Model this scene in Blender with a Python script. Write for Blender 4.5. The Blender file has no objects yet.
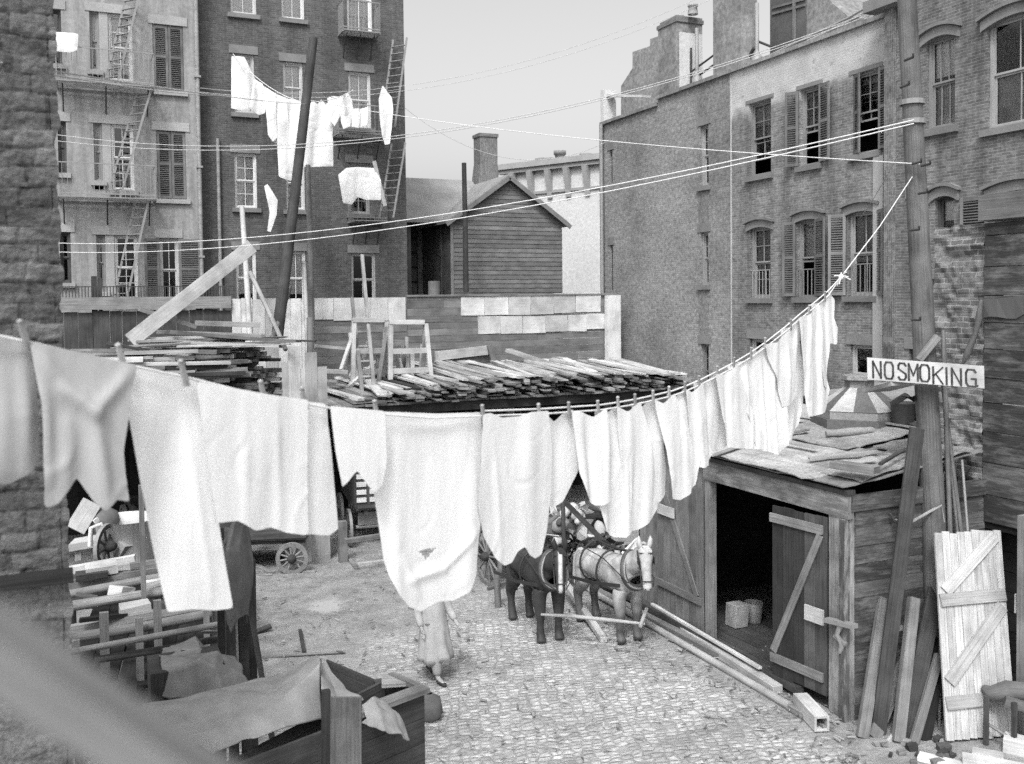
import bpy, bmesh, math, random
from mathutils import Vector, Matrix, noise, geometry
random.seed(7)
R = math.radians
C = bpy.context.scene.collection
V = Vector
Z = Vector((0, 0, 1))
# ------------------------------------------------------------------ camera
FPX, EYE, YAW, PITCH, ROLL, SHY = 950.0, 6.0, R(24), R(2.0), R(-0.6), -49.0/1024
cam_d = bpy.data.cameras.new('camera')
cam = bpy.data.objects.new('camera', cam_d); C.objects.link(cam)
bpy.context.scene.camera = cam
cam_d.sensor_width = 36; cam_d.lens = FPX/1024*36; cam_d.shift_y = SHY
cam_d.clip_end = 2000; cam_d.clip_start = .05
CR = (Matrix.Rotation(-YAW, 4, 'Z') @ Matrix.Rotation(R(90)-PITCH, 4, 'X') @ Matrix.Rotation(ROLL, 4, 'Z'))
cam.matrix_world = Matrix.Translation((0, 0, EYE)) @ CR
CAM = V((0, 0, EYE))
FWD = V((math.sin(YAW), math.cos(YAW), 0))
def ray(px, py):
    d = V(((px-512)/FPX, -(py-382)/FPX + SHY*1024/FPX, -1))
    return (CR.to_3x3() @ d)
def on_x(px, py, x): d = ray(px, py); return CAM + d*(x/d.x)
def on_y(px, py, y): d = ray(px, py); return CAM + d*(y/d.y)
def on_z(px, py, z): d = ray(px, py); return CAM + d*((z-EYE)/d.z)
def at(px, py, depth): d = ray(px, py); return CAM + d*(depth/d.dot(FWD))
def on_plane(px, py, p, n): d = ray(px, py); return CAM + d*((p-CAM).dot(n)/d.dot(n))
def rr(a, b): return random.uniform(a, b)

# ------------------------------------------------------------------ mesh builder
class MB:
    def __init__(s): s.v=[]; s.f=[]; s.uv=[]; s.t=[]; s.sm=[]
    def add(s, vs, fs, uvs, tone=1.0, smooth=False):
        b = len(s.v); s.v += [V(v) for v in vs]
        for f, u in zip(fs, uvs):
            s.f.append([b+i for i in f]); s.uv.append(u); s.t.append(tone); s.sm.append(smooth)
    def quad(s, pts, uvs=None, tone=1.0):
        s.add(pts, [tuple(range(len(pts)))], [uvs or [(p[0]+p[1], p[2]) for p in pts]], tone)
    def hexa(s, q0, q1, L, w, h, tone=1.0):
        o = rr(0, 40)
        vs = list(q0)+list(q1)
        fs = [(3,2,1,0),(4,5,6,7),(0,1,5,4),(1,2,6,5),(2,3,7,6),(3,0,4,7)]
        u = [[(o,o),(o+w,o),(o+w,o+h),(o,o+h)]]*2
        acc = o
        for k in range(4):
            ww = (w, h, w, h)[k]
            u = u+[[(o,acc),(o,acc+ww),(o+L,acc+ww),(o+L,acc)]]; acc += ww
        s.add(vs, fs, u, tone)
    def beam(s, p0, p1, w, h, up=Z, tone=None, jit=0.0, w1=None, h1=None):
        p0, p1 = V(p0), V(p1); a = (p1-p0); L = a.length
        if L < 1e-6: return
        a = a/L; up = V(up)
        if abs(a.dot(up)) > .98: up = V((0, 1, 0)) if abs(a.y) < .9 else V((1, 0, 0))
        sd = a.cross(up).normalized(); u2 = sd.cross(a).normalized()
        def ring(p, w, h):
            return [p+sd*(x*w/2+rr(-jit, jit))+u2*(y*h/2+rr(-jit, jit))+a*rr(-jit, jit) for x, y in ((-1,-1),(1,-1),(1,1),(-1,1))]
        s.hexa(ring(p0, w, h), ring(p1, w1 or w, h1 or h), L, w, h, tone if tone is not None else rr(.82, 1.15))
    def box(s, x0, y0, z0, x1, y1, z1, tone=1.0, jit=0):
        if abs(x1-x0) >= max(abs(y1-y0), abs(z1-z0)):
            s.beam((x0,(y0+y1)/2,(z0+z1)/2), (x1,(y0+y1)/2,(z0+z1)/2), abs(y1-y0), abs(z1-z0), Z, tone, jit)
        elif abs(y1-y0) >= abs(z1-z0):
            s.beam(((x0+x1)/2,y0,(z0+z1)/2), ((x0+x1)/2,y1,(z0+z1)/2), abs(x1-x0), abs(z1-z0), Z, tone, jit)
        else:
            s.beam(((x0+x1)/2,(y0+y1)/2,z0), ((x0+x1)/2,(y0+y1)/2,z1), abs(x1-x0), abs(y1-y0), (0,1,0), tone, jit)
    def tube(s, pts, r, n=8, tone=None, smooth=True, cap=True):
        pts = [V(p) for p in pts]; N = len(pts)
        rad = r if isinstance(r, (list, tuple)) else [r]*N
        tone = rr(.85, 1.12) if tone is None else tone
        vs = []; acc = 0; us = []
        d0 = (pts[1]-pts[0]).normalized()
        sd = d0.cross(Z) if abs(d0.z) < .95 else d0.cross(V((1, 0, 0)))
        sd.normalize()
        for i in range(N):
            d = (pts[min(i+1, N-1)]-pts[max(i-1, 0)]).normalized()
            sd = (sd - d*sd.dot(d)).normalized(); u2 = d.cross(sd)
            if i: acc += (pts[i]-pts[i-1]).length
            us.append(acc)
            for k in range(n):
                t = 2*math.pi*k/n
                vs.append(pts[i]+(sd*math.cos(t)+u2*math.sin(t))*rad[i])
        fs = []; uv = []; o = rr(0, 30); cc = 2*math.pi*max(rad)
        for i in range(N-1):
            for k in range(n):
                k2 = (k+1) % n
                fs.append((i*n+k, i*n+k2, (i+1)*n+k2, (i+1)*n+k))
                uv.append([(o+us[i], o+cc*k/n), (o+us[i], o+cc*(k+1)/n), (o+us[i+1], o+cc*(k+1)/n), (o+us[i+1], o+cc*k/n)])
        s.add(vs, fs, uv, tone, smooth)
        if cap:
            for ring, rev in ((vs[:n], True), (vs[-n:], False)):
                rg = ring[::-1] if rev else ring
                s.add(rg, [tuple(range(n))], [[(o+.05*math.cos(k), o+.05*math.sin(k)) for k in range(n)]], tone*.9)
    def prism(s, poly, ext, tone=1.0):
        """closed polygon poly (list of points, planar) extruded by vector ext"""
        n = len(poly); poly = [V(p) for p in poly]; ext = V(ext)
        e1 = (poly[1]-poly[0]).normalized(); nn = geometry.normal(poly); e2 = nn.cross(e1)
        def uvp(p): q = p-poly[0]; return (q.dot(e1), q.dot(e2))
        if nn.dot(ext) > 0: poly = poly[::-1]
        vs = poly+[p+ext for p in poly]
        fs = [tuple(range(n)), tuple(range(2*n-1, n-1, -1))]
        uv = [[uvp(p) for p in poly], [uvp(p) for p in poly[::-1]]]
        h = ext.length; acc = 0
        for i in range(n):
            j = (i+1) % n; L = (poly[j]-poly[i]).length
            fs.append((j, i, n+i, n+j)); uv.append([(acc+L, 0), (acc, 0), (acc, h), (acc+L, h)]); acc += L
        s.add(vs, fs, uv, tone)
    def lathe(s, c, prof, n=12, ax=Z, tone=1.0, smooth=True):
        ax = V(ax).normalized(); a = ax.orthogonal().normalized(); b = ax.cross(a); c = V(c)
        vs = [c+ax*z+(a*math.cos(2*math.pi*k/n)+b*math.sin(2*math.pi*k/n))*r for r, z in prof for k in range(n)]
        fs = []; uv = []
        for i in range(len(prof)-1):
            for k in range(n):
                k2 = (k+1) % n
                fs.append((i*n+k, i*n+k2, (i+1)*n+k2, (i+1)*n+k)); uv.append([(i*.1, k*.1), (i*.1, k*.1+.1), (i*.1+.1, k*.1+.1), (i*.1+.1, k*.1)])
        s.add(vs, fs, uv, tone, smooth)
    def build(s, name, mat, parent=None, bevel=0.0):
        me = bpy.data.meshes.new(name)
        if parent is not None: o0 = world_loc(parent)
        elif s.v:
            zs = min(v.z for v in s.v)
            o0 = V((sum(v.x for v in s.v)/len(s.v), sum(v.y for v in s.v)/len(s.v), zs))
        else: o0 = V((0, 0, 0))
        me.from_pydata([v-o0 for v in s.v], [], s.f)
        ul = me.uv_layers.new(name='UVMap')
        flat = [c for f in s.uv for u in f for c in u]
        ul.data.foreach_set('uv', flat)
        at_ = me.attributes.new('tone', 'FLOAT', 'FACE'); at_.data.foreach_set('value', s.t)
        me.polygons.foreach_set('use_smooth', s.sm)
        me.materials.append(mat); me.update()
        o = bpy.data.objects.new(name, me); C.objects.link(o)
        if parent is not None: o.parent = parent
        else: o.location = o0
        if bevel:
            b = o.modifiers.new('bevel', 'BEVEL'); b.width = bevel; b.segments = 1; b.limit_method = 'ANGLE'
        return o
def world_loc(o):
    p = V(o.location)
    while o.parent: o = o.parent; p = p+V(o.location)
    return p
def tag(o, label, cat, group=None):
    o['label'] = label; o['category'] = cat
    if group: o['group'] = group
    return o
def thing(name, loc, label, cat, group=None):
    o = bpy.data.objects.new(name, None); C.objects.link(o); o.location = loc; o.empty_display_size = .2
    return tag(o, label, cat, group)
def struct(o): o['kind'] = 'structure'; return o
def copy_thing(root, label=None):
    def rec(o, p):
        c = o.copy(); C.objects.link(c)
        if p is not None: c.parent = p
        for ch in [x for x in kids.get(o.name, [])]: rec(ch, c)
        return c
    kids = {}
    for o in bpy.data.objects:
        if o.parent: kids.setdefault(o.parent.name, []).append(o)
    c = rec(root, None)
    if label: c['label'] = label
    return c

# ------------------------------------------------------------------ materials (everything is grey: a black and white photograph)
GA = .86
def new_mat(name):
    m = bpy.data.materials.new(name); m.use_nodes = True; nt = m.node_tree; nt.nodes.clear()
    out = nt.nodes.new('ShaderNodeOutputMaterial'); b = nt.nodes.new('ShaderNodeBsdfPrincipled')
    nt.links.new(b.outputs[0], out.inputs[0])
    return m, nt, b
class NT:
    def __init__(s, nt): s.nt = nt
    def n(s, t, **k):
        x = s.nt.nodes.new('ShaderNode'+t)
        for a, b in k.items(): setattr(x, a, b)
        return x
    def l(s, a, b): s.nt.links.new(a, b)
    def math(s, op, a, b=None):
        x = s.n('Math', operation=op)
        for i, q in enumerate((a, b)):
            if q is None: continue
            if isinstance(q, (int, float)): x.inputs[i].default_value = q
            else: s.l(q, x.inputs[i])
        return x.outputs[0]
    def ramp(s, fac, pts):
        r = s.n('ValToRGB'); el = r.color_ramp.elements
        while len(el) < len(pts): el.new(.5)
        for e, (p, v) in zip(el, pts): e.position = p; e.color = (v, v, v, 1)
        s.l(fac, r.inputs[0]); return r.outputs[0]
    def noise(s, vec, scale, detail=4, rough=.55):
        x = s.n('TexNoise'); x.inputs['Scale'].default_value = scale; x.inputs['Detail'].default_value = detail
        x.inputs['Roughness'].default_value = rough
        if vec is not None: s.l(vec, x.inputs['Vector'])
        return x.outputs[0]
    def mapping(s, vec, sc, loc=(0,0,0), rot=(0,0,0)):
        x = s.n('Mapping'); x.inputs['Scale'].default_value = sc; x.inputs['Location'].default_value = loc; x.inputs['Rotation'].default_value = rot
        s.l(vec, x.inputs['Vector']); return x.outputs[0]
    def mix(s, fac, a, b):
        x = s.n('Mix', data_type='RGBA')
        for q, i in ((fac, 0), (a, 6), (b, 7)):
            if isinstance(q, (int, float)): x.inputs[i].default_value = q if i == 0 else (q, q, q, 1)
            else: s.l(q, x.inputs[i])
        return x.outputs[2]
    def mul(s, col, fac): return s.n_mul(col, fac)
    def n_mul(s, a, b): return s.math('MULTIPLY', a, b)
    def uv(s): return s.n('TexCoord').outputs['UV']
    def obj(s): return s.n('TexCoord').outputs['Object']
    def geo(s): return s.n('NewGeometry').outputs['Position']
    def tone(s):
        x = s.n('Attribute'); x.attribute_name = 'tone'; return x.outputs['Fac']
    def rnd(s): return s.n('ObjectInfo').outputs['Random']
    def bump(s, h, bsdf, strength=.4, dist=.02):
        x = s.n('Bump'); x.inputs['Strength'].default_value = strength; x.inputs['Distance'].default_value = dist
        s.l(h, x.inputs['Height']); s.l(x.outputs[0], bsdf.inputs['Normal'])
def wood(name, base, contrast=.5, bump=.5, rough=.85, stain=.5, rndv=.25, white=0.0):
    m, nt, b = new_mat(name); t = NT(nt); uv = t.uv()
    g = t.noise(t.mapping(uv, (1.3, 38, 1)), 1.0, 5, .6)
    g2 = t.noise(t.mapping(uv, (4, 140, 1)), 1.0, 3, .6)
    big = t.noise(uv, 1.7, 4, .6)
    v = t.ramp(g, [(.25, 1-contrast), (.5, 1.0), (.75, 1+contrast*.5)])
    v2 = t.ramp(big, [(.3, 1-stain), (.6, 1.05), (.8, 1+stain*.35)])
    c = t.mul(t.mul(v, v2), t.mul(t.tone(), base*GA))
    rv = t.math('ADD', t.math('MULTIPLY', t.rnd(), rndv*2), 1-rndv)
    c = t.mul(c, rv)
    if white:
        p = t.ramp(t.noise(t.mapping(uv, (1.6, 7, 1)), 1.0, 8, .72), [(.48, 0), (.72, 1)])
        c = t.mix(t.mul(p, white), c, .42)
    t.l(c, b.inputs['Base Color']); b.inputs['Roughness'].default_value = rough
    b.inputs['Specular IOR Level'].default_value = .25
    t.bump(t.math('ADD', g, t.mul(g2, .5)), b, bump, .012)
    return m
def brick(name, c0, c1, mortar, bw=.2, bh=.063, ms=.008, bump=.6, patch=.3, wear=None, stain=.0, tonev=.5, rub=0.0):
    """wear = (z0, z1, value): render coat above a ragged line"""
    m, nt, b = new_mat(name); t = NT(nt); uv = t.uv()
    wob = t.n('VectorMath', operation='ADD'); t.l(uv, wob.inputs[0])
    sc = t.n('VectorMath', operation='SCALE'); nn = t.n('TexNoise'); nn.inputs['Scale'].default_value = 2.5 if not rub else 6; t.l(uv, nn.inputs['Vector'])
    t.l(nn.outputs['Color'], sc.inputs[0]); sc.inputs['Scale'].default_value = .02+rub; t.l(sc.outputs[0], wob.inputs[1])
    br = t.n('TexBrick'); t.l(wob.outputs[0], br.inputs['Vector'])
    br.inputs['Scale'].default_value = 1; br.inputs['Brick Width'].default_value = bw; br.inputs['Row Height'].default_value = bh
    br.inputs['Mortar Size'].default_value = ms; br.inputs['Mortar Smooth'].default_value = .3; br.inputs['Bias'].default_value = -.1
    br.inputs['Color1'].default_value = (c0,)*3+(1,); br.inputs['Color2'].default_value = (c1,)*3+(1,); br.inputs['Mortar'].default_value = (mortar,)*3+(1,)
    c = br.outputs['Color']
    big = t.ramp(t.noise(uv, .35, 6, .65), [(.3, 1-patch), (.5, 1), (.7, 1+patch*.6)])
    fine = t.ramp(t.noise(uv, 9, 5, .7), [(.3, 1-tonev*.5), (.7, 1+tonev*.5)])
    c = t.mul(t.mul(c, big), t.mul(fine, t.mul(t.tone(), GA)))
    st = t.ramp(t.noise(t.mapping(uv, (1.2, .12, 1)), 1.6, 5, .6), [(.35, 1-stain), (.6, 1)])
    c = t.mul(c, st)
    h = t.math('SUBTRACT', t.mul(t.noise(uv, 22, 4, .6), .6), br.outputs['Fac'])
    if wear:
        sep = t.n('SeparateXYZ'); t.l(uv, sep.inputs[0])
        z = t.math('ADD', sep.outputs[1], t.math('MULTIPLY', t.math('SUBTRACT', t.noise(uv, .9, 6, .6), .5), 1.1))
        f = t.ramp(t.math('MULTIPLY', t.math('SUBTRACT', z, wear[0]), 1/(wear[1]-wear[0])), [(0, 0), (1, 1)])
        f = t.mul(f, t.ramp(t.noise(uv, 3.5, 7, .7), [(.33, .35), (.42, 1)]))
        pl = t.mul(t.ramp(t.noise(uv, 2.0, 6, .65), [(.3, .8), (.7, 1.12)]), wear[2])
        c = t.mix(f, c, pl)
    t.l(c, b.inputs['Base Color']); b.inputs['Roughness'].default_value = .92; b.inputs['Specular IOR Level'].default_value = .2
    t.bump(h, b, bump, .012)
    return m
def plaster(name, base, patch=.25, scale=1.2, bump=.3, rough=.9, fine=.2, streak=.0):
    m, nt, b = new_mat(name); t = NT(nt); uv = t.uv()
    a = t.ramp(t.noise(uv, scale, 7, .65), [(.3, 1-patch), (.5, 1), (.72, 1+patch*.7)])
    f = t.ramp(t.noise(uv, scale*14, 5, .7), [(.3, 1-fine), (.7, 1+fine)])
    c = t.mul(t.mul(a, f), t.mul(t.tone(), base*GA))
    if streak: c = t.mul(c, t.ramp(t.noise(t.mapping(uv, (2.2, .2, 1)), 2.2, 5, .65), [(.35, 1-streak), (.6, 1)]))
    t.l(c, b.inputs['Base Color']); b.inputs['Roughness'].default_value = rough; b.inputs['Specular IOR Level'].default_value = .2
    t.bump(t.noise(uv, scale*20, 5, .65), b, bump, .015)
    return m
def flat(name, base, rough=.7, metal=0.0, var=.15, scale=6, coord='obj', spec=.3):
    m, nt, b = new_mat(name); t = NT(nt); co = t.obj()
    c = t.mul(t.ramp(t.noise(co, scale, 5, .65), [(.3, 1-var), (.7, 1+var)]), base)
    t.l(c, b.inputs['Base Color']); b.inputs['Roughness'].default_value = rough; b.inputs['Metallic'].default_value = metal
    b.inputs['Specular IOR Level'].default_value = spec
    t.bump(t.noise(co, scale*8, 3, .6), b, .15, .01)
    return m
def cloth_mat(name, base, trans=.25, weave=.15):
    m = bpy.data.materials.new(name); m.use_nodes = True; nt = m.node_tree; nt.nodes.clear(); t = NT(nt)
    out = t.n('OutputMaterial'); d = t.n('BsdfDiffuse'); tr = t.n('BsdfTranslucent'); mx = t.n('MixShader')
    co = t.obj()
    c = t.mul(t.ramp(t.noise(co, 4, 5, .6), [(.3, 1-weave), (.65, 1.0)]), base)
    bm = t.n('Bump'); bm.inputs['Strength'].default_value = .25; bm.inputs['Distance'].default_value = .02
    t.l(t.noise(t.mapping(co, (9, 9, 2.5)), 1.3, 5, .6), bm.inputs['Height'])
    for x in (d, tr): t.l(c, x.inputs['Color'])
    t.l(bm.outputs[0], d.inputs['Normal'])
    mx.inputs[0].default_value = trans
    t.l(d.outputs[0], mx.inputs[1]); t.l(tr.outputs[0], mx.inputs[2]); t.l(mx.outputs[0], out.inputs[0])
    return m
def glass_mat():
    m = bpy.data.materials.new('window_glass'); m.use_nodes = True; nt = m.node_tree; nt.nodes.clear(); t = NT(nt)
    out = t.n('OutputMaterial'); g = t.n('BsdfGlossy'); tr = t.n('BsdfTransparent'); mx = t.n('MixShader')
    g.inputs['Roughness'].default_value = .06; g.inputs['Color'].default_value = (.8,)*3+(1,)
    tr.inputs['Color'].default_value = (.82,)*3+(1,)
    fr = t.n('Fresnel'); fr.inputs[0].default_value = 1.5
    t.l(t.math('ADD', fr.outputs[0], .06), mx.inputs[0]); t.l(tr.outputs[0], mx.inputs[1]); t.l(g.outputs[0], mx.inputs[2]); t.l(mx.outputs[0], out.inputs[0])
    bm = t.n('Bump'); bm.inputs['Strength'].default_value = .08; t.l(t.noise(t.obj(), 2.5, 2), bm.inputs['Height']); t.l(bm.outputs[0], g.inputs['Normal'])
    return m
M = {}
M['wood_old'] = wood('weathered_wood', .22, .45, .5, stain=.45)
M['wood_dark'] = wood('dark_wood', .07, .5, .5, stain=.5)
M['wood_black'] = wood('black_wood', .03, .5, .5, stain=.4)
M['wood_light'] = wood('pale_wood', .44, .25, .3, stain=.4)
M['wood_white'] = wood('white_painted_wood', .62, .25, .4, stain=.4)
M['wood_mottled'] = wood('mottled_painted_wood', .075, .5, .6, stain=.5, white=.4)
M['wood_flaky'] = wood('flaking_lintel_wood', .17, .4, .6, stain=.6, white=.85)
M['door_paint'] = wood('flaking_door_paint', .43, .45, .5, stain=.35)
M['fence_wood'] = wood('fence_boards', .20, .4, .4, stain=.4, rndv=.0)
M['whitewash'] = wood('whitewashed_boards', .66, .2, .3, stain=.35, rndv=.0)
M['clap'] = wood('clapboards', .19, .4, .4, stain=.35, rndv=0)
M['paint_wall'] = plaster('pale_painted_wall', .34, .18, .6, .2, streak=.3)
M['paint_trim'] = plaster('painted_trim', .37, .15, 1.5, .15)
M['stucco'] = plaster('rough_stucco', .29, .45, .5, .7, fine=.4, streak=.2)
M['brick_wash'] = brick('washed_brick', .225, .30, .31, patch=.4, tonev=.85)
M['white_wall'] = plaster('white_wall', .62, .08, .5, .1)
M['brown_stone'] = plaster('brownstone_trim', .22, .25, 2, .3)
M['brick_dark'] = brick('dark_brick', .092, .14, .165, patch=.3, stain=.3)
M['brick_mid'] = brick('mid_brick', .185, .30, .35, patch=.3, tonev=.7, wear=(10.95, 11.25, .46), stain=.4)
M['brick_right'] = brick('grey_brick', .155, .25, .31, patch=.35, tonev=.7, stain=.4)
M['brick_low'] = brick('rough_brick', .13, .26, .27, bh=.085, bw=.23, ms=.014, bump=1.0, patch=.3, tonev=.7, rub=.03)
M['brick_chim'] = brick('chimney_brick', .17, .25, .26, patch=.3)
M['rubble'] = plaster('rubble_stone', .115, .4, 2.2, 1.0, fine=.35)
M['rail_iron'] = flat('thin_railing_iron', .24, .7)
M['slate'] = plaster('old_roofing', .30, .25, 1.2, .4)
M['tin'] = plaster('roof_tin', .38, .45, 1.3, .5, rough=.7, fine=.4, streak=.3)
M['tar'] = plaster('tar_paper', .13, .4, 1.2, .4, rough=.8)
M['iron'] = flat('black_iron', .06, .55, .3)
M['iron_grey'] = flat('weathered_iron', .25, .6, .2)
M['shutter'] = wood('shutter_paint', .13, .2, .3, stain=.4)
M['shutter_pale'] = wood('pale_shutter', .24, .25, .3, stain=.3)
M['shutter_mid'] = wood('grey_shutter', .15, .3, .3, stain=.3)
M['frame'] = wood('sash_paint', .30, .2, .2, stain=.2)
M['frame_white'] = wood('white_sash', .62, .15, .2, stain=.2)
M['frame_dark'] = wood('dark_sash', .08, .2, .2)
M['dark'] = flat('room_shade_black', .018, .95)
M['glass'] = glass_mat()
M['curtain'] = cloth_mat('curtain_cloth', .85, .1, .1)
M['curtain_grey'] = cloth_mat('grey_curtain', .42, .1, .3)
M['cloth'] = cloth_mat('white_linen', .90, .30, .04)
M['pole_wood'] = wood('pole_wood', .15, .5, .7, stain=.5)
M['cloth_grey'] = cloth_mat('unbleached_cotton', .47, .18, .12)
M['canvas'] = cloth_mat('canvas_tarp', .32, .05, .3)
M['canvas_dark'] = cloth_mat('dark_tarp', .16, .02, .35)
M['canvas_mid'] = cloth_mat('worn_tarp', .25, .03, .35)
M['rope'] = flat('cotton_rope', .62, .9, 0, .15, 30)
M['rope_dark'] = flat('grey_rope', .42, .9, 0, .2, 30)
M['leather'] = flat('harness_leather', .035, .6, 0, .2)
M['sign'] = wood('sign_board', .46, .12, .2, stain=.4)
M['black_paint'] = flat('black_lettering', .045, .8, 0, .9, 14)
# ------------------------------------------------------------------ ground
def ground_mat():
    m, nt, b = new_mat('cobbles_and_dirt'); t = NT(nt); p = t.geo()
    wob = t.n('VectorMath', operation='ADD'); t.l(p, wob.inputs[0])
    nn = t.n('TexNoise'); nn.inputs['Scale'].default_value = 2.2; nn.inputs['Detail'].default_value = 4; t.l(p, nn.inputs['Vector'])
    sc = t.n('VectorMath', operation='SCALE'); t.l(nn.outputs['Color'], sc.inputs[0]); sc.inputs['Scale'].default_value = .18; t.l(sc.outputs[0], wob.inputs[1])
    cv = t.mapping(wob.outputs[0], (6.4, 9.8, .001), rot=(0, 0, R(14)))
    vd = t.n('TexVoronoi', feature='DISTANCE_TO_EDGE'); vc = t.n('TexVoronoi', feature='F1')
    for q in (vd, vc): q.inputs['Scale'].default_value = 1; q.inputs['Randomness'].default_value = .5; t.l(cv, q.inputs['Vector'])
    vd_ = t.math('ADD', vd.outputs['Distance'], t.math('MULTIPLY', t.math('SUBTRACT', t.noise(p, 16, 5, .7), .5), .16))
    joint = t.ramp(vd_, [(-.02, .9), (.24, 0)])
    joint = t.mul(joint, t.ramp(t.noise(p, 1.6, 5, .7), [(.32, .35), (.62, 1)]))
    sepc = t.n('SeparateXYZ'); t.l(vc.outputs['Color'], sepc.inputs[0])
    stone = t.math('ADD', t.math('MULTIPLY', sepc.outputs[0], .26), .335)
    cob = t.mul(t.mix(joint, stone, .225), t.ramp(t.noise(p, 26, 5, .75), [(.3, .72), (.7, 1.2)]))
    cob = t.mul(cob, t.ramp(t.noise(p, .8, 6, .7), [(.33, .58), (.5, .95), (.7, 1.06)]))
    dirt = t.mul(t.ramp(t.noise(p, 2.2, 7, .7), [(.3, .55), (.5, .95), (.7, 1.3)]), .235)
    sep = t.n('SeparateXYZ'); t.l(p, sep.inputs[0])
    # cobbles in the near yard, trodden dirt over them farther back and along the edges
    yy = t.math('ADD', sep.outputs[1], t.math('MULTIPLY', sep.outputs[0], -.62))
    f = t.math('ADD', t.math('MULTIPLY', t.math('SUBTRACT', yy, 11.0), .22), t.math('MULTIPLY', t.math('SUBTRACT', t.noise(p, .55, 6, .65), .5), 2.6))
    f = t.ramp(f, [(.12, 0), (.75, .97)])
    xs = t.ramp(t.math('MULTIPLY', t.math('ADD', t.math('SUBTRACT', sep.outputs[0], 8.6), t.math('MULTIPLY', t.noise(p, 1.2, 4), .8)), 1.0), [(.2, 0), (1.0, .9)])
    f = t.math('MAXIMUM', f, xs)
    dt = t.ramp(t.noise(p, .9, 7, .72), [(.5, 0), (.7, .8)])
    f = t.math('MAXIMUM', f, dt)
    col = t.mix(f, cob, dirt)
    t.l(col, b.inputs['Base Color']); b.inputs['Roughness'].default_value = .8; b.inputs['Specular IOR Level'].default_value = .25
    h1 = t.math('ADD', t.mul(t.noise(p, 18, 4, .6), .5), t.math('MULTIPLY', t.ramp(vd_, [(0, 0), (.3, 1)]), .9))
    h2 = t.mul(t.noise(p, 6, 7, .7), 1.6)
    hm = t.mix(f, h1, h2)
    t.bump(hm, b, .75, .035)
    return m
M['ground'] = ground_mat()
mb = MB(); S = 500
mb.quad([(-S,-S,-.06), (S,-S,-.06), (S,S,-.06), (-S,S,-.06)])
g = struct(mb.build('ground', M['ground']))
mb = MB(); NX, NY = 150, 190; x0, y0, dx, dy = -7, 3, .16, .14
vs = []
for j in range(NY+1):
    for i in range(NX+1):
        x, y = x0+i*dx, y0+j*dy
        e = min(i, j, NX-i, NY-j)
        z = .035*noise.noise(V((x*.45, y*.45, 1))) + .018*noise.noise(V((x*1.7, y*1.7, 5)))
        vs.append((x, y, z-.0 if e else -.1))
fs = [(j*(NX+1)+i, j*(NX+1)+i+1, (j+1)*(NX+1)+i+1, (j+1)*(NX+1)+i) for j in range(NY) for i in range(NX)]
mb.add(vs, fs, [[(0, 0)]*4]*len(fs), 1, True)
struct(mb.build('yard', M['ground']))
# pale spilled patch in the dirt, ragged at its rim
m = bpy.data.materials.new('pale_spill'); m.use_nodes = True; nt = m.node_tree; nt.nodes.clear(); t = NT(nt)
out = t.n('OutputMaterial'); d = t.n('BsdfDiffuse'); tr = t.n('BsdfTransparent'); mx = t.n('MixShader'); d.inputs[0].default_value = (.36, .36, .36, 1)
ln = t.n('VectorMath', operation='LENGTH'); t.l(t.mapping(t.obj(), (1/.55, 1/.62, 0)), ln.inputs[0])
f = t.math('ADD', ln.outputs['Value'], t.math('MULTIPLY', t.math('SUBTRACT', t.noise(t.obj(), 5, 7, .75), .5), 1.1))
t.l(t.ramp(f, [(.45, .1), (1.1, 1)]), mx.inputs[0]); t.l(d.outputs[0], mx.inputs[1]); t.l(tr.outputs[0], mx.inputs[2]); t.l(mx.outputs[0], out.inputs[0])
mb = MB(); c = on_z(326, 607, .03); mb.quad([c+V((math.cos(2*math.pi*k/40)*.8, math.sin(2*math.pi*k/40)*.9, .012)) for k in range(40)])
o = mb.build('pale_patch', m); o['kind'] = 'structure'
# ------------------------------------------------------------------ facades and windows
class Face:
    """a wall plane: o bottom left corner, u to the viewer's right, n outward"""
    def __init__(s, o, u, n): s.o, s.u, s.n = V(o), V(u), V(n)
    def p(s, a, b, d=0): return s.o+s.u*a+Z*b+s.n*d
    def ab(s, px, py):
        q = on_plane(px, py, s.o, s.n)-s.o
        return q.dot(s.u), q.z
    def rect(s, x0, x1, y0, y1):
        ym, xm = (y0+y1)/2, (x0+x1)/2
        return (s.ab(x0, ym)[0], s.ab(xm, y1)[1], s.ab(x1, ym)[0], s.ab(xm, y0)[1])
def wall_faces(mb, F, W, H, ops, depth, a0=0.0, b0=0.0, tone=1.0):
    ops = [o for o in ops if o[2] > a0 and o[0] < W]
    us = sorted({a0, W, *[max(a0, o[0]) for o in ops], *[min(W, o[2]) for o in ops]})
    vs = sorted({b0, H, *[o[1] for o in ops], *[min(H, o[3]) for o in ops]})
    for i in range(len(us)-1):
        for j in range(len(vs)-1):
            cu, cv = (us[i]+us[i+1])/2, (vs[j]+vs[j+1])/2
            if us[i+1]-us[i] < 1e-5 or vs[j+1]-vs[j] < 1e-5: continue
            if any(o[0] < cu < o[2] and o[1] < cv < o[3] for o in ops): continue
            q = [(us[i], vs[j]), (us[i+1], vs[j]), (us[i+1], vs[j+1]), (us[i], vs[j+1])]
            mb.add([F.p(a, b) for a, b in q], [(0,1,2,3)], [q], tone)
    for o in ops:
        a, b, c, d = o
        for (p, q) in (((a,b),(a,d)), ((c,d),(c,b)), ((a,d),(c,d)), ((c,b),(a,b))):
            mb.add([F.p(*p), F.p(*q), F.p(q[0], q[1], -depth), F.p(p[0], p[1], -depth)], [(0,1,2,3)],
                   [[(p[0], p[1]), (q[0], q[1]), (q[0]+depth, q[1]), (p[0]+depth, p[1])]], tone)
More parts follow.
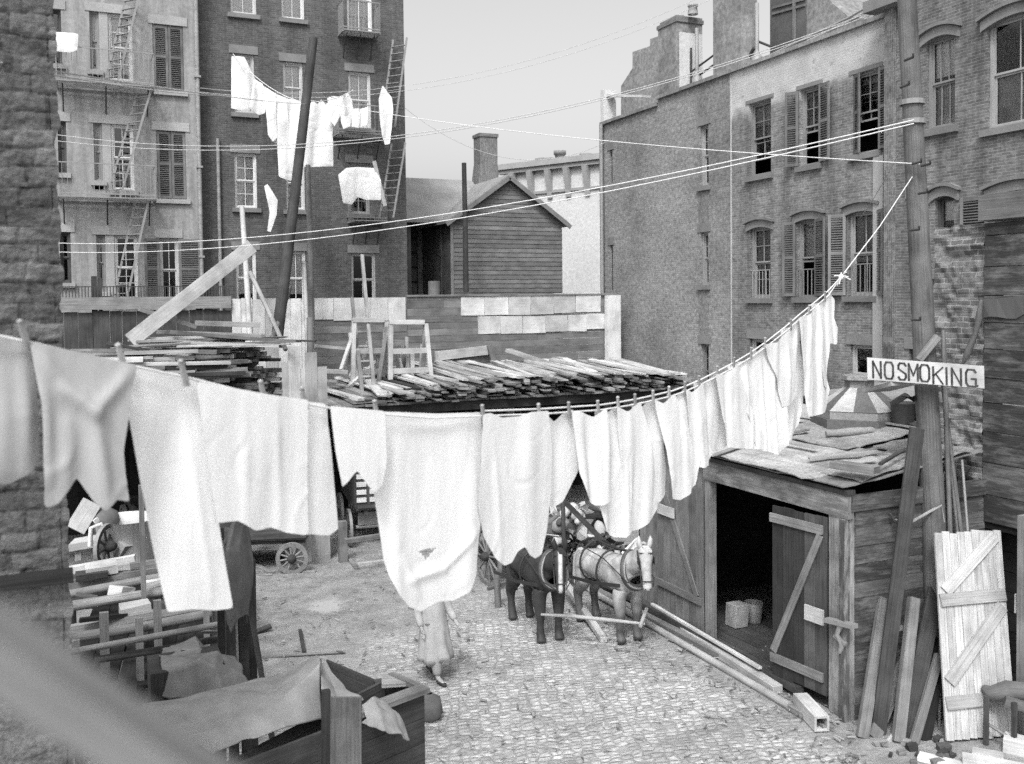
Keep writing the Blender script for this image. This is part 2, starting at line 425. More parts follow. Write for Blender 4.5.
def fbeam(mb, F, a0, b0, a1, b1, w, th, d, tone=None, jit=0):
    """a bar lying in the wall plane: from (a0,b0) to (a1,b1), w wide in the plane, th thick, centre at depth d"""
    mb.beam(F.p(a0, b0, d), F.p(a1, b1, d), w, th, F.n, tone, jit)
def window(bld, F, r, sash='frame', d=.13, curtain=0, blind=None, raised=0, arch=0, lintel='brown_stone', lh=.256, low=None, cmat='curtain', sill=True, bars=(1, 1), shut=None, shutmat='shutter', guard=0, label=None):
    a0, b0, a1, b1 = r; w, h = a1-a0, b1-b0
    mb = MB(); fw = .055
    for q in ((a0, b0, a0, b1, 1), (a1, b0, a1, b1, -1)): fbeam(mb, F, q[0]+q[4]*fw/2, b0, q[0]+q[4]*fw/2, b1, fw, .09, -d, 1)
    fbeam(mb, F, a0+fw, b1-fw/2, a1-fw, b1-fw/2, fw, .09, -d, 1); fbeam(mb, F, a0+fw, b0+fw/2, a1-fw, b0+fw/2, fw, .09, -d, 1)
    ia0, ia1, ib0, ib1 = a0+fw, a1-fw, b0+fw, b1-fw; mid = (ib0+ib1)/2
    sashes = [(mid, ib1, -d-.01)]
    lo0 = ib0+raised*(mid-ib0); sashes.append((lo0, lo0+(mid-ib0), -d-.045))
    for (s0, s1, dd) in sashes:
        sw = .042
        fbeam(mb, F, ia0, s0+sw/2, ia1, s0+sw/2, sw, .03, dd, 1.05); fbeam(mb, F, ia0, s1-sw/2, ia1, s1-sw/2, sw, .03, dd, 1.05)
        for x in (ia0+sw/2, ia1-sw/2): fbeam(mb, F, x, s0+sw, x, s1-sw, sw, .03, dd, 1.0)
        for k in range(1, bars[0]+1):
            x = ia0+(ia1-ia0)*k/(bars[0]+1); fbeam(mb, F, x, s0+sw, x, s1-sw, .02, .022, dd, 1.0)
        for k in range(1, bars[1]+1):
            y = s0+(s1-s0)*k/(bars[1]+1); fbeam(mb, F, ia0+sw, y, ia1-sw, y, .02, .018, dd, 1.0)
    o = mb.build('window', M[sash], bld)
    if label: o['label'] = label
    mb = MB()
    for (s0, s1, dd) in sashes:
        mb.add([F.p(a, b, dd-.006) for a, b in ((ia0, s0), (ia1, s0), (ia1, s1), (ia0, s1))], [(0,1,2,3)], [[(0,0)]*4])
    mb.build('pane', M['glass'], o)
    if sill:
        mb = MB(); fbeam(mb, F, a0-.1, b0-.07, a1+.1, b0-.07, .135, .2, .0, rr(.85, 1.1), .004); mb.build('sill', M[lintel], o)
    if lintel and not arch:
        mb = MB(); fbeam(mb, F, a0-.12, b1+lh/2+.002, a1+.12, b1+lh/2+.002, lh, .06, -.004, rr(.9, 1.1), .003); mb.build('lintel', M[lintel], o)
    if arch:
        mb = MB(); n = 8; lo = []; up = []; ce = []
        for k in range(n+1):
            f = k/n; x = a0-.12+(w+.24)*f; y = arch*(1-(2*f-1)**2)
            lo.append((x, b1-arch+y)); up.append((x, b1-arch+y+.2))
        mb.prism([F.p(x, y, -.1) for x, y in lo+up[::-1]], F.n*.16, 1.0)
        for k in range(n+1):
            f = k/n; x = a0-.17+(w+.34)*f; y = arch*(1-(2*f-1)**2); ce.append((x, b1-arch+y))
        mb.prism([F.p(x, y+.2, .0) for x, y in ce]+[F.p(x, y+.27, .0) for x, y in ce[::-1]], F.n*.13, .9)
        mb.build('arched_hood', M[lintel], o)
    if curtain:
        mb = MB(); n = 26; top = ib1; bot = ib1-(ib1-ib0)*curtain; ph = rr(0, 6)
        vs = []; dd = -d-.085
        for k in range(n+1):
            f = k/n; x = ia0+(ia1-ia0)*f; wv = .018*math.sin(f*19+ph)+.01*math.sin(f*41+ph)
            gap = .0
            vs += [F.p(x, top, dd+wv*.5), F.p(x+.01*math.sin(f*9), bot, dd+wv)]
        mb.add(vs, [(2*k, 2*k+2, 2*k+3, 2*k+1) for k in range(n)], [[(0,0)]*4]*n, 1, True); mb.build('curtain', M[cmat], o)
    if low:
        mb = MB(); n = 20; vs = []; y0, y1 = ib0, ib0+(ib1-ib0)*low
        for k in range(n+1):
            x = ia0+(ia1-ia0)*k/n; wv = .015*math.sin(k*1.9); vs += [F.p(x, y1, -d-.1+wv), F.p(x, y0, -d-.1+wv)]
        mb.add(vs, [(2*k, 2*k+2, 2*k+3, 2*k+1) for k in range(n)], [[(0,0)]*4]*n, 1, True); mb.build('curtain', M['curtain_grey'], o)
    if blind:
        mb = MB(); y0 = ib1-(ib1-ib0)*blind; fbeam(mb, F, ia0+.02, (y0+ib1)/2, ia1-.02, (y0+ib1)/2, ib1-y0, .008, -d-.085, 1.0); mb.build('blind', M['curtain'], o)
    if guard:
        mb = MB(); 
        for k in range(6):
            x = a0+w*(k+.5)/6; fbeam(mb, F, x, b0, x, b0+guard, .018, .018, -.03, 1)
        fbeam(mb, F, a0, b0+guard, a1, b0+guard, .025, .018, -.03, 1); mb.build('guard_bars', M['frame'], o)
    for s in (shut or []): shutter(o, F, s, b0, b1, shutmat)
    return o
def shutter(win, F, s, b0, b1, mat):
    """s = (a_hinge, width signed, angle from wall in degrees: 0 flat on the wall / in the opening, d)"""
    ah, w, ang, d = s; sg = 1 if w > 0 else -1; w = abs(w); c, sn = math.cos(R(ang)), math.sin(R(ang))
    G = Face(F.p(ah, 0, d), F.u*sg*c+F.n*sn, F.n*c-F.u*sg*sn); mb = MB(); h0, h1 = b0+.02, b1-.02
    for x in (.035, w-.035): fbeam(mb, G, x, h0, x, h1, .07, .035, 0, rr(1.3, 1.6))
    m = h0+(h1-h0)*.52
    for y in (h0+.045, m, h1-.045): fbeam(mb, G, .07, y, w-.07, y, .08, .034, 0, rr(1.2, 1.5))
    for (q0, q1) in ((h0+.085, m-.04), (m+.04, h1-.085)):
        k = max(3, int((q1-q0)/.055))
        for i in range(k):
            y = q0+(q1-q0)*(i+.5)/k
            mb.beam(G.p(.07, y, 0), G.p(w-.07, y, 0), .045, .008, (G.n+Z*1.2), rr(.85, 1.1))
    mb.build('shutter', M[mat], win)
def shell(mb, F, W, H, D, tone=1, b0=0):
    """the other three sides and the roof of a building whose front is F"""
    A, B_, Cc, Dd = F.p(0, 0), F.p(W, 0), F.p(W, 0, -D), F.p(0, 0, -D)
    up = Z*H
    for p, q, L in ((B_, Cc, D), (Cc, Dd, W), (Dd, A, D)):
        mb.add([p, q, q+up, p+up], [(0,1,2,3)], [[(0,0),(L,0),(L,H),(0,H)]], tone)
    mb.add([A+up, B_+up, Cc+up, Dd+up], [(0,1,2,3)], [[(0,0),(W,0),(W,D),(0,D)]], tone)
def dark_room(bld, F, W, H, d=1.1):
    mb = MB(); mb.add([F.p(.1, .1, -d), F.p(W-.1, .1, -d), F.p(W-.1, H-.1, -d), F.p(.1, H-.1, -d)], [(0,1,2,3)], [[(0,0)]*4]); mb.build('room_shade_sheet', M['dark'], bld)  # near-black sheet behind the windows stands in for the shade inside

# ---- L1: pale painted tenement with closed shutters
YA = 30.2
xl = on_y(20, 150, YA).x-7; xr = on_y(200, 150, YA).x
F1 = Face((xl, YA, 0), (1,0,0), (0,-1,0)); W1 = xr-xl; H1 = 18
b1 = thing('tenement', F1.p(W1/2+3, 0), 'pale painted tenement with shuttered windows and iron fire escapes at upper left', 'building')
w = {k: F1.rect(*v) for k, v in dict(a1=(50,61.5,9,64), a2=(90,132.5,13,80), a3=(153,183.5,25,91), b1=(58,66.5,121,173), b2=(94,134,124,190), b3=(157,186,131,199),
     c1=(60,71,232,283), c2=(97,138,235,300), c3=(160,179,238,302), d2=(97,138,345,400), d3=(160,186,345,400)).items()}
for k_, (q0_, q1_) in {'a': (w['a1'][1], w['a1'][3]), 'b': (w['b1'][1], w['b1'][3]), 'c': (w['c1'][1], w['c1'][3])}.items():
    for i_ in range(3): w['%sx%d' % (k_, i_)] = (w['a1'][0]-2.3*(i_+1), q0_, w['a1'][0]-2.3*(i_+1)+.95, q1_)
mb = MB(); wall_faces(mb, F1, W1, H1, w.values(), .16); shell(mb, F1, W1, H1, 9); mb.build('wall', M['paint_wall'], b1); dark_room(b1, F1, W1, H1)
for k, r in w.items():
    a0, q0, a1, q1 = r
    if k in ('a3', 'b3'):
        m_ = (a0+a1)/2
        window(b1, F1, r, 'shutter', .15, lintel='paint_trim', bars=(0,0), shut=[(a0+.01, m_-a0-.015, 0, -.04), (a1-.01, -(a1-m_-.015), 0, -.04)], shutmat='shutter')
    elif k[0] in 'abcd' and k[1] == '2':
        sp = a0+(a1-a0)*.32
        window(b1, F1, (a0, q0+.25, sp-.12, q1), 'frame', lintel='paint_trim', bars=(0,0), blind=.55 if k == 'a2' else .2)
        window(b1, F1, (sp+.12, q0, a1, q1), 'frame_white', lintel='paint_trim', bars=(1,1), curtain=.9 if k == 'a2' else 0, sill=k != 'a2')
        mb = MB(); fbeam(mb, F1, sp, q0, sp, q1, .235, .14, -.09, 1); 
        fbeam(mb, F1, (a0+sp-.12)/2, q0+.12, (a0+sp-.12)/2+.001, q0+.12, .01, .01, -.3, 1)
        mb.build('mullion', M['paint_trim'], b1)
    elif k == 'c3':
        window(b1, F1, r, 'frame_white', lintel='paint_trim', bars=(1,0), curtain=0, shut=[(a0-.01, -.42, 8, .02), (a1+.01, .62, 8, .02), (a0-.0, .01, 90, .02)][:2], shutmat='shutter')
    else: window(b1, F1, r, 'frame_dark', lintel='paint_trim', bars=(0,0))
# white shirt pinned to the window at the very left comes later.  Fire escapes
def fire_escape(F, a0, a1, b, deep, label, lad=None, name='fire_escape', rail=.95):
    t = thing(name, F.p((a0+a1)/2, b), label, 'fire escape', 'iron fire escapes on the back walls')
    mb = MB()
    for k in range(9): fbeam(mb, F, a0, b, a1, b, .03, .05, .06+deep*k/8.5, rr(.8, 1.1))
    for a in (a0, a1): mb.beam(F.p(a, b-.03, .01), F.p(a, b-.03, deep), .05, .05)
    mb.build('platform', M['iron_grey'], t)
    mb = MB(); n = int((a1-a0)/.13)
    for k in range(n+1):
        a = a0+(a1-a0)*k/n; fbeam(mb, F, a, b, a, b+rail, .011, .011, deep, 1)
    for y in (b+.1, b+rail): fbeam(mb, F, a0, y, a1, y, .03, .02, deep, 1)
    for a in (a0, a1):
        mb.beam(F.p(a, b+rail, 0.01), F.p(a, b+rail, deep), .03, .02)
        for k in range(1, 6): fbeam(mb, F, a, b, a, b+rail, .014, .014, deep*k/6, 1)
    mb.build('railing', M['rail_iron'], t)
    for a in (a0+.15, (a0+a1)/2, a1-.15):
        mb = MB(); mb.tube([F.p(a, b-.7, .02), F.p(a, b-.35, deep*.35), F.p(a, b-.06, deep*.85)], .02, 6); mb.build('bracket', M['iron'], t)
    for (aa, bb, ac, bd) in (lad or []):
        mb = MB(); wd = .42; off = deep*.55
        us = .17
        for s in (-1, 1): mb.beam(F.p(aa+s*us, bb, off+s*wd/2), F.p(ac+s*us, bd, off+s*wd/2), .035, .06, F.u, 1)
        L = math.hypot(ac-aa, bd-bb); n = int(L/.24)
        for k in range(1, n):
            f = k/n; mb.beam(F.p(aa-us+(ac-aa)*f, bb+(bd-bb)*f, off-wd/2), F.p(aa+us+(ac-aa)*f, bb+(bd-bb)*f, off+wd/2), .08, .02)
        mb.build('ladder', M['rail_iron'], t)
    return t
P = lambda F, x, y: F.ab(x, y)
for (x0, x1, y, l0, l1, lb) in ((57,152,86,(110,82),(135,-12),'upper fire escape platform with steep ladder on the pale tenement'),
                            (58,154,199,(113,196),(144,92),'lower fire escape platform with steep ladder on the pale tenement'),):
    a0, bb = P(F1, x0, y); a1, _ = P(F1, x1, y)
    q0, q1 = P(F1, *l0), P(F1, *l1)
    lads = [(q0[0], bb+.03, q1[0], q1[1])]
    if y > 150:
        g0, g1 = P(F1, 117, 300), P(F1, 141, 203); lads.append((g0[0], g0[1]-.3, g1[0], bb-.02))
    fire_escape(F1, a0, a1, bb, .85, lb, lads)
# drainpipe between the two houses
mb = MB(); a, _ = P(F1, 199.5, 100); mb.tube([F1.p(a-.05, .3, .09), F1.p(a-.05, 17, .09)], .06, 8, 1.0)
for k in range(6): fbeam(mb, F1, a-.14, 2+2.7*k, a+.04, 2+2.7*k, .06, .2, .07, 1)
tag(mb.build('drainpipe', M['paint_wall']), 'pale drainpipe running down between light tenement and dark brick tenement', 'pipe')

# ---- L2: dark brick tenement
YB = 30.6
xl = xr+.02; xr2 = on_y(405.5, 150, YB).x
F2 = Face((xl, YB, 0), (1,0,0), (0,-1,0)); W2 = xr2-xl; H2 = 18
b2 = thing('tenement', F2.p(W2/2, 0), 'dark brick tenement with white curtained windows behind the hung washing', 'building')
w = {k: F2.rect(*v) for k, v in dict(a1=(230,256,-40,14), a2=(281,304,-42,19), a3=(347,372,-36,33), b1=(233.5,254.5,54,113), b2=(283,303,62,113), b3=(348.5,371,72,128),
     c1=(234.5,257,153,208), c2=(286,305,156,210), c3=(349,370,163,214), d1=(236,256.5,250,306), d2=(287,306,251,306), d3=(351.5,376,253,306)).items()}
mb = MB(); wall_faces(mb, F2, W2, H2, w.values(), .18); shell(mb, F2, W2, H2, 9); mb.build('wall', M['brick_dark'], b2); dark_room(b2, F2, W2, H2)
for k, r in w.items():
    window(b2, F2, r, 'frame_white' if k != 'c3' else 'frame', .12, curtain=0 if k in ('d3', 'c3') else (.97 if k[0] != 'd' else .8), lintel='brown_stone', bars=(1, 1) if k[0] == 'c' else (1, 0), blind=.0)
mb = MB(); a, _ = P(F2, 216.5, 100); mb.tube([F2.p(a, .3, .09), F2.p(a, P(F2, 216, 139)[1], .09)], .055, 8, 1.0)
tag(mb.build('drainpipe', M['paint_wall']), 'thinner pale pipe ending halfway up the dark brick wall', 'pipe')
a0, bb = P(F2, 338, 35); a1, _ = P(F2, 374, 35)
fire_escape(F2, a0, a1, bb, .7, 'small upper balcony under the top window of the dark brick tenement', None, rail=.95)
a0, bb = P(F2, 333, 136); a1, _ = P(F2, 380, 136)
t0, t1 = P(F2, 384, 130), P(F2, 396, 42)
fire_escape(F2, a0, a1, bb, .8, 'middle fire escape balcony hung with small washing on dark brick tenement', [(t0[0], t0[1], t1[0], t1[1])], rail=.9)
a0, bb = P(F2, 348, 222); a1, _ = P(F2, 381, 222)
t0, t1 = P(F2, 383, 219), P(F2, 395, 145)
fire_escape(F2, a0, a1, bb, .7, 'lowest balcony draped with a white sheet on dark brick tenement', [(t0[0], t0[1], t1[0], t1[1])], rail=.85)

# ---- A: long side wall of the tenement on the right (plane x = XA)
XA = 16.56
yf = on_x(602.5, 200, XA).y; yn = on_x(887, 200, XA).y; ys = on_x(730, 200, XA).y
FA = Face((XA, yf, 0), (0,-1,0), (-1,0,0)); WA = yf-yn; HA = on_x(731, 73, XA).z; sA = yf-ys
ba = thing('tenement', FA.p(WA/2, 0), 'long grey tenement with stuccoed far wall and open shuttered windows at right', 'building')
ops = dict(u1=(749,771,101,175), u2=(800,819.5,87,165), u3=(853,879,71,153), l1=(750,770.5,227,298), l2=(797,821,219,297), l3=(848,876,211,296),
           m1=(750,772,339,392), m2=(800,822,341,400), m3=(850,879,345,405))
ops = {k: FA.rect(*v) for k, v in ops.items()}
nar = {k: FA.rect(*v) for k, v in dict(n1=(700,708.5,125,186), n2=(700.5,708.5,232,285), n3=(701,709,344,400), f1=(609.5,612.5,150,183), f2=(610,613,245,290)).items()}
mb = MB(); wall_faces(mb, FA, WA, HA, ops.values(), .17, a0=sA); mb.build('wall', M['brick_mid'], ba)
HL = on_x(640, 112, XA).z
step = P(FA, 658, 100)[0]
mb = MB(); wall_faces(mb, FA, sA, HA, nar.values(), .2, a0=step); wall_faces(mb, FA, step, HL, nar.values(), .2)
shell(mb, FA, WA, HL-.3, 9)
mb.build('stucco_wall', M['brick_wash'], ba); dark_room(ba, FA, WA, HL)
# chase beside the narrow windows: shallow dark brick strip
a0, _ = P(FA, 697.5, 200); a1, _ = P(FA, 709.5, 200)
for (y0, y1) in ((97, 123), (189, 230), (288, 341)):
    mb = MB(); q0, q1 = P(FA, 703, y1)[1], P(FA, 703, y0)[1]
    fbeam(mb, FA, (a0+a1)/2+.02, q0, (a0+a1)/2+.02, q1, a1-a0-.1, .05, .0, .75); mb.build('wall_panel', M['brick_wash'], ba)
# coping
mb = MB(); fbeam(mb, FA, step, HA+.04, WA, HA+.04, .1, .5, -.15, .8, .004); fbeam(mb, FA, 0, HL+.04, step-.01, HL+.04, .1, .5, -.15, .7); mb.build('coping', M['tin'], ba)
mb = MB(); fbeam(mb, FA, .1, HL+.1, .1, HL+1.2, .22, .5, -.2, 1.0); fbeam(mb, FA, .21, HL+1.0, 2.6, HL+.5, .08, .3, -.2, 1); mb.build('parapet_end', M['white_wall'], ba)
mb = MB(); mb.tube([FA.p(.15, 0, .12), FA.p(.15, HL, .12)], .07, 8, .9); mb.build('drainpipe', M['iron_grey'], ba)
a, _ = P(FA, 886, 200); mb = MB(); fbeam(mb, FA, a-.16, 3.0, a-.16, P(FA, 886, 155)[1], .3, .08, .045, 1.1); mb.build('corner_strip', M['paint_trim'], ba)
mb = MB(); a, _ = P(FA, 731.5, 200); fbeam(mb, FA, a, .2, a, HA-.1, .035, .03, .012, 1.3); mb.build('cable_strip', M['paint_trim'], ba)
for k, r in ops.items():
    a0, q0, a1, q1 = r
    if k == 'u1': window(ba, FA, r, 'frame', curtain=.5, cmat='curtain_grey', raised=.4, bars=(1,1), lintel='brown_stone', lh=.1)
    if k == 'u2': window(ba, FA, r, 'frame', curtain=.5, cmat='curtain_grey', raised=.85, bars=(1,1), lh=.1, shut=[(a0-.02, -.36, 25, .03), (a1+.02, .46, 12, .03)], shutmat='shutter_mid')
    if k == 'u3': window(ba, FA, r, 'frame', curtain=.3, cmat='curtain_grey', raised=.8, bars=(1,1), lh=.1, shut=[(a0+.02, .34, 25, -.02), (a1+.02, .42, 12, .03)], shutmat='shutter_mid')
    if k == 'l1': window(ba, FA, r, 'frame', arch=.10, curtain=.6, cmat='curtain_grey', guard=.75, bars=(1,1))
    if k == 'l2': window(ba, FA, r, 'frame', arch=.10, blind=.5, raised=.9, bars=(0,0), shut=[(a0-.02, -.36, 25, .03), (a1-.16, .58, 20, .05)], shutmat='shutter_mid', guard=.7)
    if k == 'l3': window(ba, FA, r, 'frame', arch=.10, curtain=.6, cmat='curtain_grey', guard=.75, bars=(1,0), shut=[(a0-.04, -.42, 30, .03), (a1+.02, .42, 25, .03)], shutmat='shutter_mid')
    if k[0] == 'm': window(ba, FA, r, 'frame_white', bars=(0,0), blind=.0)
for k, r in nar.items(): window(ba, FA, r, 'frame' if k[0] == 'n' else 'frame_dark', bars=(1,1) if k[0] == 'n' else (0,0), cmat='curtain_grey', curtain=.4 if k == 'n2' else 0, lintel='brown_stone', sill=k[0] == 'n')

# roof furniture of A
def px_prism(pts, x, ext, mat, name, parent=None, tone=1.0, mb=None):
    mb = MB(); mb.prism([on_x(a, b, x) for a, b in pts], ext, tone); return mb.build(name, mat, parent)
ch = thing('chimney', on_x(666, 100, XA), 'broad stuccoed chimney stack with pale side and brick cap', 'chimney')
yy0, yy1 = on_x(658, 60, XA).y, on_x(676.5, 60, XA).y; ztop = on_x(667, 26, XA).z
mb = MB(); mb.box(XA+.004, yy1, HL+.1, XA+.95, yy0, ztop, 1.0); mb.build('shaft', M['stucco'], ch)
mb = MB(); mb.box(XA+.1, yy1-.012, HA+.1, XA+.94, yy1-.002, ztop-.3, 1.0); mb.build('pale_face', M['white_wall'], ch)  # thin white sheet makes this one side of the shaft paler
mb = MB(); mb.box(XA-.03, yy1-.04, ztop+.002, XA+.98, yy0+.03, ztop+.12, .9); mb.box(XA+.01, yy1, ztop+.122, XA+.95, yy0-.1, ztop+.2, 1.0); mb.build('cap', M['brick_chim'], ch)
for k in range(2): mb = MB(); mb.lathe((XA+.45, yy0-.5-.75*k, ztop+.2), [(.16, 0), (.13, .1+.12*k), (.16, .12+.12*k), (.16, .18+.12*k), (.08, .18+.12*k)], 10, Z, 1.0); mb.build('chimney_pot', M['paint_trim'], ch)
o = px_prism([(621,121),(621,86),(632.5,68),(632.5,52),(650,46),(650,39),(659,36),(659,109)], XA+1.2, (.45,0,0), M['stucco'], 'gable_wall'); o['label'] = 'dark stepped party wall behind chimney on the stuccoed roof edge'; o['category'] = 'wall'
ch2 = thing('chimney', on_x(728, 72, XA), 'tall broad chimney rising out of frame above the roof parapet', 'chimney')
yy0, yy1 = on_x(713, 40, XA).y, on_x(741, 40, XA).y
mb = MB(); mb.box(XA+.003, yy1, HA-.6, XA+.55, yy0, HA+4.2, 1.0); mb.build('shaft', M['stucco'], ch2)
mb = MB(); mb.box(XA-.05, yy1-.06, HA+4.203, XA+.6, yy0+.06, HA+4.4, .9); mb.build('cap', M['brick_chim'], ch2)
def vent(px, yb, yt, lb, r=.055):
    c = on_x(px, yb, XA+.35); t = on_x(px, yt, XA+.35); mb = MB()
    mb.lathe((c.x, c.y, HL-.3), [(r*3, 0), (r*2.8, c.z-HL+.3), (r*1.5, c.z-HL+.35), (r, c.z-HL+.5), (r, t.z-HL+.3), (r*.6, t.z-HL+.3)], 10)
    tag(mb.build('vent_pipe', M['iron_grey']), lb, 'pipe')
vent(757, 57, 3, 'tall iron vent pipe with flared base between chimney and roof hut')
vent(697, 78, 28, 'shorter iron vent pipe behind the pale chimney side')
mb = MB()
pts = [(690,86),(713,66)]; 
for dz in (0, -.28): mb.tube([on_x(691, 72, XA+.5)+Z*dz, on_x(714, 55, XA+.5)+Z*dz], .03, 6)
mb.tube([on_x(691, 88, XA+.5), on_x(691, 48, XA+.5)], .035, 6)
tag(mb.build('roof_railing', M['iron']), 'thin iron rail between the two chimneys on the roof edge', 'railing')
mb = MB(); mb.tube([on_x(743, 47, XA+.5), on_x(752, 54, XA+.5)], .04, 6); mb.tube([on_x(746, 62, XA+.3), on_x(754, 48, XA+.3)], .05, 6); mb.tube([on_x(757, 41, XA+.5), on_x(772, 47, XA+.5)], .035, 6)
tag(mb.build('pipe_brace', M['iron']), 'slanting iron braces at the foot of the vent pipe', 'brace')
mb = MB(); q = [on_x(x, y, XA+.3) for x, y in ((760,60),(800,41),(848,18),(884,-3))]; mb.tube(q, .03, 6); mb.tube([p-Z*.1 for p in q], .03, 6)
for x, y in ((868,18),(838,30),(815,42)): p = on_x(x, y-8, XA+.3); mb.tube([V((p.x, p.y, HA)), p], .02, 6)
tag(mb.build('roof_railing', M['paint_trim']), 'long pale double rail running along the parapet top', 'railing')
hut = thing('roof_hut', on_x(800, 60, XA+2.2), 'dark boarded roof hut with sloping end above the parapet', 'roof hut')
zt = on_x(790, -30, XA+2.2).z; o = px_prism([(770,75),(770,-30),(806,-42),(806,60)], XA+2.2, (3,0,0), M['tar'], 'hut_wall', hut)
o = px_prism([(806.5,60),(806.5,-20),(826,-6),(832,3),(848,16),(848,60)], XA+2.2, (3,0,0), M['stucco'], 'sloped_end', hut)
mb = MB()
for y in (8, 14): mb.beam(on_x(772, y, XA+2.18), on_x(805, y-9, XA+2.18), .06, .03, (1,0,0), 1.2)
mb.beam(on_x(794, 50, XA+2.17), on_x(794, -35, XA+2.17), .1, .03, (1,0,0), 1.3); mb.build('battens', M['wood_old'], hut)

# ---- B: near brick tenement at the far right (slightly proud of A)
XB = 16.2
yb0 = on_x(887, 200, XB).y; FB = Face((XB, yb0, 0), (0,-1,0), (-1,0,0)); WB = yb0-7; HB = 15.5
bb_ = thing('tenement', FB.p(WB/2, 0), 'grey brick tenement with large arched windows at upper right edge', 'building')
ops = {k: FB.rect(*v) for k, v in dict(a=(926,955,36,128), b=(987,1046,14,124), c=(935,954,196,272), d=(991,1048,190,292), s=(910,917.5,198,298), e=(909,916,349,380)).items()}
mb = MB(); wall_faces(mb, FB, WB, HB, ops.values(), .2); shell(mb, FB, WB, HB, 8); mb.build('wall', M['brick_right'], bb_); dark_room(bb_, FB, WB, HB)
for k, r in ops.items():
    a0, q0, a1, q1 = r
    if k == 'a': window(bb_, FB, r, 'frame', arch=.13, blind=.42, low=.5, bars=(2,0))
    elif k == 'b': window(bb_, FB, r, 'frame', arch=.16, bars=(1,0), low=.5)
    elif k == 'c': window(bb_, FB, r, 'frame_dark', arch=.12, blind=.3, bars=(0,0))
    elif k == 'd': window(bb_, FB, r, 'frame_dark', arch=.14, bars=(0,0), shut=[(a0-.04, -.62, 4, .03)])
    else: window(bb_, FB, r, 'frame_dark', bars=(0,0), sill=False)
mb = MB(); fbeam(mb, FB, -.05, HB+.06, WB, HB+.06, .12, .6, -.1); fbeam(mb, FB, .12, 0, .12, HB, .25, .12, .03, 1); mb.build('corner_pilaster', M['brick_right'], bb_)
mb = MB(); 
c = FB.p(P(FB, 890, 3)[0], P(FB, 890, 3)[1]); mb.box(c.x-.35, c.y-.5, c.z-.15, c.x+.02, c.y+.45, c.z+.1, 1); mb.build('cornice_block', M['brown_stone'], bb_)

# ---- wooden house with brick chimney behind the fence
YG = 33.5
hs = thing('wooden_house', (14.5, YG, 0), 'weathered clapboard house with gable end and brick chimney', 'house')
gx0, gx1 = on_y(451.5, 240, YG).x, on_y(562, 240, YG).x; ez = on_y(508, 219, YG).z; ap = on_y(509, 176, YG); D = 6
mb = MB(); bh = .17; z = 0; k = 0
gm = (gx0+gx1)/2
while z < ap.z-.1:
    z1 = min(z+bh, ap.z-.02)
    def span(z): return (gx0, gx1) if z <= ez else (gx0+(gm-gx0)*(z-ez)/(ap.z-ez), gx1-(gx1-gm)*(z-ez)/(ap.z-ez))
    (s0, s1), (u0, u1) = span(z), span(z1); t_ = rr(.8, 1.15); o_ = rr(0, 20)
    mb.add([(s0, YG-.02, z), (s1, YG-.02, z), (u1, YG, z1), (u0, YG, z1)], [(0,1,2,3)], [[(o_, 0), (o_+s1-s0, 0), (o_+s1-s0, bh), (o_, bh)]], t_)
    mb.add([(s0, YG-.02, z), (s0, YG, z), (s1, YG, z), (s1, YG-.02, z)], [(0,1,2,3)], [[(0,0)]*4], .5)
    z = z1
for x in (gx0, gx1): mb.add([(x, YG, 0), (x, YG+D, 0), (x, YG+D, ez), (x, YG, ez)], [(0,1,2,3)], [[(0,0),(6,0),(6,9),(0,9)]], .8)
mb.build('gable_wall', M['clap'], hs)
mb = MB(); ov = .28
for sgn, xe in ((-1, gx0), (1, gx1)):
    sl = (ap.z-ez)/(gm-gx0); xo = xe+sgn*ov; zo = ez-ov*sl
    mb.prism([(gm, YG-.2, ap.z+.06), (xo, YG-.2, zo+.06), (xo, YG-.2, zo-.04), (gm, YG-.2, ap.z-.04)], (0, D+.2, 0), 1.0)
mb.build('gable_roof', M['slate'], hs)
mb = MB()
for sgn, xe in ((-1, gx0), (1, gx1)): mb.beam((gm, YG-.23, ap.z-.08), (xe+sgn*ov, YG-.23, ez-ov*sl-.08), .05, .16, Z, 1.2)
mb.box(gx0-.06, YG-.05, 0, gx0+.06, YG-.025, ez, 1.3); mb.build('barge_board', M['clap'], hs)
# main wing to the left of the gable, roof ridge across
YM = 34.6; mx0 = on_y(396, 240, YM).x; mz = on_y(430, 222, YM).z; rz = on_y(440, 182, YM+2.6).z
mb = MB(); o0, o1 = on_y(411, 250, YM).x, on_y(448, 250, YM).x
mb.box(mx0, YM, 0, o0, YM+.15, mz, .6); mb.box(o1, YM, 0, gx0-.02, YM+.15, mz, .9); mb.box(mx0, YM+2.5, 0, gx0-.02, YM+2.6, mz, .45); 
for k in range(6): mb.box(o0+.05, YM+2.38, 5.6+.6*k, o1-.05, YM+2.48, 5.6+.6*k+.5, rr(.5, .7))
mb.box(o0+1.0, YM+2.2, 4.8, o0+1.2, YM+2.3, mz-.2, 1.0); mb.build('wing_wall', M['clap'], hs)
mb = MB(); 
for (ya, za, yb_, zb) in ((YM-.3, mz-.05, YM+2.6, rz), (YM+2.6, rz, YM+5.4, mz-.1)):
    mb.prism([(mx0-.3, ya, za), (mx0-.3, yb_, zb), (mx0-.3, yb_, zb+.12), (mx0-.3, ya, za+.12)], (gm-mx0+.3, 0, 0), 1.0)
mb.build('wing_roof', M['slate'], hs)
cz = on_y(488, 137, YM+2.4).z; cx0, cx1 = on_y(479.5, 150, YM+2.4).x, on_y(497, 150, YM+2.4).x; cb = on_y(488, 200, YM+2.4).z
mb = MB(); zs_ = on_y(488, 165, YM+2.4).z; wd = cx1-cx0
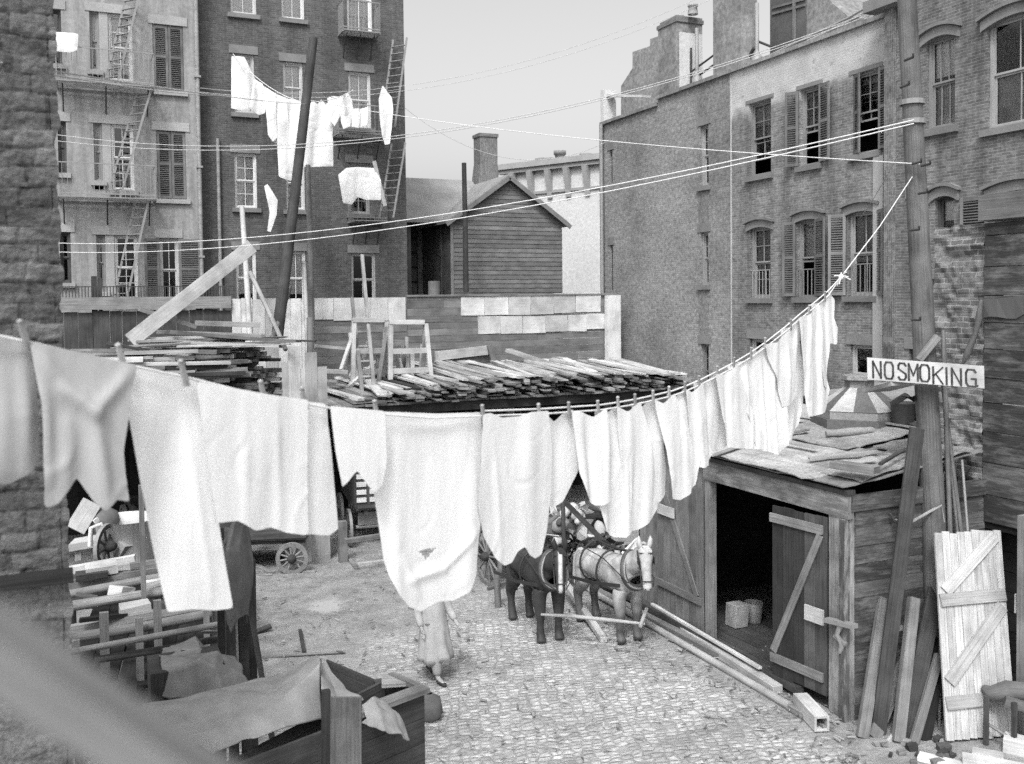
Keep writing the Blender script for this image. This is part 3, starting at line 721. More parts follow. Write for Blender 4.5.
mb.beam(((cx0+cx1)/2-.1, YM+2.7, cb-.5), ((cx0+cx1)/2, YM+2.7, zs_), wd*1.35, .9, (0,1,0), 1.0, 0, wd*1.02, .75)
mb.box(cx0, YM+2.35, zs_+.002, cx1, YM+3.05, cz, 1.0); mb.box(cx0-.04, YM+2.31, cz+.002, cx1+.04, YM+3.09, cz+.14, .85)
c = mb.build('chimney', M['brick_chim'], hs)

# ---- white building with bracketed cornice, far behind
A_, B_ = at(505, 300, 50), at(640, 300, 45.2); A_.z = B_.z = 0
u = (B_-A_).normalized(); n = V((u.y, -u.x, 0)); n = n if n.dot(CAM-A_) > 0 else -n
FW = Face(A_, u, n); L = (B_-A_).length; zt = at(560, 165, 48).z
wb = thing('white_building', FW.p(L/2, 0), 'plain white back wall with bracketed cornice behind the wooden house', 'building')
mb = MB(); wall_faces(mb, FW, L, zt, [], .2); shell(mb, FW, L, zt, 12); mb.build('wall', M['white_wall'], wb)
mb = MB(); fbeam(mb, FW, -.2, zt+.15, L, zt+.15, .28, .6, .1, 1); fbeam(mb, FW, -.2, zt-.1, L, zt-.1, .2, .35, .1, .95); fbeam(mb, FW, -.2, zt-1.3, L, zt-1.3, .14, .12, .04, .9); mb.build('cornice', M['paint_trim'], wb)
for k in range(7):
    mb = MB(); a = .6+L*k/7.2
    mb.prism([FW.p(a, zt-.2, .01), FW.p(a, zt-.2, .42), FW.p(a, zt-.5, .36), FW.p(a, zt-1.3, .16), FW.p(a, zt-1.65, .12), FW.p(a, zt-1.65, .01)], FW.u*.26, 1); mb.build('bracket', M['paint_trim'], wb)
for (x, y0, y1, w_, nm, lb) in ((546,163,157,.5,'chimney','low square chimney at the left end of the white cornice'), (560,166,149,.28,'chimney','slim pale chimney with round cap above white cornice'), (586,164,152,.3,'chimney','faint small chimney near the right end of white cornice')):
    c = at(x, y0, 51); t_ = at(x, y1, 51); mb = MB()
    mb.lathe((c.x, c.y, zt-.1), [(w_*1.9, 0), (w_*1.9, .5), (w_, .7), (w_, t_.z-zt-.2), (w_*1.25, t_.z-zt-.2), (w_*1.25, t_.z-zt), (w_*.4, t_.z-zt)], 8); tag(mb.build(nm, M['stucco']), lb, 'chimney')
mb = MB(); c = on_y(588, 222, 46); mb.beam(on_y(582, 221, 47), on_y(604, 221, 47), .5, .12); mb.beam(on_y(590, 227, 47), on_y(604, 231, 47), .3, .3)
for x in (584, 602): mb.beam(on_y(x, 221, 47), V((on_y(x, 221, 47).x, 47, 0)), .12, .12)
tag(mb.build('rear_porch', M['wood_old']), 'little rickety porch against the white wall beside stuccoed tenement', 'porch')
# ------------------------------------------------------------------ left near stone wall
YW = 6.6
q = on_y(60, 280, YW)
wl = thing('rubble_wall', (q.x-3, YW, 0), 'rough dark stone end wall filling the left edge', 'wall')
FWL = Face((q.x-7, YW, 0), (1,0,0), (0,-1,0)); WL_ = 7.0; zl = on_y(40, 577, YW).z
mb = MB(); RH = .118
def stone(a, b):
    bb = b+.06*noise.noise(V((a*2.6, b*1.8, 3)))+.012*noise.noise(V((a*9, b*7, 3))); row = math.floor(bb/RH); fr = bb/RH-row
    w_ = .2+.2*abs(noise.noise(V((row*3.7, .5, 9)))); off = noise.noise(V((row*7.3, 2.5, 1)))*3; aa = (a+off+.03*noise.noise(V((a*4, b*6, 5))))/w_; col = math.floor(aa); fa = aa-col
    e = min(fr*RH, (1-fr)*RH, fa*w_, (1-fa)*w_); r_ = min(1, e/.016); prof = math.sqrt(max(0, r_*(2-r_)))
    hsh = noise.noise(V((row*5.1, col*3.3, 7.7)))
    return prof, hsh
lo, hi, a_0 = 2.6, 8.6, WL_-1.3; nx, nz = 92, 430; vs = []; fs = []; uvs = []
tones = []
for j in range(nz+1):
    for i in range(nx+1):
        a = a_0+1.3*i/nx; b = lo+(hi-lo)*j/nz; prof, hsh = stone(a, b); k = 1.0 if b > zl else .6
        d = k*(.022*prof+.02*hsh*prof+.012*noise.noise(V((a*7, b*10, 2)))+.012*noise.noise(V((a*17, b*22, 8)))+.010*noise.noise(V((a*38, b*38, 2))))
        e = .03*noise.noise(V((b*5, 3.3, 1)))+.02*(prof-.5)*k if i == nx else 0
        vs.append(FWL.p(a+e, b, d-.02))
for j in range(nz):
    for i in range(nx):
        f = (j*(nx+1)+i, j*(nx+1)+i+1, (j+1)*(nx+1)+i+1, (j+1)*(nx+1)+i)
        a = a_0+1.3*(i+.5)/nx; b = lo+(hi-lo)*(j+.5)/nz; prof, hsh = stone(a, b)
        tn = (.45+.5*prof+.5*hsh+.35*noise.noise(V((a*8, b*11, 6)))) if b > zl else (1.05+.35*prof+.3*hsh+.2*noise.noise(V((a*8, b*11, 6))))  # tone darkens the joints: dirt plus painted shadow lines between stones
        mb.add([vs[q_] for q_ in f], [(0,1,2,3)], [[(a_0+1.3*((q_ % (nx+1))/nx), lo+(hi-lo)*((q_//(nx+1))/nz)) for q_ in f]], tn, True)
for (x0_, x1_, z0_, z1_) in ((0, a_0, 0, 11), (a_0, WL_-.03, 0, lo), (a_0, WL_-.03, hi, 11)):
    mb.add([FWL.p(x0_, z0_, 0), FWL.p(x1_, z0_, 0), FWL.p(x1_, z1_, 0), FWL.p(x0_, z1_, 0)], [(0,1,2,3)], [[(x0_, z0_), (x1_, z0_), (x1_, z1_), (x0_, z1_)]])
mb.add([FWL.p(WL_-.035, 0, 0), FWL.p(WL_-.035, 0, -.5), FWL.p(WL_-.035, 11, -.5), FWL.p(WL_-.035, 11, 0)], [(0,1,2,3)], [[(0,0),(.5,0),(.5,11),(0,11)]])
mb.add([FWL.p(0, 0, -.5), FWL.p(WL_-.03, 0, -.5), FWL.p(WL_-.03, 11, -.5), FWL.p(0, 11, -.5)], [(3,2,1,0)], [[(0,0),(7,0),(7,11),(0,11)]])
mb.add([FWL.p(0, 11, 0), FWL.p(WL_-.03, 11, 0), FWL.p(WL_-.03, 11, -.5), FWL.p(0, 11, -.5)], [(0,1,2,3)], [[(0,0),(7,0),(7,.5),(0,.5)]])
o = mb.build('stonework', M['rubble'], wl)
bmx = bmesh.new(); bmx.from_mesh(o.data); bmesh.ops.remove_doubles(bmx, verts=bmx.verts, dist=.0005); bmx.to_mesh(o.data); bmx.free()
mb = MB(); fbeam(mb, FWL, 0, zl, WL_+.03, zl-.0, .07, .12, .05, 1.0, .006); mb.build('ledge', M['wood_black'], wl)
# out of focus rail right in front of the viewer
mb = MB(); p0, p1 = at(-90, 592, .50), at(330, 872, .56)
mb.beam(p0, p1, .05, .026, Z, 1.5, .0)
tag(mb.build('wooden_rail', M['wood_old'], bevel=.002), 'blurred weathered rail slanting across the bottom left corner close by', 'railing')

# ------------------------------------------------------------------ back fence
YF = 27.5
fz = lambda px, py: on_y(px, py, YF)
def board_fence(x0, x1, zb, zt, name, label, mat, horizontal=True, bw=.2, y=YF, cap=None, posts=True):
    t = thing(name, ((x0+x1)/2, y, zb), label, 'fence', 'boards of the back fence'); mb = MB()
    if horizontal:
        z = zb
        while z < zt-.02:
            h = min(bw*rr(.85, 1.15), zt-z)
            xs = [x0]+sorted(rr(x0, x1) for _ in range(max(0, int((x1-x0)/4))))+[x1]
            for a, b in zip(xs, xs[1:]):
                if b-a > .05: mb.box(a+.004, y+rr(-.008, .008), z+.004, b-.004, y+.03, z+h-.004, rr(.72, 1.2), .003)
            z += h
    else:
        x = x0
        while x < x1-.02:
            w_ = min(bw*rr(.8, 1.2), x1-x)
            mb.box(x+.005, y+rr(-.01, .01), zb, x+w_-.005, y+.03, zt-rr(0, .05), rr(.65, 1.3), .003); x += w_
    mb.build('boards', M[mat], t)
    if posts:
        x = x0+.3
        while x < x1:
            mb = MB(); mb.box(x-.06, y+.035, zb, x+.06, y+.16, zt-.05); mb.build('post', M['wood_dark'], t); x += 2.4
    if cap:
        mb = MB(); mb.box(x0-.02, y-.07, zt+.003, x1+.02, y+.12, zt+cap, 1.0, .004); mb.build('cap_rail', M['wood_old'], t)
    return t
xA, xB, xC, xD, xE, xF, xG = (fz(x, 320).x for x in (60, 232, 314, 407, 460, 596, 612))
ztop = fz(250, 298).z; zR = 3.6
t = board_fence(xA-4, xB-.02, 0, fz(150, 310).z, 'board_fence', 'dark upright plank fence under a heavy beam below the pale tenement', 'wood_dark', False, .36)
mb = MB(); zb0 = fz(150, 309).z; zb1 = fz(150, 297).z; mb.box(xA-4, YF-.12, zb0, xB-.03, YF+.14, zb1, 1.2, .004); mb.build('top_beam', M['wood_old'], t)
mb = MB()
for k in range(70):
    x = xA-1+(xB-xA+1)*k/70; mb.box(x, YF, zb1+.002, x+.025, YF+.02, zb1+.3, 1)
mb.box(xA-1, YF+.002, zb1+.27, xB-.03, YF+.018, zb1+.295, 1); mb.build('spike_rail', M['iron'], t)
mb = MB()
for x0_, x1_, y_ in ((91,97,276),(98,102,278),(196,203,282)): a, b = fz(x0_, y_), fz(x1_, y_); mb.box(a.x, YF+.16, 0, b.x, YF+.24, a.z, rr(.8, 1.1))
mb.build('tall_board', M['wood_dark'], t)
board_fence(xB, xC-.01, zR-.2, ztop, 'board_fence', 'tall whitewashed fence panel behind the crossed sticks and lumber stack', 'whitewash', False, .3)
t = board_fence(xC, xD, 0, ztop, 'board_fence', 'grey boarded fence with a whitewashed upper half behind the trestles', 'fence_wood', True, .22)
mb = MB(); a = fz(318, 320)
for i in range(5):
    x = xC+.02+(xD-xC-.06)*i/5; mb.box(x, YF-.03, fz(318, 321).z+rr(-.05, .05), x+(xD-xC-.06)/5-.01, YF-.011, ztop-.02, rr(.93, 1.05))
mb.build('whitewashed_boards', M['whitewash'], t)
t = board_fence(xD+.01, xG, 0, fz(500, 296).z, 'board_fence', 'dark boarded fence pasted with blotched white sheets under the wooden house', 'fence_wood', True, .22, cap=.06)
mb = MB()
for i, (a0, a1, y0, y1) in enumerate(((461,484,297,315.5),(484.5,508,295.5,315),(508.5,530,294.5,315),(530.5,553,294,314.5),(553.5,575,293.5,313),(575.5,600,293,312),
        (478,500,316,334),(500.5,522,316,334),(522.5,545,316,333.5),(545.5,567,315.5,332),(567.5,586,314.5,331.5),(586.5,604,313.5,329))):
    p, q = fz(a0, y1), fz(a1, y0); mb.box(p.x, YF-.035, p.z, q.x, YF-.012, q.z, rr(.8, 1.1) if i not in (3, 4, 9) else .72, .012)
mb.build('whitewashed_sheet', M['whitewash'], t)
mb = MB(); p, q = fz(604, 352), fz(613, 295); mb.box(p.x, YF-.25, 3, q.x+.15, YF-.08, q.z, 1, .03); mb.build('end_post', M['whitewash'], t)
mb = MB(); p, q = fz(432, 360), fz(487, 348); mb.beam(fz(434, 356)-V((0,.1,0)), fz(486, 350)-V((0,.1,0)), .1, .28, (0,0,1), 1.3); mb.build('rail_board', M['wood_light'], t)
mb = MB(); mb.beam(fz(487, 345)-V((0,.2,0)), fz(494, 372)-V((0,.2,0)), .16, .1, (0,1,0)); mb.build('short_brace', M['wood_old'], t)

# ------------------------------------------------------------------ open wagon shelter with lumber on its roof
YS = 22.4; ZS = 3.5
sh = thing('wagon_shelter', (6, YS+2.5, 0), 'long low open fronted wagon shelter carrying lumber on its flat roof', 'shed')
mb = MB(); x = -5.0
while x < 15.9:
    w_ = rr(.2, .32); mb.beam((x+w_/2, YS-rr(.1, .3), ZS), (x+w_/2, YF-.3, ZS+.22), w_-.01, .05, Z, rr(.7, 1.25), .004); x += w_
mb.build('roof_boards', M['wood_old'], sh)
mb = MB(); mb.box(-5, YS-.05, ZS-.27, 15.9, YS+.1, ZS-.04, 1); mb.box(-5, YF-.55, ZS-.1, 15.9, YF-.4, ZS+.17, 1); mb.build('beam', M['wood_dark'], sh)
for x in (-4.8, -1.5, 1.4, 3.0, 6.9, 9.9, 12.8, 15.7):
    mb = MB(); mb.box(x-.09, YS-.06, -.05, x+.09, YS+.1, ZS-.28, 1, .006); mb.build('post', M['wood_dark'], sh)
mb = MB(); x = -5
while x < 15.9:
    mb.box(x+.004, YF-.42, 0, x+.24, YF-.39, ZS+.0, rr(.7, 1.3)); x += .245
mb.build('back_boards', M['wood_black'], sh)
# lumber, board by board
def board(p0, p1, w_, h, label, group, mat='wood_old', up=Z, name='board', tone=None):
    mb = MB(); mb.beam(p0, p1, w_, h, up, tone if tone else rr(.7, 1.25), .012)
    return tag(mb.build(name, M[mat]), label, 'board', group)
LG = 'boards of the tall lumber stack on the shelter roof'
lx0, lx1 = on_y(118, 380, 23.2).x, on_y(292, 380, 23.2).x
dr = V((math.cos(R(-27)), math.sin(R(-27)), 0)); pr_ = V((-dr.y, dr.x, 0)); UB2 = MB()
def under2(p0, p1, w_, h, *a): UB2.beam(p0, p1, w_, h, Z, rr(.5, 1.3), .004)
z = ZS+.1; lay = 0; zt_ = on_y(200, 349, 23.2).z
E0, E1 = on_y(196, 380, 22.2), on_y(293, 370, 23.6)
while z < zt_:
    h = rr(.06, .1); s_ = 0.0
    while s_ < 1:
        w_ = rr(.12, .28); p1 = E0.lerp(E1, s_)+dr*(rr(-.35, .3)-.04*lay); p1.z = z+h/2+rr(-.012, .012); dd_ = (dr+pr_*rr(-.12, .12)).normalized(); p0 = p1-dd_*rr(2.2, 3.6); p0.z = z+h/2+rr(-.02, .03)
        if random.random() < .93: (board if s_ < .1 or s_ > .82 or random.random() < .3 or z > zt_-.14 else under2)(p0, p1, w_, h, 'weathered board lying in the tall lumber stack on the shelter roof', LG, random.choice(('wood_old', 'wood_old', 'wood_dark', 'wood_light', 'wood_old')))
        s_ += (w_+.01)/2.3
    z += h+rr(.004, .025); lay += 1
o = UB2.build('stacked_lumber', M['wood_old']); o['kind'] = 'stuff'; o['label'] = 'inner boards of the tall lumber stack on the shelter roof'; o['category'] = 'lumber'
for k in range(44):
    p1 = on_y(rr(100, 215), rr(352, 395), rr(22.35, 22.7)); L = rr(.8, 2.2); board(p1-V((L/2, rr(-.2,.2), 0)), p1+V((L/2, rr(-.3,.1), rr(-.04,.04))), rr(.1, .25), rr(.05, .1), 'weathered board lying in the tall lumber stack on the shelter roof', LG, random.choice(('wood_old', 'wood_dark', 'wood_light', 'wood_old')))
for k in range(18):
    a = on_y(rr(110, 230), rr(338, 350), rr(22.7, 24.2)); L = rr(1.0, 2.6); yw = rr(-.45, .3); board(a, a+V((L*math.cos(yw), L*math.sin(yw), rr(-.12, .1))), rr(.1, .22), rr(.03, .07), 'weathered board tossed on top of the tall lumber stack', LG, random.choice(('wood_old', 'wood_dark', 'wood_light', 'wood_old')))
LT = 'boards of the tall lumber stack on the shelter roof'
def lb(x0, y0, x1, y1, d0, d1, w_, h, label, mat='wood_old', up=Z, name='board', group=None, cat='board'):
    mb = MB(); mb.beam(on_y(x0, y0, d0), on_y(x1, y1, d1), w_, h, up, 1.0, .004); return tag(mb.build(name, M[mat], bevel=.004), label, cat, group)
lb(107, 343, 180, 357, 22.9, 22.7, .2, .07, 'dark thick plank end sticking out left at the top of the lumber stack', 'wood_dark')
lb(128, 340, 278, 346, 23.2, 23.0, .36, .07, 'wide pale plank lying on top of the tall lumber stack', 'wood_light')
lb(157, 332, 262, 336, 23.6, 23.2, .2, .09, 'grey plank end poking left from the upper lumber stack', 'wood_old')
lb(195, 323, 260, 325, 24.2, 24.0, .3, .12, 'short pale plank on the very top of the lumber stack', 'wood_light')
lb(139, 309, 196, 327, 23.4, 23.6, .12, .1, 'round grey pole resting across the leaning white plank', 'wood_old', name='pole', cat='pole')
lb(130, 341, 252, 246, 22.9, 24.0, .34, .06, 'long pale plank leaning up steeply to the right over the lumber stack', 'wood_light', up=(0,-1,0), name='plank', cat='plank')
lb(170, 332, 283, 341, 23.0, 23.0, .22, .08, 'long grey plank near the top of the tall lumber stack', 'wood_old')
LL = 'boards of the low wide lumber stack on the shelter roof'
fx = lambda px: on_y(px, 395, 23).x
random.seed(21)
UB = MB()
def under(p0, p1, w_, h, *a): UB.beam(p0, p1, w_, h, Z, rr(.7, 1.9), .012)
x = fx(345); z0 = ZS+.06
prof = lambda x: .12+.34*max(0, min(1, (x-fx(345))/3.0))*(1 if x < fx(590) else max(.35, 1-(x-fx(590))/(fx(690)-fx(590))*.5))
while x < fx(674):
    w_ = rr(.1, .26); z = z0; top = z0+prof(x)
    while z < top:
        h = rr(.03, .065); y0 = YS-rr(-.45, .55); last = z+h+.02 >= top; sk = rr(-.6, .5)
        (board if last or random.random() < .12 else under)((x+w_/2, y0, z+h/2), (x+w_/2+sk, y0+rr(2.6, 4.2), z+h/2+rr(.06, .24)), w_, h, 'weathered board in the low wide lumber stack on the shelter roof', LL, random.choice(('wood_light', 'wood_light', 'wood_white', 'wood_light')) if last else random.choice(('wood_old', 'wood_dark', 'wood_old', 'wood_light')))
        z += h+rr(.01, .03)
    x += w_*rr(.75, 1.1)
o = UB.build('stacked_lumber', M['wood_old']); o['kind'] = 'stuff'; o['label'] = 'under layers of the low wide lumber stack on the shelter roof'; o['category'] = 'lumber'
lb(508, 350, 578, 374, 26.2, 24.2, .3, .09, 'pale plank propped against the fence above the low lumber stack', 'wood_light')
lb(570, 367, 652, 396, 24.6, 22.6, .34, .1, 'long grey plank slanting down over the right end of low lumber stack', 'wood_old')
lb(600, 361, 674, 374, 25.5, 24.2, .26, .08, 'grey plank lying across the far right end of the low lumber stack', 'wood_light')
lb(648, 386, 690, 380, 23.0, 24.0, .3, .08, 'short broken plank at the right tip of the low lumber stack', 'wood_old')
lb(575, 382, 640, 368, 23.4, 25.2, .3, .08, 'weathered plank pointing up right over the low lumber stack', 'wood_old')
lb(560, 371, 598, 364, 25.0, 25.2, .5, .14, 'short pale lump of wood on top of the low lumber stack', 'wood_light')
# upright pale boards in front of the tall stack
for i, (x0_, x1_, y0_, y1_) in enumerate(((282,288,362,403),(288.5,297,346,403),(297.5,305,368,403),(305.5,314,352,403),(314.5,324,366,403))):
    p, q = on_y(x0_, y1_, YS-.55), on_y(x1_, y0_, YS-.3); mb = MB()
    mb.beam(((p.x+q.x)/2, YS-.62, -.02), ((p.x+q.x)/2+.03, YS-.45, q.z), q.x-p.x, .04, (0,1,0), rr(.9, 1.1), .004)
    tag(mb.build('plank', M['wood_light']), ('pale upright plank leaning on the shelter front, %s of five' % ('leftmost', 'second from left', 'middle', 'fourth from left', 'rightmost')[i]), 'plank', 'pale upright planks leaning on the shelter front')
# poles and sticks standing on the roof
def pole(x0, y0, d0, x1, y1, d1, r, label, mat='wood_old', r1=None, cat='pole', name='pole'):
    mb = MB(); a, b = on_y(x0, y0, d0), on_y(x1, y1, d1); mb.tube([a, (a+b)/2+V((.01, 0, 0)), b], [r, ((r1 or r)+r)/2, r1 or r], 8, 1.0); return tag(mb.build(name, M[mat]), label, cat)
pole(276, 347, 25.6, 313.5, 38, 26.4, .16, 'tall dark clothesline pole leaning right in front of the brick tenement', 'wood_dark', .12)
pole(311, 320, 26.6, 308, 165, 26.8, .10, 'straight grey pole with carved middle beside the leaning clothesline pole', 'wood_old', .07)
pole(309, 392, 23.6, 304, 262, 26.5, .06, 'thin pale stick leaning upright right of the crossed sticks', 'wood_light')
pole(250, 338, 25.4, 242, 207, 27.2, .08, 'pale stick standing upright behind the long leaning plank', 'wood_light', .07)
pole(286, 350, 24.6, 250, 272, 26.2, .06, 'pale stick slanting down right to cross another stick', 'wood_light')
pole(272, 340, 25.2, 290, 287, 26.4, .07, 'grey stick slanting up right to cross another stick', 'wood_old')
pole(310, 376, 23.9, 310, 318, 24.3, .09, 'short thick grey stake on the shelter roof below thin stick', 'wood_old')
pole(466, 292, 32.0, 464, 163, 32.2, .11, 'dark pole standing in front of the clapboard house', 'wood_dark', .09)
pole(434, 296, 29, 434, 281, 29, .2, 'short pale stump post on the fence line below dark house wing', 'wood_old', cat='post', name='post')
# trestles
def trestle(x0, x1, y0, y1, yd, label, extra=True):
    t = thing('trestle', on_y((x0+x1)/2, y1, yd), label, 'trestle', 'wooden trestles stacked on the shelter roof'); mb = MB()
    a, b = on_y(x0, y0, yd), on_y(x1, y0, yd); zb = on_y((x0+x1)/2, y1, yd).z
    mb.beam(a, b, .14, .12, Z, 1.1); mb.build('top_bar', M['wood_light'], t)
    for p, sx in ((a, -.1), (b, .08)):
        for sy in (-.35, .45):
            mb = MB(); mb.beam(V((p.x+sx, p.y+sy, zb)), V((p.x+.05, p.y, p.z-.05)), .11, .09, (0,1,0), rr(.9, 1.1)); mb.build('leg', M['wood_light'], t)
    mb = MB(); f = .38
    for fz_, k in ((.45, -.16), (.75, -.26)):
        z = a.z-(a.z-zb)*fz_; mb.beam((a.x-.04, yd+k, z), (b.x+.05, yd+k, z), .05, .14, Z, 1.0)
    mb.build('crossbar', M['wood_light'], t); return t
trestle(389, 424, 322, 386, 24.3, 'pale wooden trestle with crossbars, right of the two on the roof')
trestle(352, 384, 320, 388, 24.9, 'weathered wooden trestle partly behind ladder on the shelter roof')
t = thing('ladder', on_y(368, 405, 23.3), 'rough homemade ladder leaning up in front of the trestles', 'ladder')
for xa, xb in ((363, 352), (375, 362)):
    mb = MB(); mb.beam(on_y(xa, 401, 23.2), on_y(xb, 298 if xa == 363 else 255, 26.6), .09, .06, (0,1,0), 1.1); mb.build('rail', M['wood_old'], t)
mb = MB()
for k in range(6):
    f = (k+.5)/7; a = on_y(363, 401, 23.2).lerp(on_y(352, 298, 26.6), f); b = a+V((.33, 0, 0)); mb.beam(a, b, .05, .04)
mb.build('rung', M['wood_light'], t)
lb(343, 392, 388, 352, 24.2, 25.3, .12, .08, 'pale stick slanting between the two trestles', 'wood_light', name='stick', cat='stick')
lb(341, 370, 352, 338, 24.4, 24.9, .1, .08, 'short pale stick leaning left of the trestles', 'wood_light', name='stick', cat='stick')
random.seed(77)
for k in range(16):
    x0_, y0_ = rr(350, 420), rr(380, 394); x1_, y1_ = x0_+rr(-14, 14), rr(325, 366); d_ = rr(24.2, 25.6)
    lb(x0_, y0_, x1_, y1_, d_, d_+rr(0, .8), rr(.05, .13), rr(.05, .09), 'loose pale stick propped among the trestles on the shelter roof', random.choice(('wood_light', 'wood_old', 'wood_light')), name='stick', group='sticks propped among the trestles', cat='stick')
lb(316, 346, 348, 349, 24.6, 25.0, .15, .08, 'thin pale board lying between upright planks and trestles', 'wood_light')
lb(325, 371, 346, 372, 24.0, 24.0, .4, .1, 'short pale board end beside the upright planks', 'wood_light')

# ------------------------------------------------------------------ carts
def wheel(parent, c, ax, r, name='wheel', spokes=12, mat='wood_old', w_=.06):
    ax = V(ax).normalized(); c = V(c); a = V((0,0,1)); a = (a-ax*a.dot(ax)).normalized(); b = ax.cross(a)
    mb = MB(); n = 32; 
    prof = [(r-.075, -w_/2), (r, -w_/2), (r, w_/2), (r-.075, w_/2), (r-.075, -w_/2)]
    mb.lathe(c, prof, n, ax, 1.0, False)
    for k in range(spokes):
        t = 2*math.pi*(k+.3)/spokes; d = a*math.cos(t)+b*math.sin(t); mb.tube([c+d*.06, c+d*(r-.07)], [.028, .02], 6, rr(.9, 1.1))
    wo = mb.build(name, M[mat], parent)
    mb = MB(); mb.lathe(c, [(r+.002, -w_/2-.004), (r+.014, -w_/2-.004), (r+.014, w_/2+.004), (r+.002, w_/2+.004)], n, ax, 1, False); mb.build('tyre', M['iron_grey'], wo)
    mb = MB(); mb.lathe(c, [(.0, -.16), (.06, -.16), (.1, -.09), (.1, .08), (.06, .16), (.0, .16)], 12, ax, 1); mb.build('hub', M['wood_dark'], wo)
    return wo
def cart(loc, rz, L, W, zb, rf, rb, label, hb=.35, mat='wood_dark', name='wagon', slats=False, tongue=True):
    t = thing(name, (0,0,0), label, 'wagon'); mb = MB(); y0, y1 = -L/2, L/2
    n = int(W/.2)
    for k in range(n): mb.box(-W/2+W*k/n+.003, y0, zb, -W/2+W*(k+1)/n-.003, y1, zb+.04, rr(.8, 1.2))
    for s in (-1, 1): mb.box(s*W/2-.03, y0, zb+.042, s*W/2+.03, y1, zb+hb, rr(.8, 1.2))
    for y in (y0, y1): mb.box(-W/2+.032, y-.03, zb+.042, W/2-.032, y+.03, zb+hb*1.1, rr(.8, 1.2))
    for s in (-1, 1): mb.box(s*W*.3-.05, y0+.05, zb-.13, s*W*.3+.05, y1-.05, zb-.002, 1)
    mb.build('bed', M[mat], t)
    for y, r in ((y0+rf*.9, rf), (y1-rb*.9, rb)):
        mb = MB(); mb.tube([(-W/2-.2, y, r), (W/2+.2, y, r)], .05, 8); mb.box(-W*.42, y-.06, r+.05, W*.42, y+.06, zb-.132, .9); mb.build('axle', M['iron_grey'], t)
        for s in (-1, 1): wheel(t, (s*(W/2+.12), y, r), (s, 0, 0), r)
    if tongue:
        mb = MB(); mb.tube([(0, y0+.3, rf), (0, y0-1.2, rf*.8), (0, y0-2.6, .12)], [.05, .045, .035], 8); mb.build('tongue', M['wood_old'], t)
    if slats:
        mb = MB()
        for k in range(6):
            for i in range(4): mb.box(-W/2-.02+W*.25*i+.03, y0-.07, zb+.2+.19*k, -W/2-.02+W*.25*(i+1)-.05, y0-.034, zb+.2+.19*k+.11, rr(.9, 1.1))
        mb.build('pale_slats', M['wood_white'], t)
    t.location = loc; t.rotation_euler = (0, 0, rz); return t
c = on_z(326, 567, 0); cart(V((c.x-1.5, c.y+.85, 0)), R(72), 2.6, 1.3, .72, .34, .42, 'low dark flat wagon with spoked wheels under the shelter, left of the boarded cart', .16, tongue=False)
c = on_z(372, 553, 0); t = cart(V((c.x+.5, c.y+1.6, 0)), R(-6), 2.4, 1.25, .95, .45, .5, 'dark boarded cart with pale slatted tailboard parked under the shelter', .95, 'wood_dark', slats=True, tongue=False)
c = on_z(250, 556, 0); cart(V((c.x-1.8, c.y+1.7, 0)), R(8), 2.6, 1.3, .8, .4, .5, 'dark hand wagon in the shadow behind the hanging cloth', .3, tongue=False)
def ground_board(x0, y0, x1, y1, w_, h, label, mat='wood_old', name='board', lift=0, lift1=None, group=None, round_=0, cat='board'):
    a, b = on_z(x0, y0, h/2+lift), on_z(x1, y1, h/2+(lift if lift1 is None else lift1)); mb = MB()
    if round_: mb.tube([a, b], [h/2, h/2], 10, 1.0)
    else: mb.beam(a, b, w_, h, Z, 1.0, .005)
    return tag(mb.build(name, M[mat], bevel=0 if round_ else .006), label, cat, group)
ground_board(345, 541, 392, 534, .12, .1, 'grey rail lying raised in front of the boarded cart', 'wood_old', lift=.75, name='rail', cat='rail')
ground_board(358, 565, 392, 560, .12, .08, 'pale stick on the ground in front of the boarded cart', 'wood_light', name='stick', cat='stick')
ground_board(250, 570, 316, 572, .1, .05, 'thin stick lying on the dirt before the flat wagon', 'wood_old', name='stick', cat='stick')
ground_board(347, 556, 357, 569, .1, .06, 'short stick on the dirt beside the small wagon wheel', 'wood_old', name='stick', cat='stick')
ground_board(245, 561, 272, 573, .12, .06, 'short dark board on dirt left of the flat wagon', 'wood_old')
c = on_z(343, 562, 0); mb = MB(); mb.box(c.x-.09, c.y-.09, -.02, c.x+.09, c.y+.09, .95, 1.0); tag(mb.build('post', M['wood_old']), 'short grey post standing between flat wagon and boarded cart', 'post')

# ---- stuff wagon behind the horses
c = on_z(483, 588, 0)
wx, wy = c.x, c.y
lw = cart(V((wx+1.2, wy+1.2, 0)), R(2), 3.2, 1.9, 1.0, .62, .66, 'heavy two horse wagon with large spoked wheels and a rubble load', .3, 'wood_old', tongue=False)
random.seed(5)
for k in range(130):
    x, y = rr(-.5, 2.1), rr(-2.0, -.5); z = rr(.08, 1.55)*max(.2, 1-((x-.9)/1.5)**2*.6); mb = MB(); r = rr(.07, .2)
    q = V((wx+1.2+x, wy+1.2+y, z)); d = V((rr(-1,1), rr(-1,1), rr(-.6,.6))).normalized()*r*rr(1, 2.2)
    if k % 3: mb.beam(q-d, q+d, r*rr(.3, 1), r*rr(.3, .9), V((rr(-1,1), rr(-1,1), 1)), rr(.7, 1.3), .03)
    else: mb.tube([q-d*.6, q-d*.3, q+d*.3, q+d*.6], [r*.3, r*.7, r*.8, r*.35], 9, 1.0)
    tag(mb.build('scrap_piece', M[random.choice(('wood_light', 'wood_old', 'wood_white', 'wood_dark', 'wood_light'))]), 'broken piece of scrap in the heap piled behind the two horses', 'scrap', 'scrap heaped behind the horses')
a = at(592, 470, 19.3)
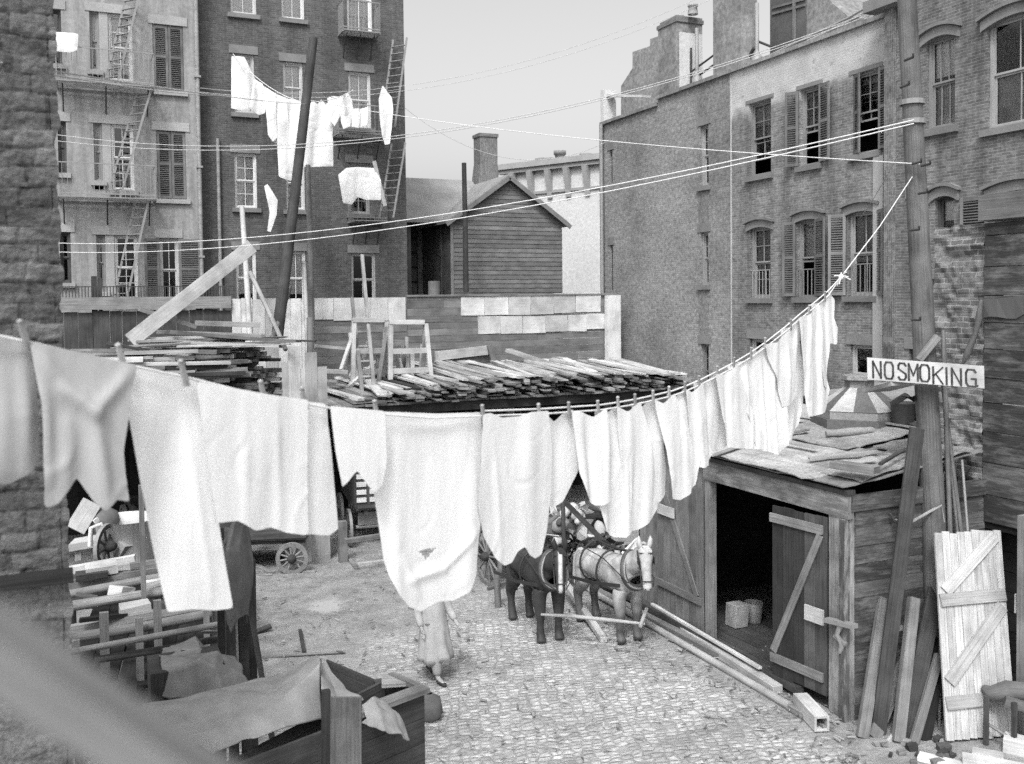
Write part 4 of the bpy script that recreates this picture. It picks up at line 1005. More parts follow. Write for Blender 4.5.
lbb = MB(); lbb.beam(at(563, 500, 18.9), at(607, 545, 18.9), .09, .1, Z, 1.0); tag(lbb.build('pole', M['wood_dark']), 'dark pole slanting across the front of the rubble load', 'pole')
lbb = MB(); lbb.tube([at(564, 548, 18.6), at(563, 503, 18.8)], .045, 8, 1); tag(lbb.build('stake', M['wood_dark']), 'dark upright stake between the horses in front of the load', 'stake')
# wagon tongue, yoke and posts between the horses
mb = MB(); mb.beam(at(562, 578, 18.9), on_z(604, 640, .06), .12, .1, Z, 1.05); tag(mb.build('wagon_pole', M['wood_light'], bevel=.006), 'pale wagon pole sloping down to the cobbles between the two horses', 'wagon pole')
mb = MB(); a, b = at(541, 614.5, 16.25), at(645, 624, 16.0); mb.tube([a, a.lerp(b, .3)+Z*.02, a.lerp(b, .7)+Z*.01, b], [.022, .034, .034, .022], 8, .9); mb.tube([b+V((-.12,-.05,0)), b+V((.25,.35,.12))], .035, 8, 1); tag(mb.build('neck_yoke', M['wood_light']), 'pale wooden yoke bar hanging low in front of both horses', 'yoke')
for x, y0_, y1_, r, lb_ in ((498, 608, 575, .07, 'stubby pale post with crosspiece left of the brown horse'), (532, 607, 545, .055, 'pale upright stick beside the hind legs of brown horse')):
    q = on_z(x, y0_, 0); tp = at(x-1, y1_, (q-CAM).dot(FWD)); mb = MB(); mb.tube([q, tp], [r, r*.9], 8, 1)
    if x == 498: mb.beam(tp-Z*.25+V((-.2,0,0)), tp-Z*.15+V((.6,.1,0)), .06, .06)
    tag(mb.build('post', M['wood_old']), lb_, 'post')

# ------------------------------------------------------------------ stable shed on the right
XS = 9.93
cn = on_z(850, 722, 0); XS = cn.x; YC = cn.y
yF = lambda px, py: on_x(px, py, XS).y
ZT = on_x(848, 489, XS).z
FS = Face((XS, yF(640, 600), 0), (0,-1,0), (-1,0,0)); WS = FS.o.y-YC
sa = lambda px, py: FS.ab(px, py)
st = thing('stable_shed', (XS+1, (YC+FS.o.y)/2, 0), 'low wooden stable shed with patchy tin roof and open double doors', 'shed')
aL0, aL1 = sa(660, 560)[0], sa(705.5, 560)[0]; aJ = sa(712, 560)[0]; aR0, aR1 = sa(782, 600)[0], sa(830, 600)[0]
zl0 = ZT-.42
mb = MB()     # front boards left of the doorway
a = 0
while a < aJ-.13:
    w_ = min(rr(.16, .26), aJ-.13-a); mb.beam(FS.p(a+w_/2, -.02, -.02), FS.p(a+w_/2, ZT-.05, -.02), w_-.008, .03, FS.n, rr(.75, 1.2), .003); a += w_
mb.build('front_boards', M['wood_old'], st)
mb = MB(); fbeam(mb, FS, aJ-.06, 0, aJ-.06, zl0, .14, .14, -.02, 1.1, .004); mb.build('door_post', M['wood_old'], st)
mb = MB(); fbeam(mb, FS, aR1+.02+(WS-aR1-.02)/2, -.02, aR1+.02+(WS-aR1-.02)/2, zl0, WS-aR1-.03, .15, -.03, 1.3, .006); fbeam(mb, FS, WS-.05, 0, WS-.05, zl0-.002, .1, .1, .06, .6); mb.build('corner_post', M['wood_flaky'], st)
mb = MB(); fbeam(mb, FS, aJ-.14, zl0+.17, WS+.03, zl0+.17, .33, .1, .02, 1.15, .008); mb.build('lintel', M['wood_flaky'], st)
mb = MB(); fbeam(mb, FS, aJ-.3, ZT-.04, WS+.05, ZT-.04, .06, .16, .03, .8, .01); mb.build('eave_board', M['wood_dark'], st)
# side wall (faces the viewer), boards laid flat
XE = 12.3
mb = MB(); z = -.02
while z < ZT-.3:
    h = rr(.2, .3); mb.box(XS+.08, YC-.012+rr(-.006, .006), z+.004, XE, YC+.02, min(z+h, ZT-.3)-.003, rr(.7, 1.4), .004); z += h
mb.build('side_boards', M['wood_mottled'], st)
mb = MB(); mb.box(XS-.02, YC-.06, ZT-.30, XE, YC+.04, ZT-.08, 1.0, .012); mb.build('side_beam', M['wood_mottled'], st)
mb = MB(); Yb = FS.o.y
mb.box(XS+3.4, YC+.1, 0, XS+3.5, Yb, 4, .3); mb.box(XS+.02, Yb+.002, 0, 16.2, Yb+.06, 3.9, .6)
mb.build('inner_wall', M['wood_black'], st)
mb = MB(); z = 0
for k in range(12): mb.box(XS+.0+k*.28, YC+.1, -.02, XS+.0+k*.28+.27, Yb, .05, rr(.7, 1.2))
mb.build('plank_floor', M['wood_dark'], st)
# roof sheets
roof = lambda x: ZT+.06+(x-XS)*(4.05-ZT)/(16.2-XS)
def sheet(x0, x1, y0, y1, lift, mat, tone, ripple=.02, seed=0, name='roof_sheet', skew=0):
    mb = MB(); nx, ny = 14, 14; vs = []
    for j in range(ny+1):
        for i in range(nx+1):
            x = x0+(x1-x0)*i/nx; y = y0+(y1-y0)*j/ny+skew*i/nx
            e = 1 if i == 0 or j == 0 else .5
            jx = .05*noise.noise(V((y*3, seed, 1))) if i in (0, nx) else 0; jy = .05*noise.noise(V((x*3, seed, 4))) if j in (0, ny) else 0
            vs.append((x+jx, y+jy, roof(x)+lift+ripple*e*noise.noise(V((x*1.6, y*1.6, seed)))+ripple*.5*noise.noise(V((x*5, y*5, seed)))))
    fs = [(j*(nx+1)+i, j*(nx+1)+i+1, (j+1)*(nx+1)+i+1, (j+1)*(nx+1)+i) for j in range(ny) for i in range(nx)]
    uv = [[(vs[k][0]+seed, vs[k][1]) for k in f] for f in fs]
    mb.add(vs, fs, uv, tone, False)
    o = mb.build(name, M[mat], st); s = o.modifiers.new('thick', 'SOLIDIFY'); s.thickness = .018; s.offset = 1; return o
sheet(XS-.16, 12.2, YC-.06, YC+1.3, 0, 'tar', 1.6, .01, 1, 'roof_deck'); sheet(XS-.16, 16.15, YC+1.28, Yb+.1, -.012, 'tar', 1.6, .01, 1, 'roof_deck')
random.seed(11)
mb = MB()
sheet(XS-.22, XS+1.5, YC+.55, YC+3.2, .04, 'tin', 1.1, .04, 2); sheet(XS-.25, XS+1.3, YC+3.0, Yb+.05, .06, 'tin', 1.2, .04, 3)
sheet(XS+1.2, XS+3.2, YC+1.35, YC+3.6, .07, 'tin', .95, .05, 4); sheet(XS+.1, XS+1.7, YC-.1, YC+.7, .05, 'tin', .85, .05, 5, skew=.2)
sheet(XS+1.6, XS+2.3, YC-.08, YC+1.2, .07, 'tin', .8, .06, 6); sheet(XS+1.4, XS+3.4, YC+3.5, Yb, .09, 'tin', 1.05, .05, 7)
sheet(XS+2.6, XS+5.6, YC+1.3, YC+2.9, .06, 'tar', 1.9, .05, 8); sheet(XS+3.3, XS+5.9, YC+2.4, Yb, .08, 'tar', 2.1, .05, 9)
random.seed(13)
for k in range(16):
    x, y = XS+rr(.0, 3.2), YC+rr(.4, 4.2); L = rr(.3, 1.1); a = rr(-.5, .5)+(1.57 if k % 2 else 0); mb = MB(); z = roof(x)+.14
    mb.beam((x-L/2*math.cos(a), y-L/2*math.sin(a), roof(x-L/2*math.cos(a))+.13), (x+L/2*math.cos(a), y+L/2*math.sin(a), roof(x+L/2*math.cos(a))+.14), rr(.05, .2), rr(.015, .04), Z, rr(.7, 1.2), .01)
    tag(mb.build('wood_strip', M[random.choice(('wood_old', 'wood_dark', 'slate', 'wood_light'))]), 'broken strip lying loose on the patchy stable roof', 'strip', 'loose strips on the stable roof')
# doors: plank leaf with ledges and brace
def plank_door(F, a0, a1, z0, z1, d, mat, name, lm, ledges, braces, label=None, plate=None, nb=6, tones=None, parent=None, lw=.13):
    mb = MB()
    for k in range(nb):
        x0, x1 = a0+(a1-a0)*k/nb, a0+(a1-a0)*(k+1)/nb
        fbeam(mb, F, (x0+x1)/2, z0+rr(-.02, .01), (x0+x1)/2, z1+rr(-.01, .01), x1-x0-.007, .03, d, tones[k] if tones else rr(.8, 1.15), .002)
    o = mb.build(name, M[mat], parent)
    if label: o['label'] = label
    for (x0, y0, x1, y1) in ledges: mb = MB(); fbeam(mb, F, x0, y0, x1, y1, lw, .035, d+.035, 1.0, .003); mb.build('ledge', M[lm], o)
    for (x0, y0, x1, y1) in braces: mb = MB(); fbeam(mb, F, x0, y0, x1, y1, lw*.9, .03, d+.034, 1.0, .003); mb.build('brace', M[lm], o)
    if plate:
        x0, x1, y0, y1 = plate; mb = MB(); fbeam(mb, F, x0, (y0+y1)/2, x1, (y0+y1)/2, y1-y0, .035, d+.06, 1); mb.build('pale_plate', M['wood_white'], o)
    return o
zd = zl0-.03
# left leaf swung flat against the front
o = plank_door(FS, aL0, aL1, .12, zd-.2, .045, 'wood_old', 'door', 'wood_old', [(aL0+.02, .72, aL1-.02, .72), ], [(aL0+.2, zd-.3, aL1-.15, .78)], 'open left leaf of weathered planks with long diagonal brace', (aL0+.1, aL0+.62, 2.02, 2.2), 7, None, st)
# right leaf, half closed, swung a little outward on its right edge
G = Face(FS.p(aR1, 0, .05), (-FS.u*math.cos(R(-7))+FS.n*math.sin(R(7))), V((0,0,0))); G.n = -(G.u.cross(Z)).normalized(); G.n = G.n if G.n.x < 0 else -G.n
wd_ = aR1-aR0
G2 = Face(G.p(wd_, 0), -G.u, G.n); zD1, zD2, zD3 = on_x(806, 523, XS).z, on_x(802, 664, XS).z, on_x(817, 611, XS).z
o = plank_door(G2, 0, wd_, .22, zd-.03, 0, 'wood_dark', 'door', 'wood_old', [(-.03, zD1, wd_-.06, zD1), (-.02, zD2, wd_-.04, zD2)], [(.04, zD2+.1, wd_-.1, zD1-.08)], 'right leaf of dark planks with pale ledges and brace',
               (wd_-.36, wd_-.02, zD3-.12, zD3+.1), 5, [.55, .62, .58, 1.5, 1.1], st)
# shed clutter inside
c = on_z(724, 628, .06); mb = MB(); mb.beam(c+V((.3,0,0)), c+V((.3,0,.42)), .3, .3, (0,1,0), 1, .02); tag(mb.build('crate', M['wood_white'], bevel=.01), 'small pale box just inside the dark stable doorway', 'box')
c2 = on_z(738, 624, .06); mb = MB(); mb.lathe((c2.x+.35, c2.y, c2.z-.0), [(.14, 0), (.17, .36), (.15, .36), (.13, .02)], 12, Z, 1); tag(mb.build('bucket', M['iron_grey']), 'grey pail standing beside the pale box in the stable doorway', 'bucket')
c3 = on_z(775, 612, .06); mb = MB(); mb.lathe((c3.x+.8, c3.y+.4, c3.z), [(.26, 0), (.33, .3), (.34, .5), (.28, .9), (.25, .9)], 14, Z, 1); tag(mb.build('barrel', M['wood_dark']), 'dark barrel half hidden behind the right stable door', 'barrel')
# vise like lump on corner post
p = on_x(842, 628, XS-.1); mb = MB(); mb.beam(p+V((-.05,.25,.05)), p+V((0,-.25,.1)), .12, .06); mb.tube([p+V((-.02,0,.05)), p+V((-.05,.05,-.1)), p+V((0,-.02,-.22)), p+V((-.02,.03,-.36))], [.05,.035,.06,.03], 7); mb.beam(p+V((-.03,.12,-.14)), p+V((-.02,-.1,-.2)), .05, .04); tag(mb.build('bracket', M['iron_grey']), 'rusty clamp hanging on the corner post of the stable shed', 'bracket')

# skylight cupola
base = on_z(876, 427, roof(12.9)); cx, cy = base.x+.15, base.y+.55; zb = roof(cx)
cu = thing('roof_skylight', (cx, cy, zb), 'six sided striped skylight cupola with flat cap on the stable roof', 'skylight')
def octa(r, z, off=R(-112)): return [V((cx+r*math.cos(off+k*math.pi/3), cy+r*math.sin(off+k*math.pi/3), z)) for k in range(6)]
pxm = 950/(base-CAM).dot(FWD); rb = 46/pxm
z1 = zb+.30; z2 = z1+.40
for (r0, za, zb_, nm) in ((rb*1.08, zb-.15, zb+.16, 'base'), (rb*.98, zb+.162, z1, 'curb')):
    mb = MB(); mb.prism(octa(r0, za), (0,0,zb_-za), 1.0); mb.build(nm, M['slate'] if nm == 'curb' else M['tar'], cu)
lo, hi = octa(rb*1.0, z1+.003), octa(rb*.3, z2)
for kk, nm, mt in ((0, 'pale_panel', 'wood_white'), (1, 'grey_panel', 'tar')):
    mb = MB()
    for k in range(6):
        a, b, c_, d_ = lo[k], lo[(k+1)%6], hi[(k+1)%6], hi[k]
        for h in range(2):
            f0, f1 = h/2, (h+1)/2
            if (h == kk): mb.add([a.lerp(b, f0), a.lerp(b, f1), d_.lerp(c_, f1), d_.lerp(c_, f0)], [(0,1,2,3)], [[(0,0),(.4,0),(.4,1),(0,1)]], rr(.9, 1.1))
    mb.build(nm, M[mt], cu)
mb = MB(); mb.prism(octa(rb*.32, z2-.02), (0,0,.14), .7); mb.prism(octa(rb*.42, z2+.122), (0,0,.07), 1); mb.build('cap', M['tin'], cu)
c = on_z(903, 428, roof(13)); mb = MB(); mb.lathe((c.x, c.y, roof(c.x)+.08), [(.17, 0), (.21, .38), (.225, .40), (.2, .4), (.14, .04)], 14); tag(mb.build('bucket', M['iron']), 'black bucket on the stable roof right of the skylight', 'bucket')
mb = MB(); mb.beam(on_z(833, 464, roof(10.6)+.14), on_z(877, 470, roof(10.6)+.14), .2, .1, Z, 1.0); tag(mb.build('board', M['wood_old'], bevel=.005), 'short thick board lying near the front edge of stable roof', 'board')
mb = MB(); mb.beam(on_z(876, 390, 4.6), on_z(905, 383, 4.75), .5, .06, Z, 1.1); tag(mb.build('board', M['wood_light']), 'pale board sloping behind the bucket on the stable roof', 'board')
mb = MB(); mb.tube([on_z(880, 464, roof(11)+.12), on_z(900, 452, roof(11.4)+.14), on_z(916, 446, roof(11.8)+.16)], .03, 6); tag(mb.build('stick', M['wood_dark']), 'dark stick lying on the tin sheets near the leaning boards', 'stick')
mb = MB(); mb.tube([on_z(895, 402, 4.35), on_z(905, 396, 4.5), on_z(914, 399, 4.5), on_z(920, 396, 4.5)], .05, 8); tag(mb.build('bent_pipe', M['iron']), 'black bent pipe above the bucket beside the skylight', 'pipe')
mb = MB(); mb.beam(on_z(768, 415, 3.75), on_z(785, 412, 3.75), .3, .14); tag(mb.build('board', M['wood_dark']), 'dark block at the far left of the stable roof beneath hanging socks', 'board')
mb = MB(); a, b = on_z(826, 434, roof(11.8)+.1), on_z(873, 430, roof(12.2)+.1); mb.tube([a, a.lerp(b, .5), b], [.05, .075, .05], 8); tag(mb.build('rolled_felt', M['slate']), 'roll of grey roofing felt in front of the skylight', 'roll')

# ------------------------------------------------------------------ board wall and brick pier at the right edge
XW = 12.3
bw = thing('board_wall', (XW, 9, 0), 'high dark wall of wide horizontal boards at the right edge', 'wall')
yq = on_x(985, 350, XW).y; FBW = Face((XW, yq, 0), (0,-1,0), (-1,0,0)); zt = on_x(1000, 222, XW).z; z525 = on_x(990, 522, XW).z
mb = MB(); z = z525
while z < zt-.05:
    h = min(rr(.34, .5), zt-z); fbeam(mb, FBW, 0, z+h/2, 5.5, z+h/2, h-.012, .05, rr(-.012, .012), rr(.75, 1.45), .004); z += h
mb.build('boards', M['wood_mottled'], bw)
mb = MB(); z = 0
while z < z525-.08: fbeam(mb, FBW, .0, z+.15, 5.5, z+.15, .28, .04, -.35, rr(.6, 1)); z += .3
fbeam(mb, FBW, 0, z525-.05, 5.5, z525-.05, .1, .2, -.1, .5); mb.build('lower_boards', M['wood_black'], bw)
mb = MB(); z1_ = on_x(1004, 196, XW).z
fbeam(mb, FBW, 0, (zt+z1_)/2+.03, 5.5, (zt+z1_)/2+.03, z1_-zt, .25, .03, .9, .01); mb.build('top_slab', M['wood_old'], bw)
mb = MB(); n = 40; tops = []; bots = []
for k in range(n+1):
    a = 5.5*k/n; b = on_x(985, 299, XW).z+.0+.05*noise.noise(V((a*2, 1, 1)))+ .12*min(1, a/2); tops.append(FBW.p(a, b, .07)); bots.append(FBW.p(a, b-.28-.1*noise.noise(V((a*3, 5, 1))), .045+.02*math.sin(a*9)))
mb.add(tops+bots, [(k, k+1, n+2+k, n+1+k) for k in range(n)], [[(0,0)]*4]*n, 1, False)
o = mb.build('torn_felt', M['tar'], bw); o.modifiers.new('t', 'SOLIDIFY').thickness = .02
bp = thing('brick_wall', (XW, yq+.8, 0), 'crumbling rough brick wall between the utility pole and board wall', 'wall')
yp = on_x(934, 350, XW).y; FP = Face((XW, yp, 0), (0,-1,0), (-1,0,0)); Wp = yp-yq-.01; hp = on_x(962, 226, XW).z
mb = MB(); nx, nz = 26, 90; vs = []
for j in range(nz+1):
    for i in range(nx+1):
        a, b = Wp*i/nx, hp*j/nz; d = .07*noise.noise(V((a*3, b*6, 4)))+.04*noise.noise(V((a*9, b*14, 4)))
        if j == nz: b += .12*noise.noise(V((a*3, 2, 2)))
        vs.append(FP.p(a, b, d))
fs = [(j*(nx+1)+i, j*(nx+1)+i+1, (j+1)*(nx+1)+i+1, (j+1)*(nx+1)+i) for j in range(nz) for i in range(nx)]
mb.add(vs, fs, [[(Wp*(f[k]%(nx+1))/nx, hp*(f[k]//(nx+1))/nz) for k in range(4)] for f in fs], 1, False)
mb.add([FP.p(0,hp-.05,0), FP.p(Wp,hp-.05,0), FP.p(Wp,hp-.05,-.4), FP.p(0,hp-.05,-.4)], [(0,1,2,3)], [[(0,0),(1,0),(1,.4),(0,.4)]], 1)
mb.add([FP.p(0,0,0), FP.p(0,0,-.4), FP.p(0,hp,-.4), FP.p(0,hp,0)], [(0,1,2,3)], [[(0,0),(.4,0),(.4,7),(0,7)]], 1)
mb.add([FP.p(Wp,0,-.4), FP.p(0,0,-.4), FP.p(0,hp,-.4), FP.p(Wp,hp,-.4)], [(0,1,2,3)], [[(0,0),(1,0),(1,7),(0,7)]], 1)
mb.build('brickwork', M['brick_low'], bp)
mb = MB(); q = [on_x(981, 300, XW-.12), on_x(979, 318, XW-.2), on_x(975, 335, XW-.15), on_x(968, 352, XW-.25), on_x(962, 366, XW-.2)]
mb.tube(q, [.03, .05, .035, .055, .02], 7, 1); tag(mb.build('torn_strip', M['tar']), 'torn black tar paper strip dangling above the sign', 'strip')

# ------------------------------------------------------------------ utility pole and sign
ZP = 13.7
pb = on_z(938, 712, 0); 
pb = at(937, 600, ZP); pt = at(905, -40, ZP+.25); d = (pt-pb)/(pt.z-pb.z); foot = pb-d*pb.z
up = thing('utility_pole', foot, 'tall rough grey wooden pole carrying clotheslines at right', 'pole')
mb = MB(); n = 22; pts = [foot+d*(pt.z+.5)*k/n+V((.012*noise.noise(V((k*.6, 1, 1))), 0, 0)) for k in range(n+1)]
mb.tube(pts, [.185-.055*k/n for k in range(n+1)], 12, 1.0); mb.build('shaft', M['pole_wood'], up)
mb = MB(); a = on_plane(902, 20, pb+V((0,.0,0)), -FWD); 
def ring(z, r=.2):
    mb = MB(); c = foot+d*z; mb.lathe(c-Z*.03, [(r, 0), (r+.02, .0), (r+.02, .07), (r, .07)], 14, Z, 1, False); mb.build('iron_band', M['iron_grey'], up)
zw1, zw2 = at(914, 120, ZP).z, at(920, 164, ZP).z
ring(zw1, .16); ring(at(921, 100, ZP).z, .16)
mb = MB()
for px, py in ((906,86),(910,59),(918,163),(927,165),(917,320),(916,230),(924,193)):
    p = at(px, py, ZP-.17); mb.tube([p+V((0,.1,0)), p-FWD*.1, p-FWD*.1+Z*.05], .018, 6)
mb.build('hook', M['iron'], up)
mb = MB(); mb.beam(at(919, 360, ZP-.1), at(938, 336, ZP-.15), .06, .1); tag(mb.build('stick', M['wood_old']), 'short stick nailed slanting above the sign on the pole', 'stick')
sg = thing('sign', at(926, 372, ZP-.3), 'pale board sign reading NO SMOKING nailed to the pole', 'sign')
s0, s1 = at(867, 373, ZP-.1), at(984.5, 373.5, ZP-.55); 
tl, tr, br_, bl = (at(867, 357.5, ZP-.12), at(984, 366, ZP-.55), at(984.5, 388.5, ZP-.55), at(867.5, 379.5, ZP-.12))
nrm = (tr-tl).cross(bl-tl).normalized(); nrm = nrm if nrm.dot(FWD) < 0 else -nrm
mb = MB(); mb.prism([tl, tr, br_, bl], -nrm*.03, 1.0); o = mb.build('board', M['sign'], sg)
eu = (tr-tl).normalized(); Ls = (tr-tl).length; hs_ = (tl-bl).length
GL = {'N': [[(0,0),(0,1)],[(0,1),(1,0)],[(1,0),(1,1)]], 'O': [[(.2,0),(0,.2)],[(0,.2),(0,.8)],[(0,.8),(.2,1)],[(.2,1),(.8,1)],[(.8,1),(1,.8)],[(1,.8),(1,.2)],[(1,.2),(.8,0)],[(.8,0),(.2,0)]],
      'S': [[(1,.85),(.8,1)],[(.8,1),(.2,1)],[(.2,1),(0,.85)],[(0,.85),(0,.65)],[(0,.65),(1,.35)],[(1,.35),(1,.15)],[(1,.15),(.8,0)],[(.8,0),(.2,0)],[(.2,0),(0,.15)]],
      'M': [[(0,0),(0,1)],[(0,1),(.5,.3)],[(.5,.3),(1,1)],[(1,1),(1,0)]], 'K': [[(0,0),(0,1)],[(0,.45),(1,1)],[(.25,.6),(1,0)]], 'I': [[(.5,0),(.5,1)]],
      'G': [[(1,.85),(.8,1)],[(.8,1),(.2,1)],[(.2,1),(0,.8)],[(0,.8),(0,.2)],[(0,.2),(.2,0)],[(.2,0),(1,0)],[(1,0),(1,.45)],[(1,.45),(.55,.45)]]}
slots = [('N',873,881),('O',885,893.5),('S',899,906.5),('M',909.5,918.5),('O',921,930),('K',934,943.5),('I',945.5,949),('N',952.5,961.5),('G',966.5,976)]
mb = MB()
def sp(px, v): 
    f = (px-867)/(984.3-867); return tl.lerp(tr, f).lerp(bl.lerp(br_, f), 1-v)+nrm*.006
for chv, x0_, x1_ in slots:
    for (a, b) in GL[chv]:
        v0 = .12 if x0_ < 930 else .06
        fA, fB = sp(x0_+(x1_-x0_)*a[0], v0+.74*a[1]), sp(x0_+(x1_-x0_)*b[0], v0+.74*b[1]); e = (fB-fA).normalized()*.008
        mb.beam(fA-e, fB+e, .027 if abs(a[0]-b[0]) < .3 else .02, .006, nrm, 1)
q = sp(977.5, .1); mb.beam(q-eu*.012, q+eu*.012, .024, .006, nrm, 1)
mb.build('lettering', M['black_paint'], o)
# leaning boards right of the shed
def lean(x0, y0, x1, y1, depth1, w_, label, mat='wood_old', h=.05, yaw=0, name='board', cat='board', group='boards leaning beside the stable shed', rnd=False):
    a = on_z(x0, y0, 0.0); b = at(x1, y1, depth1); mb = MB()
    if rnd: mb.tube([a, b], [w_, w_*.85], 8, 1.0)
    else: mb.beam(a, b, w_, h, -FWD, 1.0, .004)
    return tag(mb.build(name, M[mat], bevel=0 if rnd else .004), label, cat, group)
lean(878, 735, 917, 428, 13.3, .2, 'wide dark board leaning from shed side up to the pole', 'wood_dark', .05)
lean(862, 738, 884, 598, 13.4, .15, 'grey board with bolt plates leaning left beside the shed corner', 'wood_old', .1)
lean(874, 738, 905, 660, 13.4, .2, 'short grey board leaning right at the foot of the heap', 'wood_old', .04)
lean(898, 742, 914, 598, 13.3, .15, 'tall narrow grey plank with bolt plates in the middle of the heap', 'wood_old', .11)
lean(906, 738, 936, 590, 13.6, .24, 'wide dark plank leaning right behind the bolted narrow plank', 'wood_dark', .05)
lean(914, 744, 939, 655, 13.2, .12, 'grey stick leaning against the white plank door', 'wood_old', .06)
lean(922, 740, 941, 640, 13.5, .26, 'black board in the shadow beside the white plank door', 'wood_black', .04)
lean(888, 742, 922, 700, 13.2, .05, 'short thin stick at the foot of the leaning boards', 'wood_light', .04)
q = on_z(880, 662, 1.0); mb = MB(); mb.beam(at(871, 678, 13.2), at(893, 678, 13.25), .1, .06); tag(mb.build('cross_stick', M['wood_old']), 'small crosspiece between two leaning bolted boards', 'stick')
mb = MB()
pp = [at(894, 628, 13.3), at(906, 628, 13.3)]; mb.beam(pp[0], pp[1], .08, .05); tag(mb.build('cross_stick', M['wood_old']), 'upper small crosspiece among the leaning boards', 'stick')
# thin rods beside the pole
for i, (x0_, y0_, x1_, y1_, r, lb_) in enumerate(((950,530,943,330,.035,'thick pale rod standing right of the pole up past the sign'), (961,530,941,372,.028,'thin rod leaning between pole and brick wall, rightmost foot'), (957,528,944,400,.022,'thin dark rod leaning behind the thicker rods'),
        (967,522,962,460,.02,'short thin rod in front of the rough brick wall'), (942,540,943,473,.022,'upright hooked iron rod beside the pole'))):
    b = at(x1_, y1_, 13.95); a_ = at(x0_, y0_, 13.7); dd = (b-a_).normalized(); a_ = a_-dd*(a_.z/dd.z) if dd.z > .1 else a_
    mb = MB(); mb.tube([a_, b], r, 8, 1)
    if i == 4: mb.tube([b, b+V((.12,-.05,0))], r, 8, 1)
    tag(mb.build('rod', M['wood_old'] if i < 3 else M['iron_grey']), lb_, 'rod', 'rods standing by the pole')
mb = MB(); a, b = at(908, 524, 13.5), at(941, 505, 13.6); c_ = at(895, 520, 13.4); mb.tube([c_, at(901, 522, 13.45), a, b, b+V((.05,0,-.25))], .022, 8); tag(mb.build('hooked_pole', M['wood_light']), 'pale hooked stick jutting across the leaning boards', 'hook')
mb = MB(); mb.tube([at(890, 513, 13.4), at(895, 522, 13.35), at(903, 523, 13.4), at(905, 510, 13.45)], .02, 6); tag(mb.build('iron_hook', M['iron']), 'black iron hook on the shed wall beside dark leaning board', 'hook')
# white plank door leaning on the wall
db = [on_z(946, 742, 0.02), on_z(1016, 736, 0.02)]; dl = at(934, 533, 13.35); drr = at(1009, 528, 13.2)
GD = Face(db[0], (db[1]-db[0]).normalized(), V((0,0,0))); upv = (dl-db[0]); hd = upv.length; wdd = (db[1]-db[0]).length
dz = (upv-GD.u*upv.dot(GD.u)).normalized(); GD.n = GD.u.cross(dz).normalized(); GD.n = GD.n if GD.n.dot(FWD) < 0 else -GD.n
dd = thing('plank_door', db[0].lerp(db[1], .5), 'flaking white painted plank door leaning against the board wall', 'door')
sh_ = upv.dot(GD.u)
def dp(a, b, d=0): return GD.o+GD.u*(a+sh_*b/hd)+dz*b+GD.n*d
mb = MB(); nb = 9
for k in range(nb):
    x = wdd*(k+.5)/nb; mb.beam(dp(x, rr(0,.03)), dp(x, hd-rr(0,.04)), wdd/nb-.006, .03, GD.n, rr(.85, 1.1), .002)
mb.build('planks', M['door_paint'], dd)
for b in (.48, hd*.66, hd-.12 if False else hd*.655+.001)[:2]:
    mb = MB(); mb.beam(dp(.02, b, .033), dp(wdd-.02, b+.03, .033), .17, .035, GD.n, .95, .004); mb.build('ledge', M['door_paint'], dd)
for (a0, b0, a1, b1) in ((.08, .75, wdd-.08, hd*.66-.12), (.1, hd*.66+.12, wdd-.12, hd-.1)):
    mb = MB(); mb.beam(dp(a0, b0, .032), dp(a1, b1, .032), .17, .034, GD.n, .98, .004); mb.build('brace', M['door_paint'], dd)
mb = MB(); p = at(1018, 602, 13.0); mb.beam(p-Z*.15, p+Z*.12, .12, .03, (0,1,0), 1); tag(mb.build('latch_plate', M['wood_white'], bevel=.006), 'small white latch plate right of the white plank door', 'latch')
mb = MB(); q0 = on_z(1016, 740, 0); mb.beam(V((q0.x+.35, q0.y+.1, 0)), V((q0.x+.35, q0.y+.1, 3.0)), .3, .12, (0,1,0), .9); tag(mb.build('door_jamb', M['wood_old']), 'grey upright board at the right edge beside the white door', 'board')
# rough bench with planks, bricks
tb = thing('work_bench', on_z(1005, 745, 0), 'rough split log bench in front of the white door at lower right', 'bench')
mb = MB(); mb.tube([at(984, 688, 12.75), at(992, 694, 12.6), at(1008, 690, 12.5), at(1030, 692, 12.35), at(1060, 690, 12.2)], [.05, .11, .13, .12, .12], 9, 1.0); mb.beam(at(1004, 700, 12.4), at(1040, 708, 12.25), .16, .1, Z, .8, .02); mb.build('top', M['wood_old'], tb)
for x, y in ((986, 745), (1014, 752), (1040, 750)):
    mb = MB(); q = on_z(x, y, 0); tp = V((q.x, q.y, at(x, 695, 12.5).z)); mb.beam(q, tp, .055, .05, (0,1,0)); mb.build('leg', M['wood_dark'], tb)
mb = MB(); mb.tube([at(985, 722, 12.6), at(1010, 738, 12.3)], .02, 6); mb.build('stretcher', M['wood_old'], tb)
for i, (x0_, y0_, x1_, y1_, w_, h, lb_) in enumerate(((972,754,1004,760,.2,.12,'pale squared block on the ground, left in front of the bench'), (962,760,1030,772,.22,.12,'long pale block at the bottom edge below the bench'), (1004,742,1040,750,.25,.2,'pale squared block beneath the bench at the right edge'), (918,756,985,772,.2,.06,'pale plank lying on the cobbles at the bottom edge'))):
    ground_board(x0_, y0_, x1_, y1_, w_, h, lb_, 'wood_white', 'wood_block', .0, cat='block')
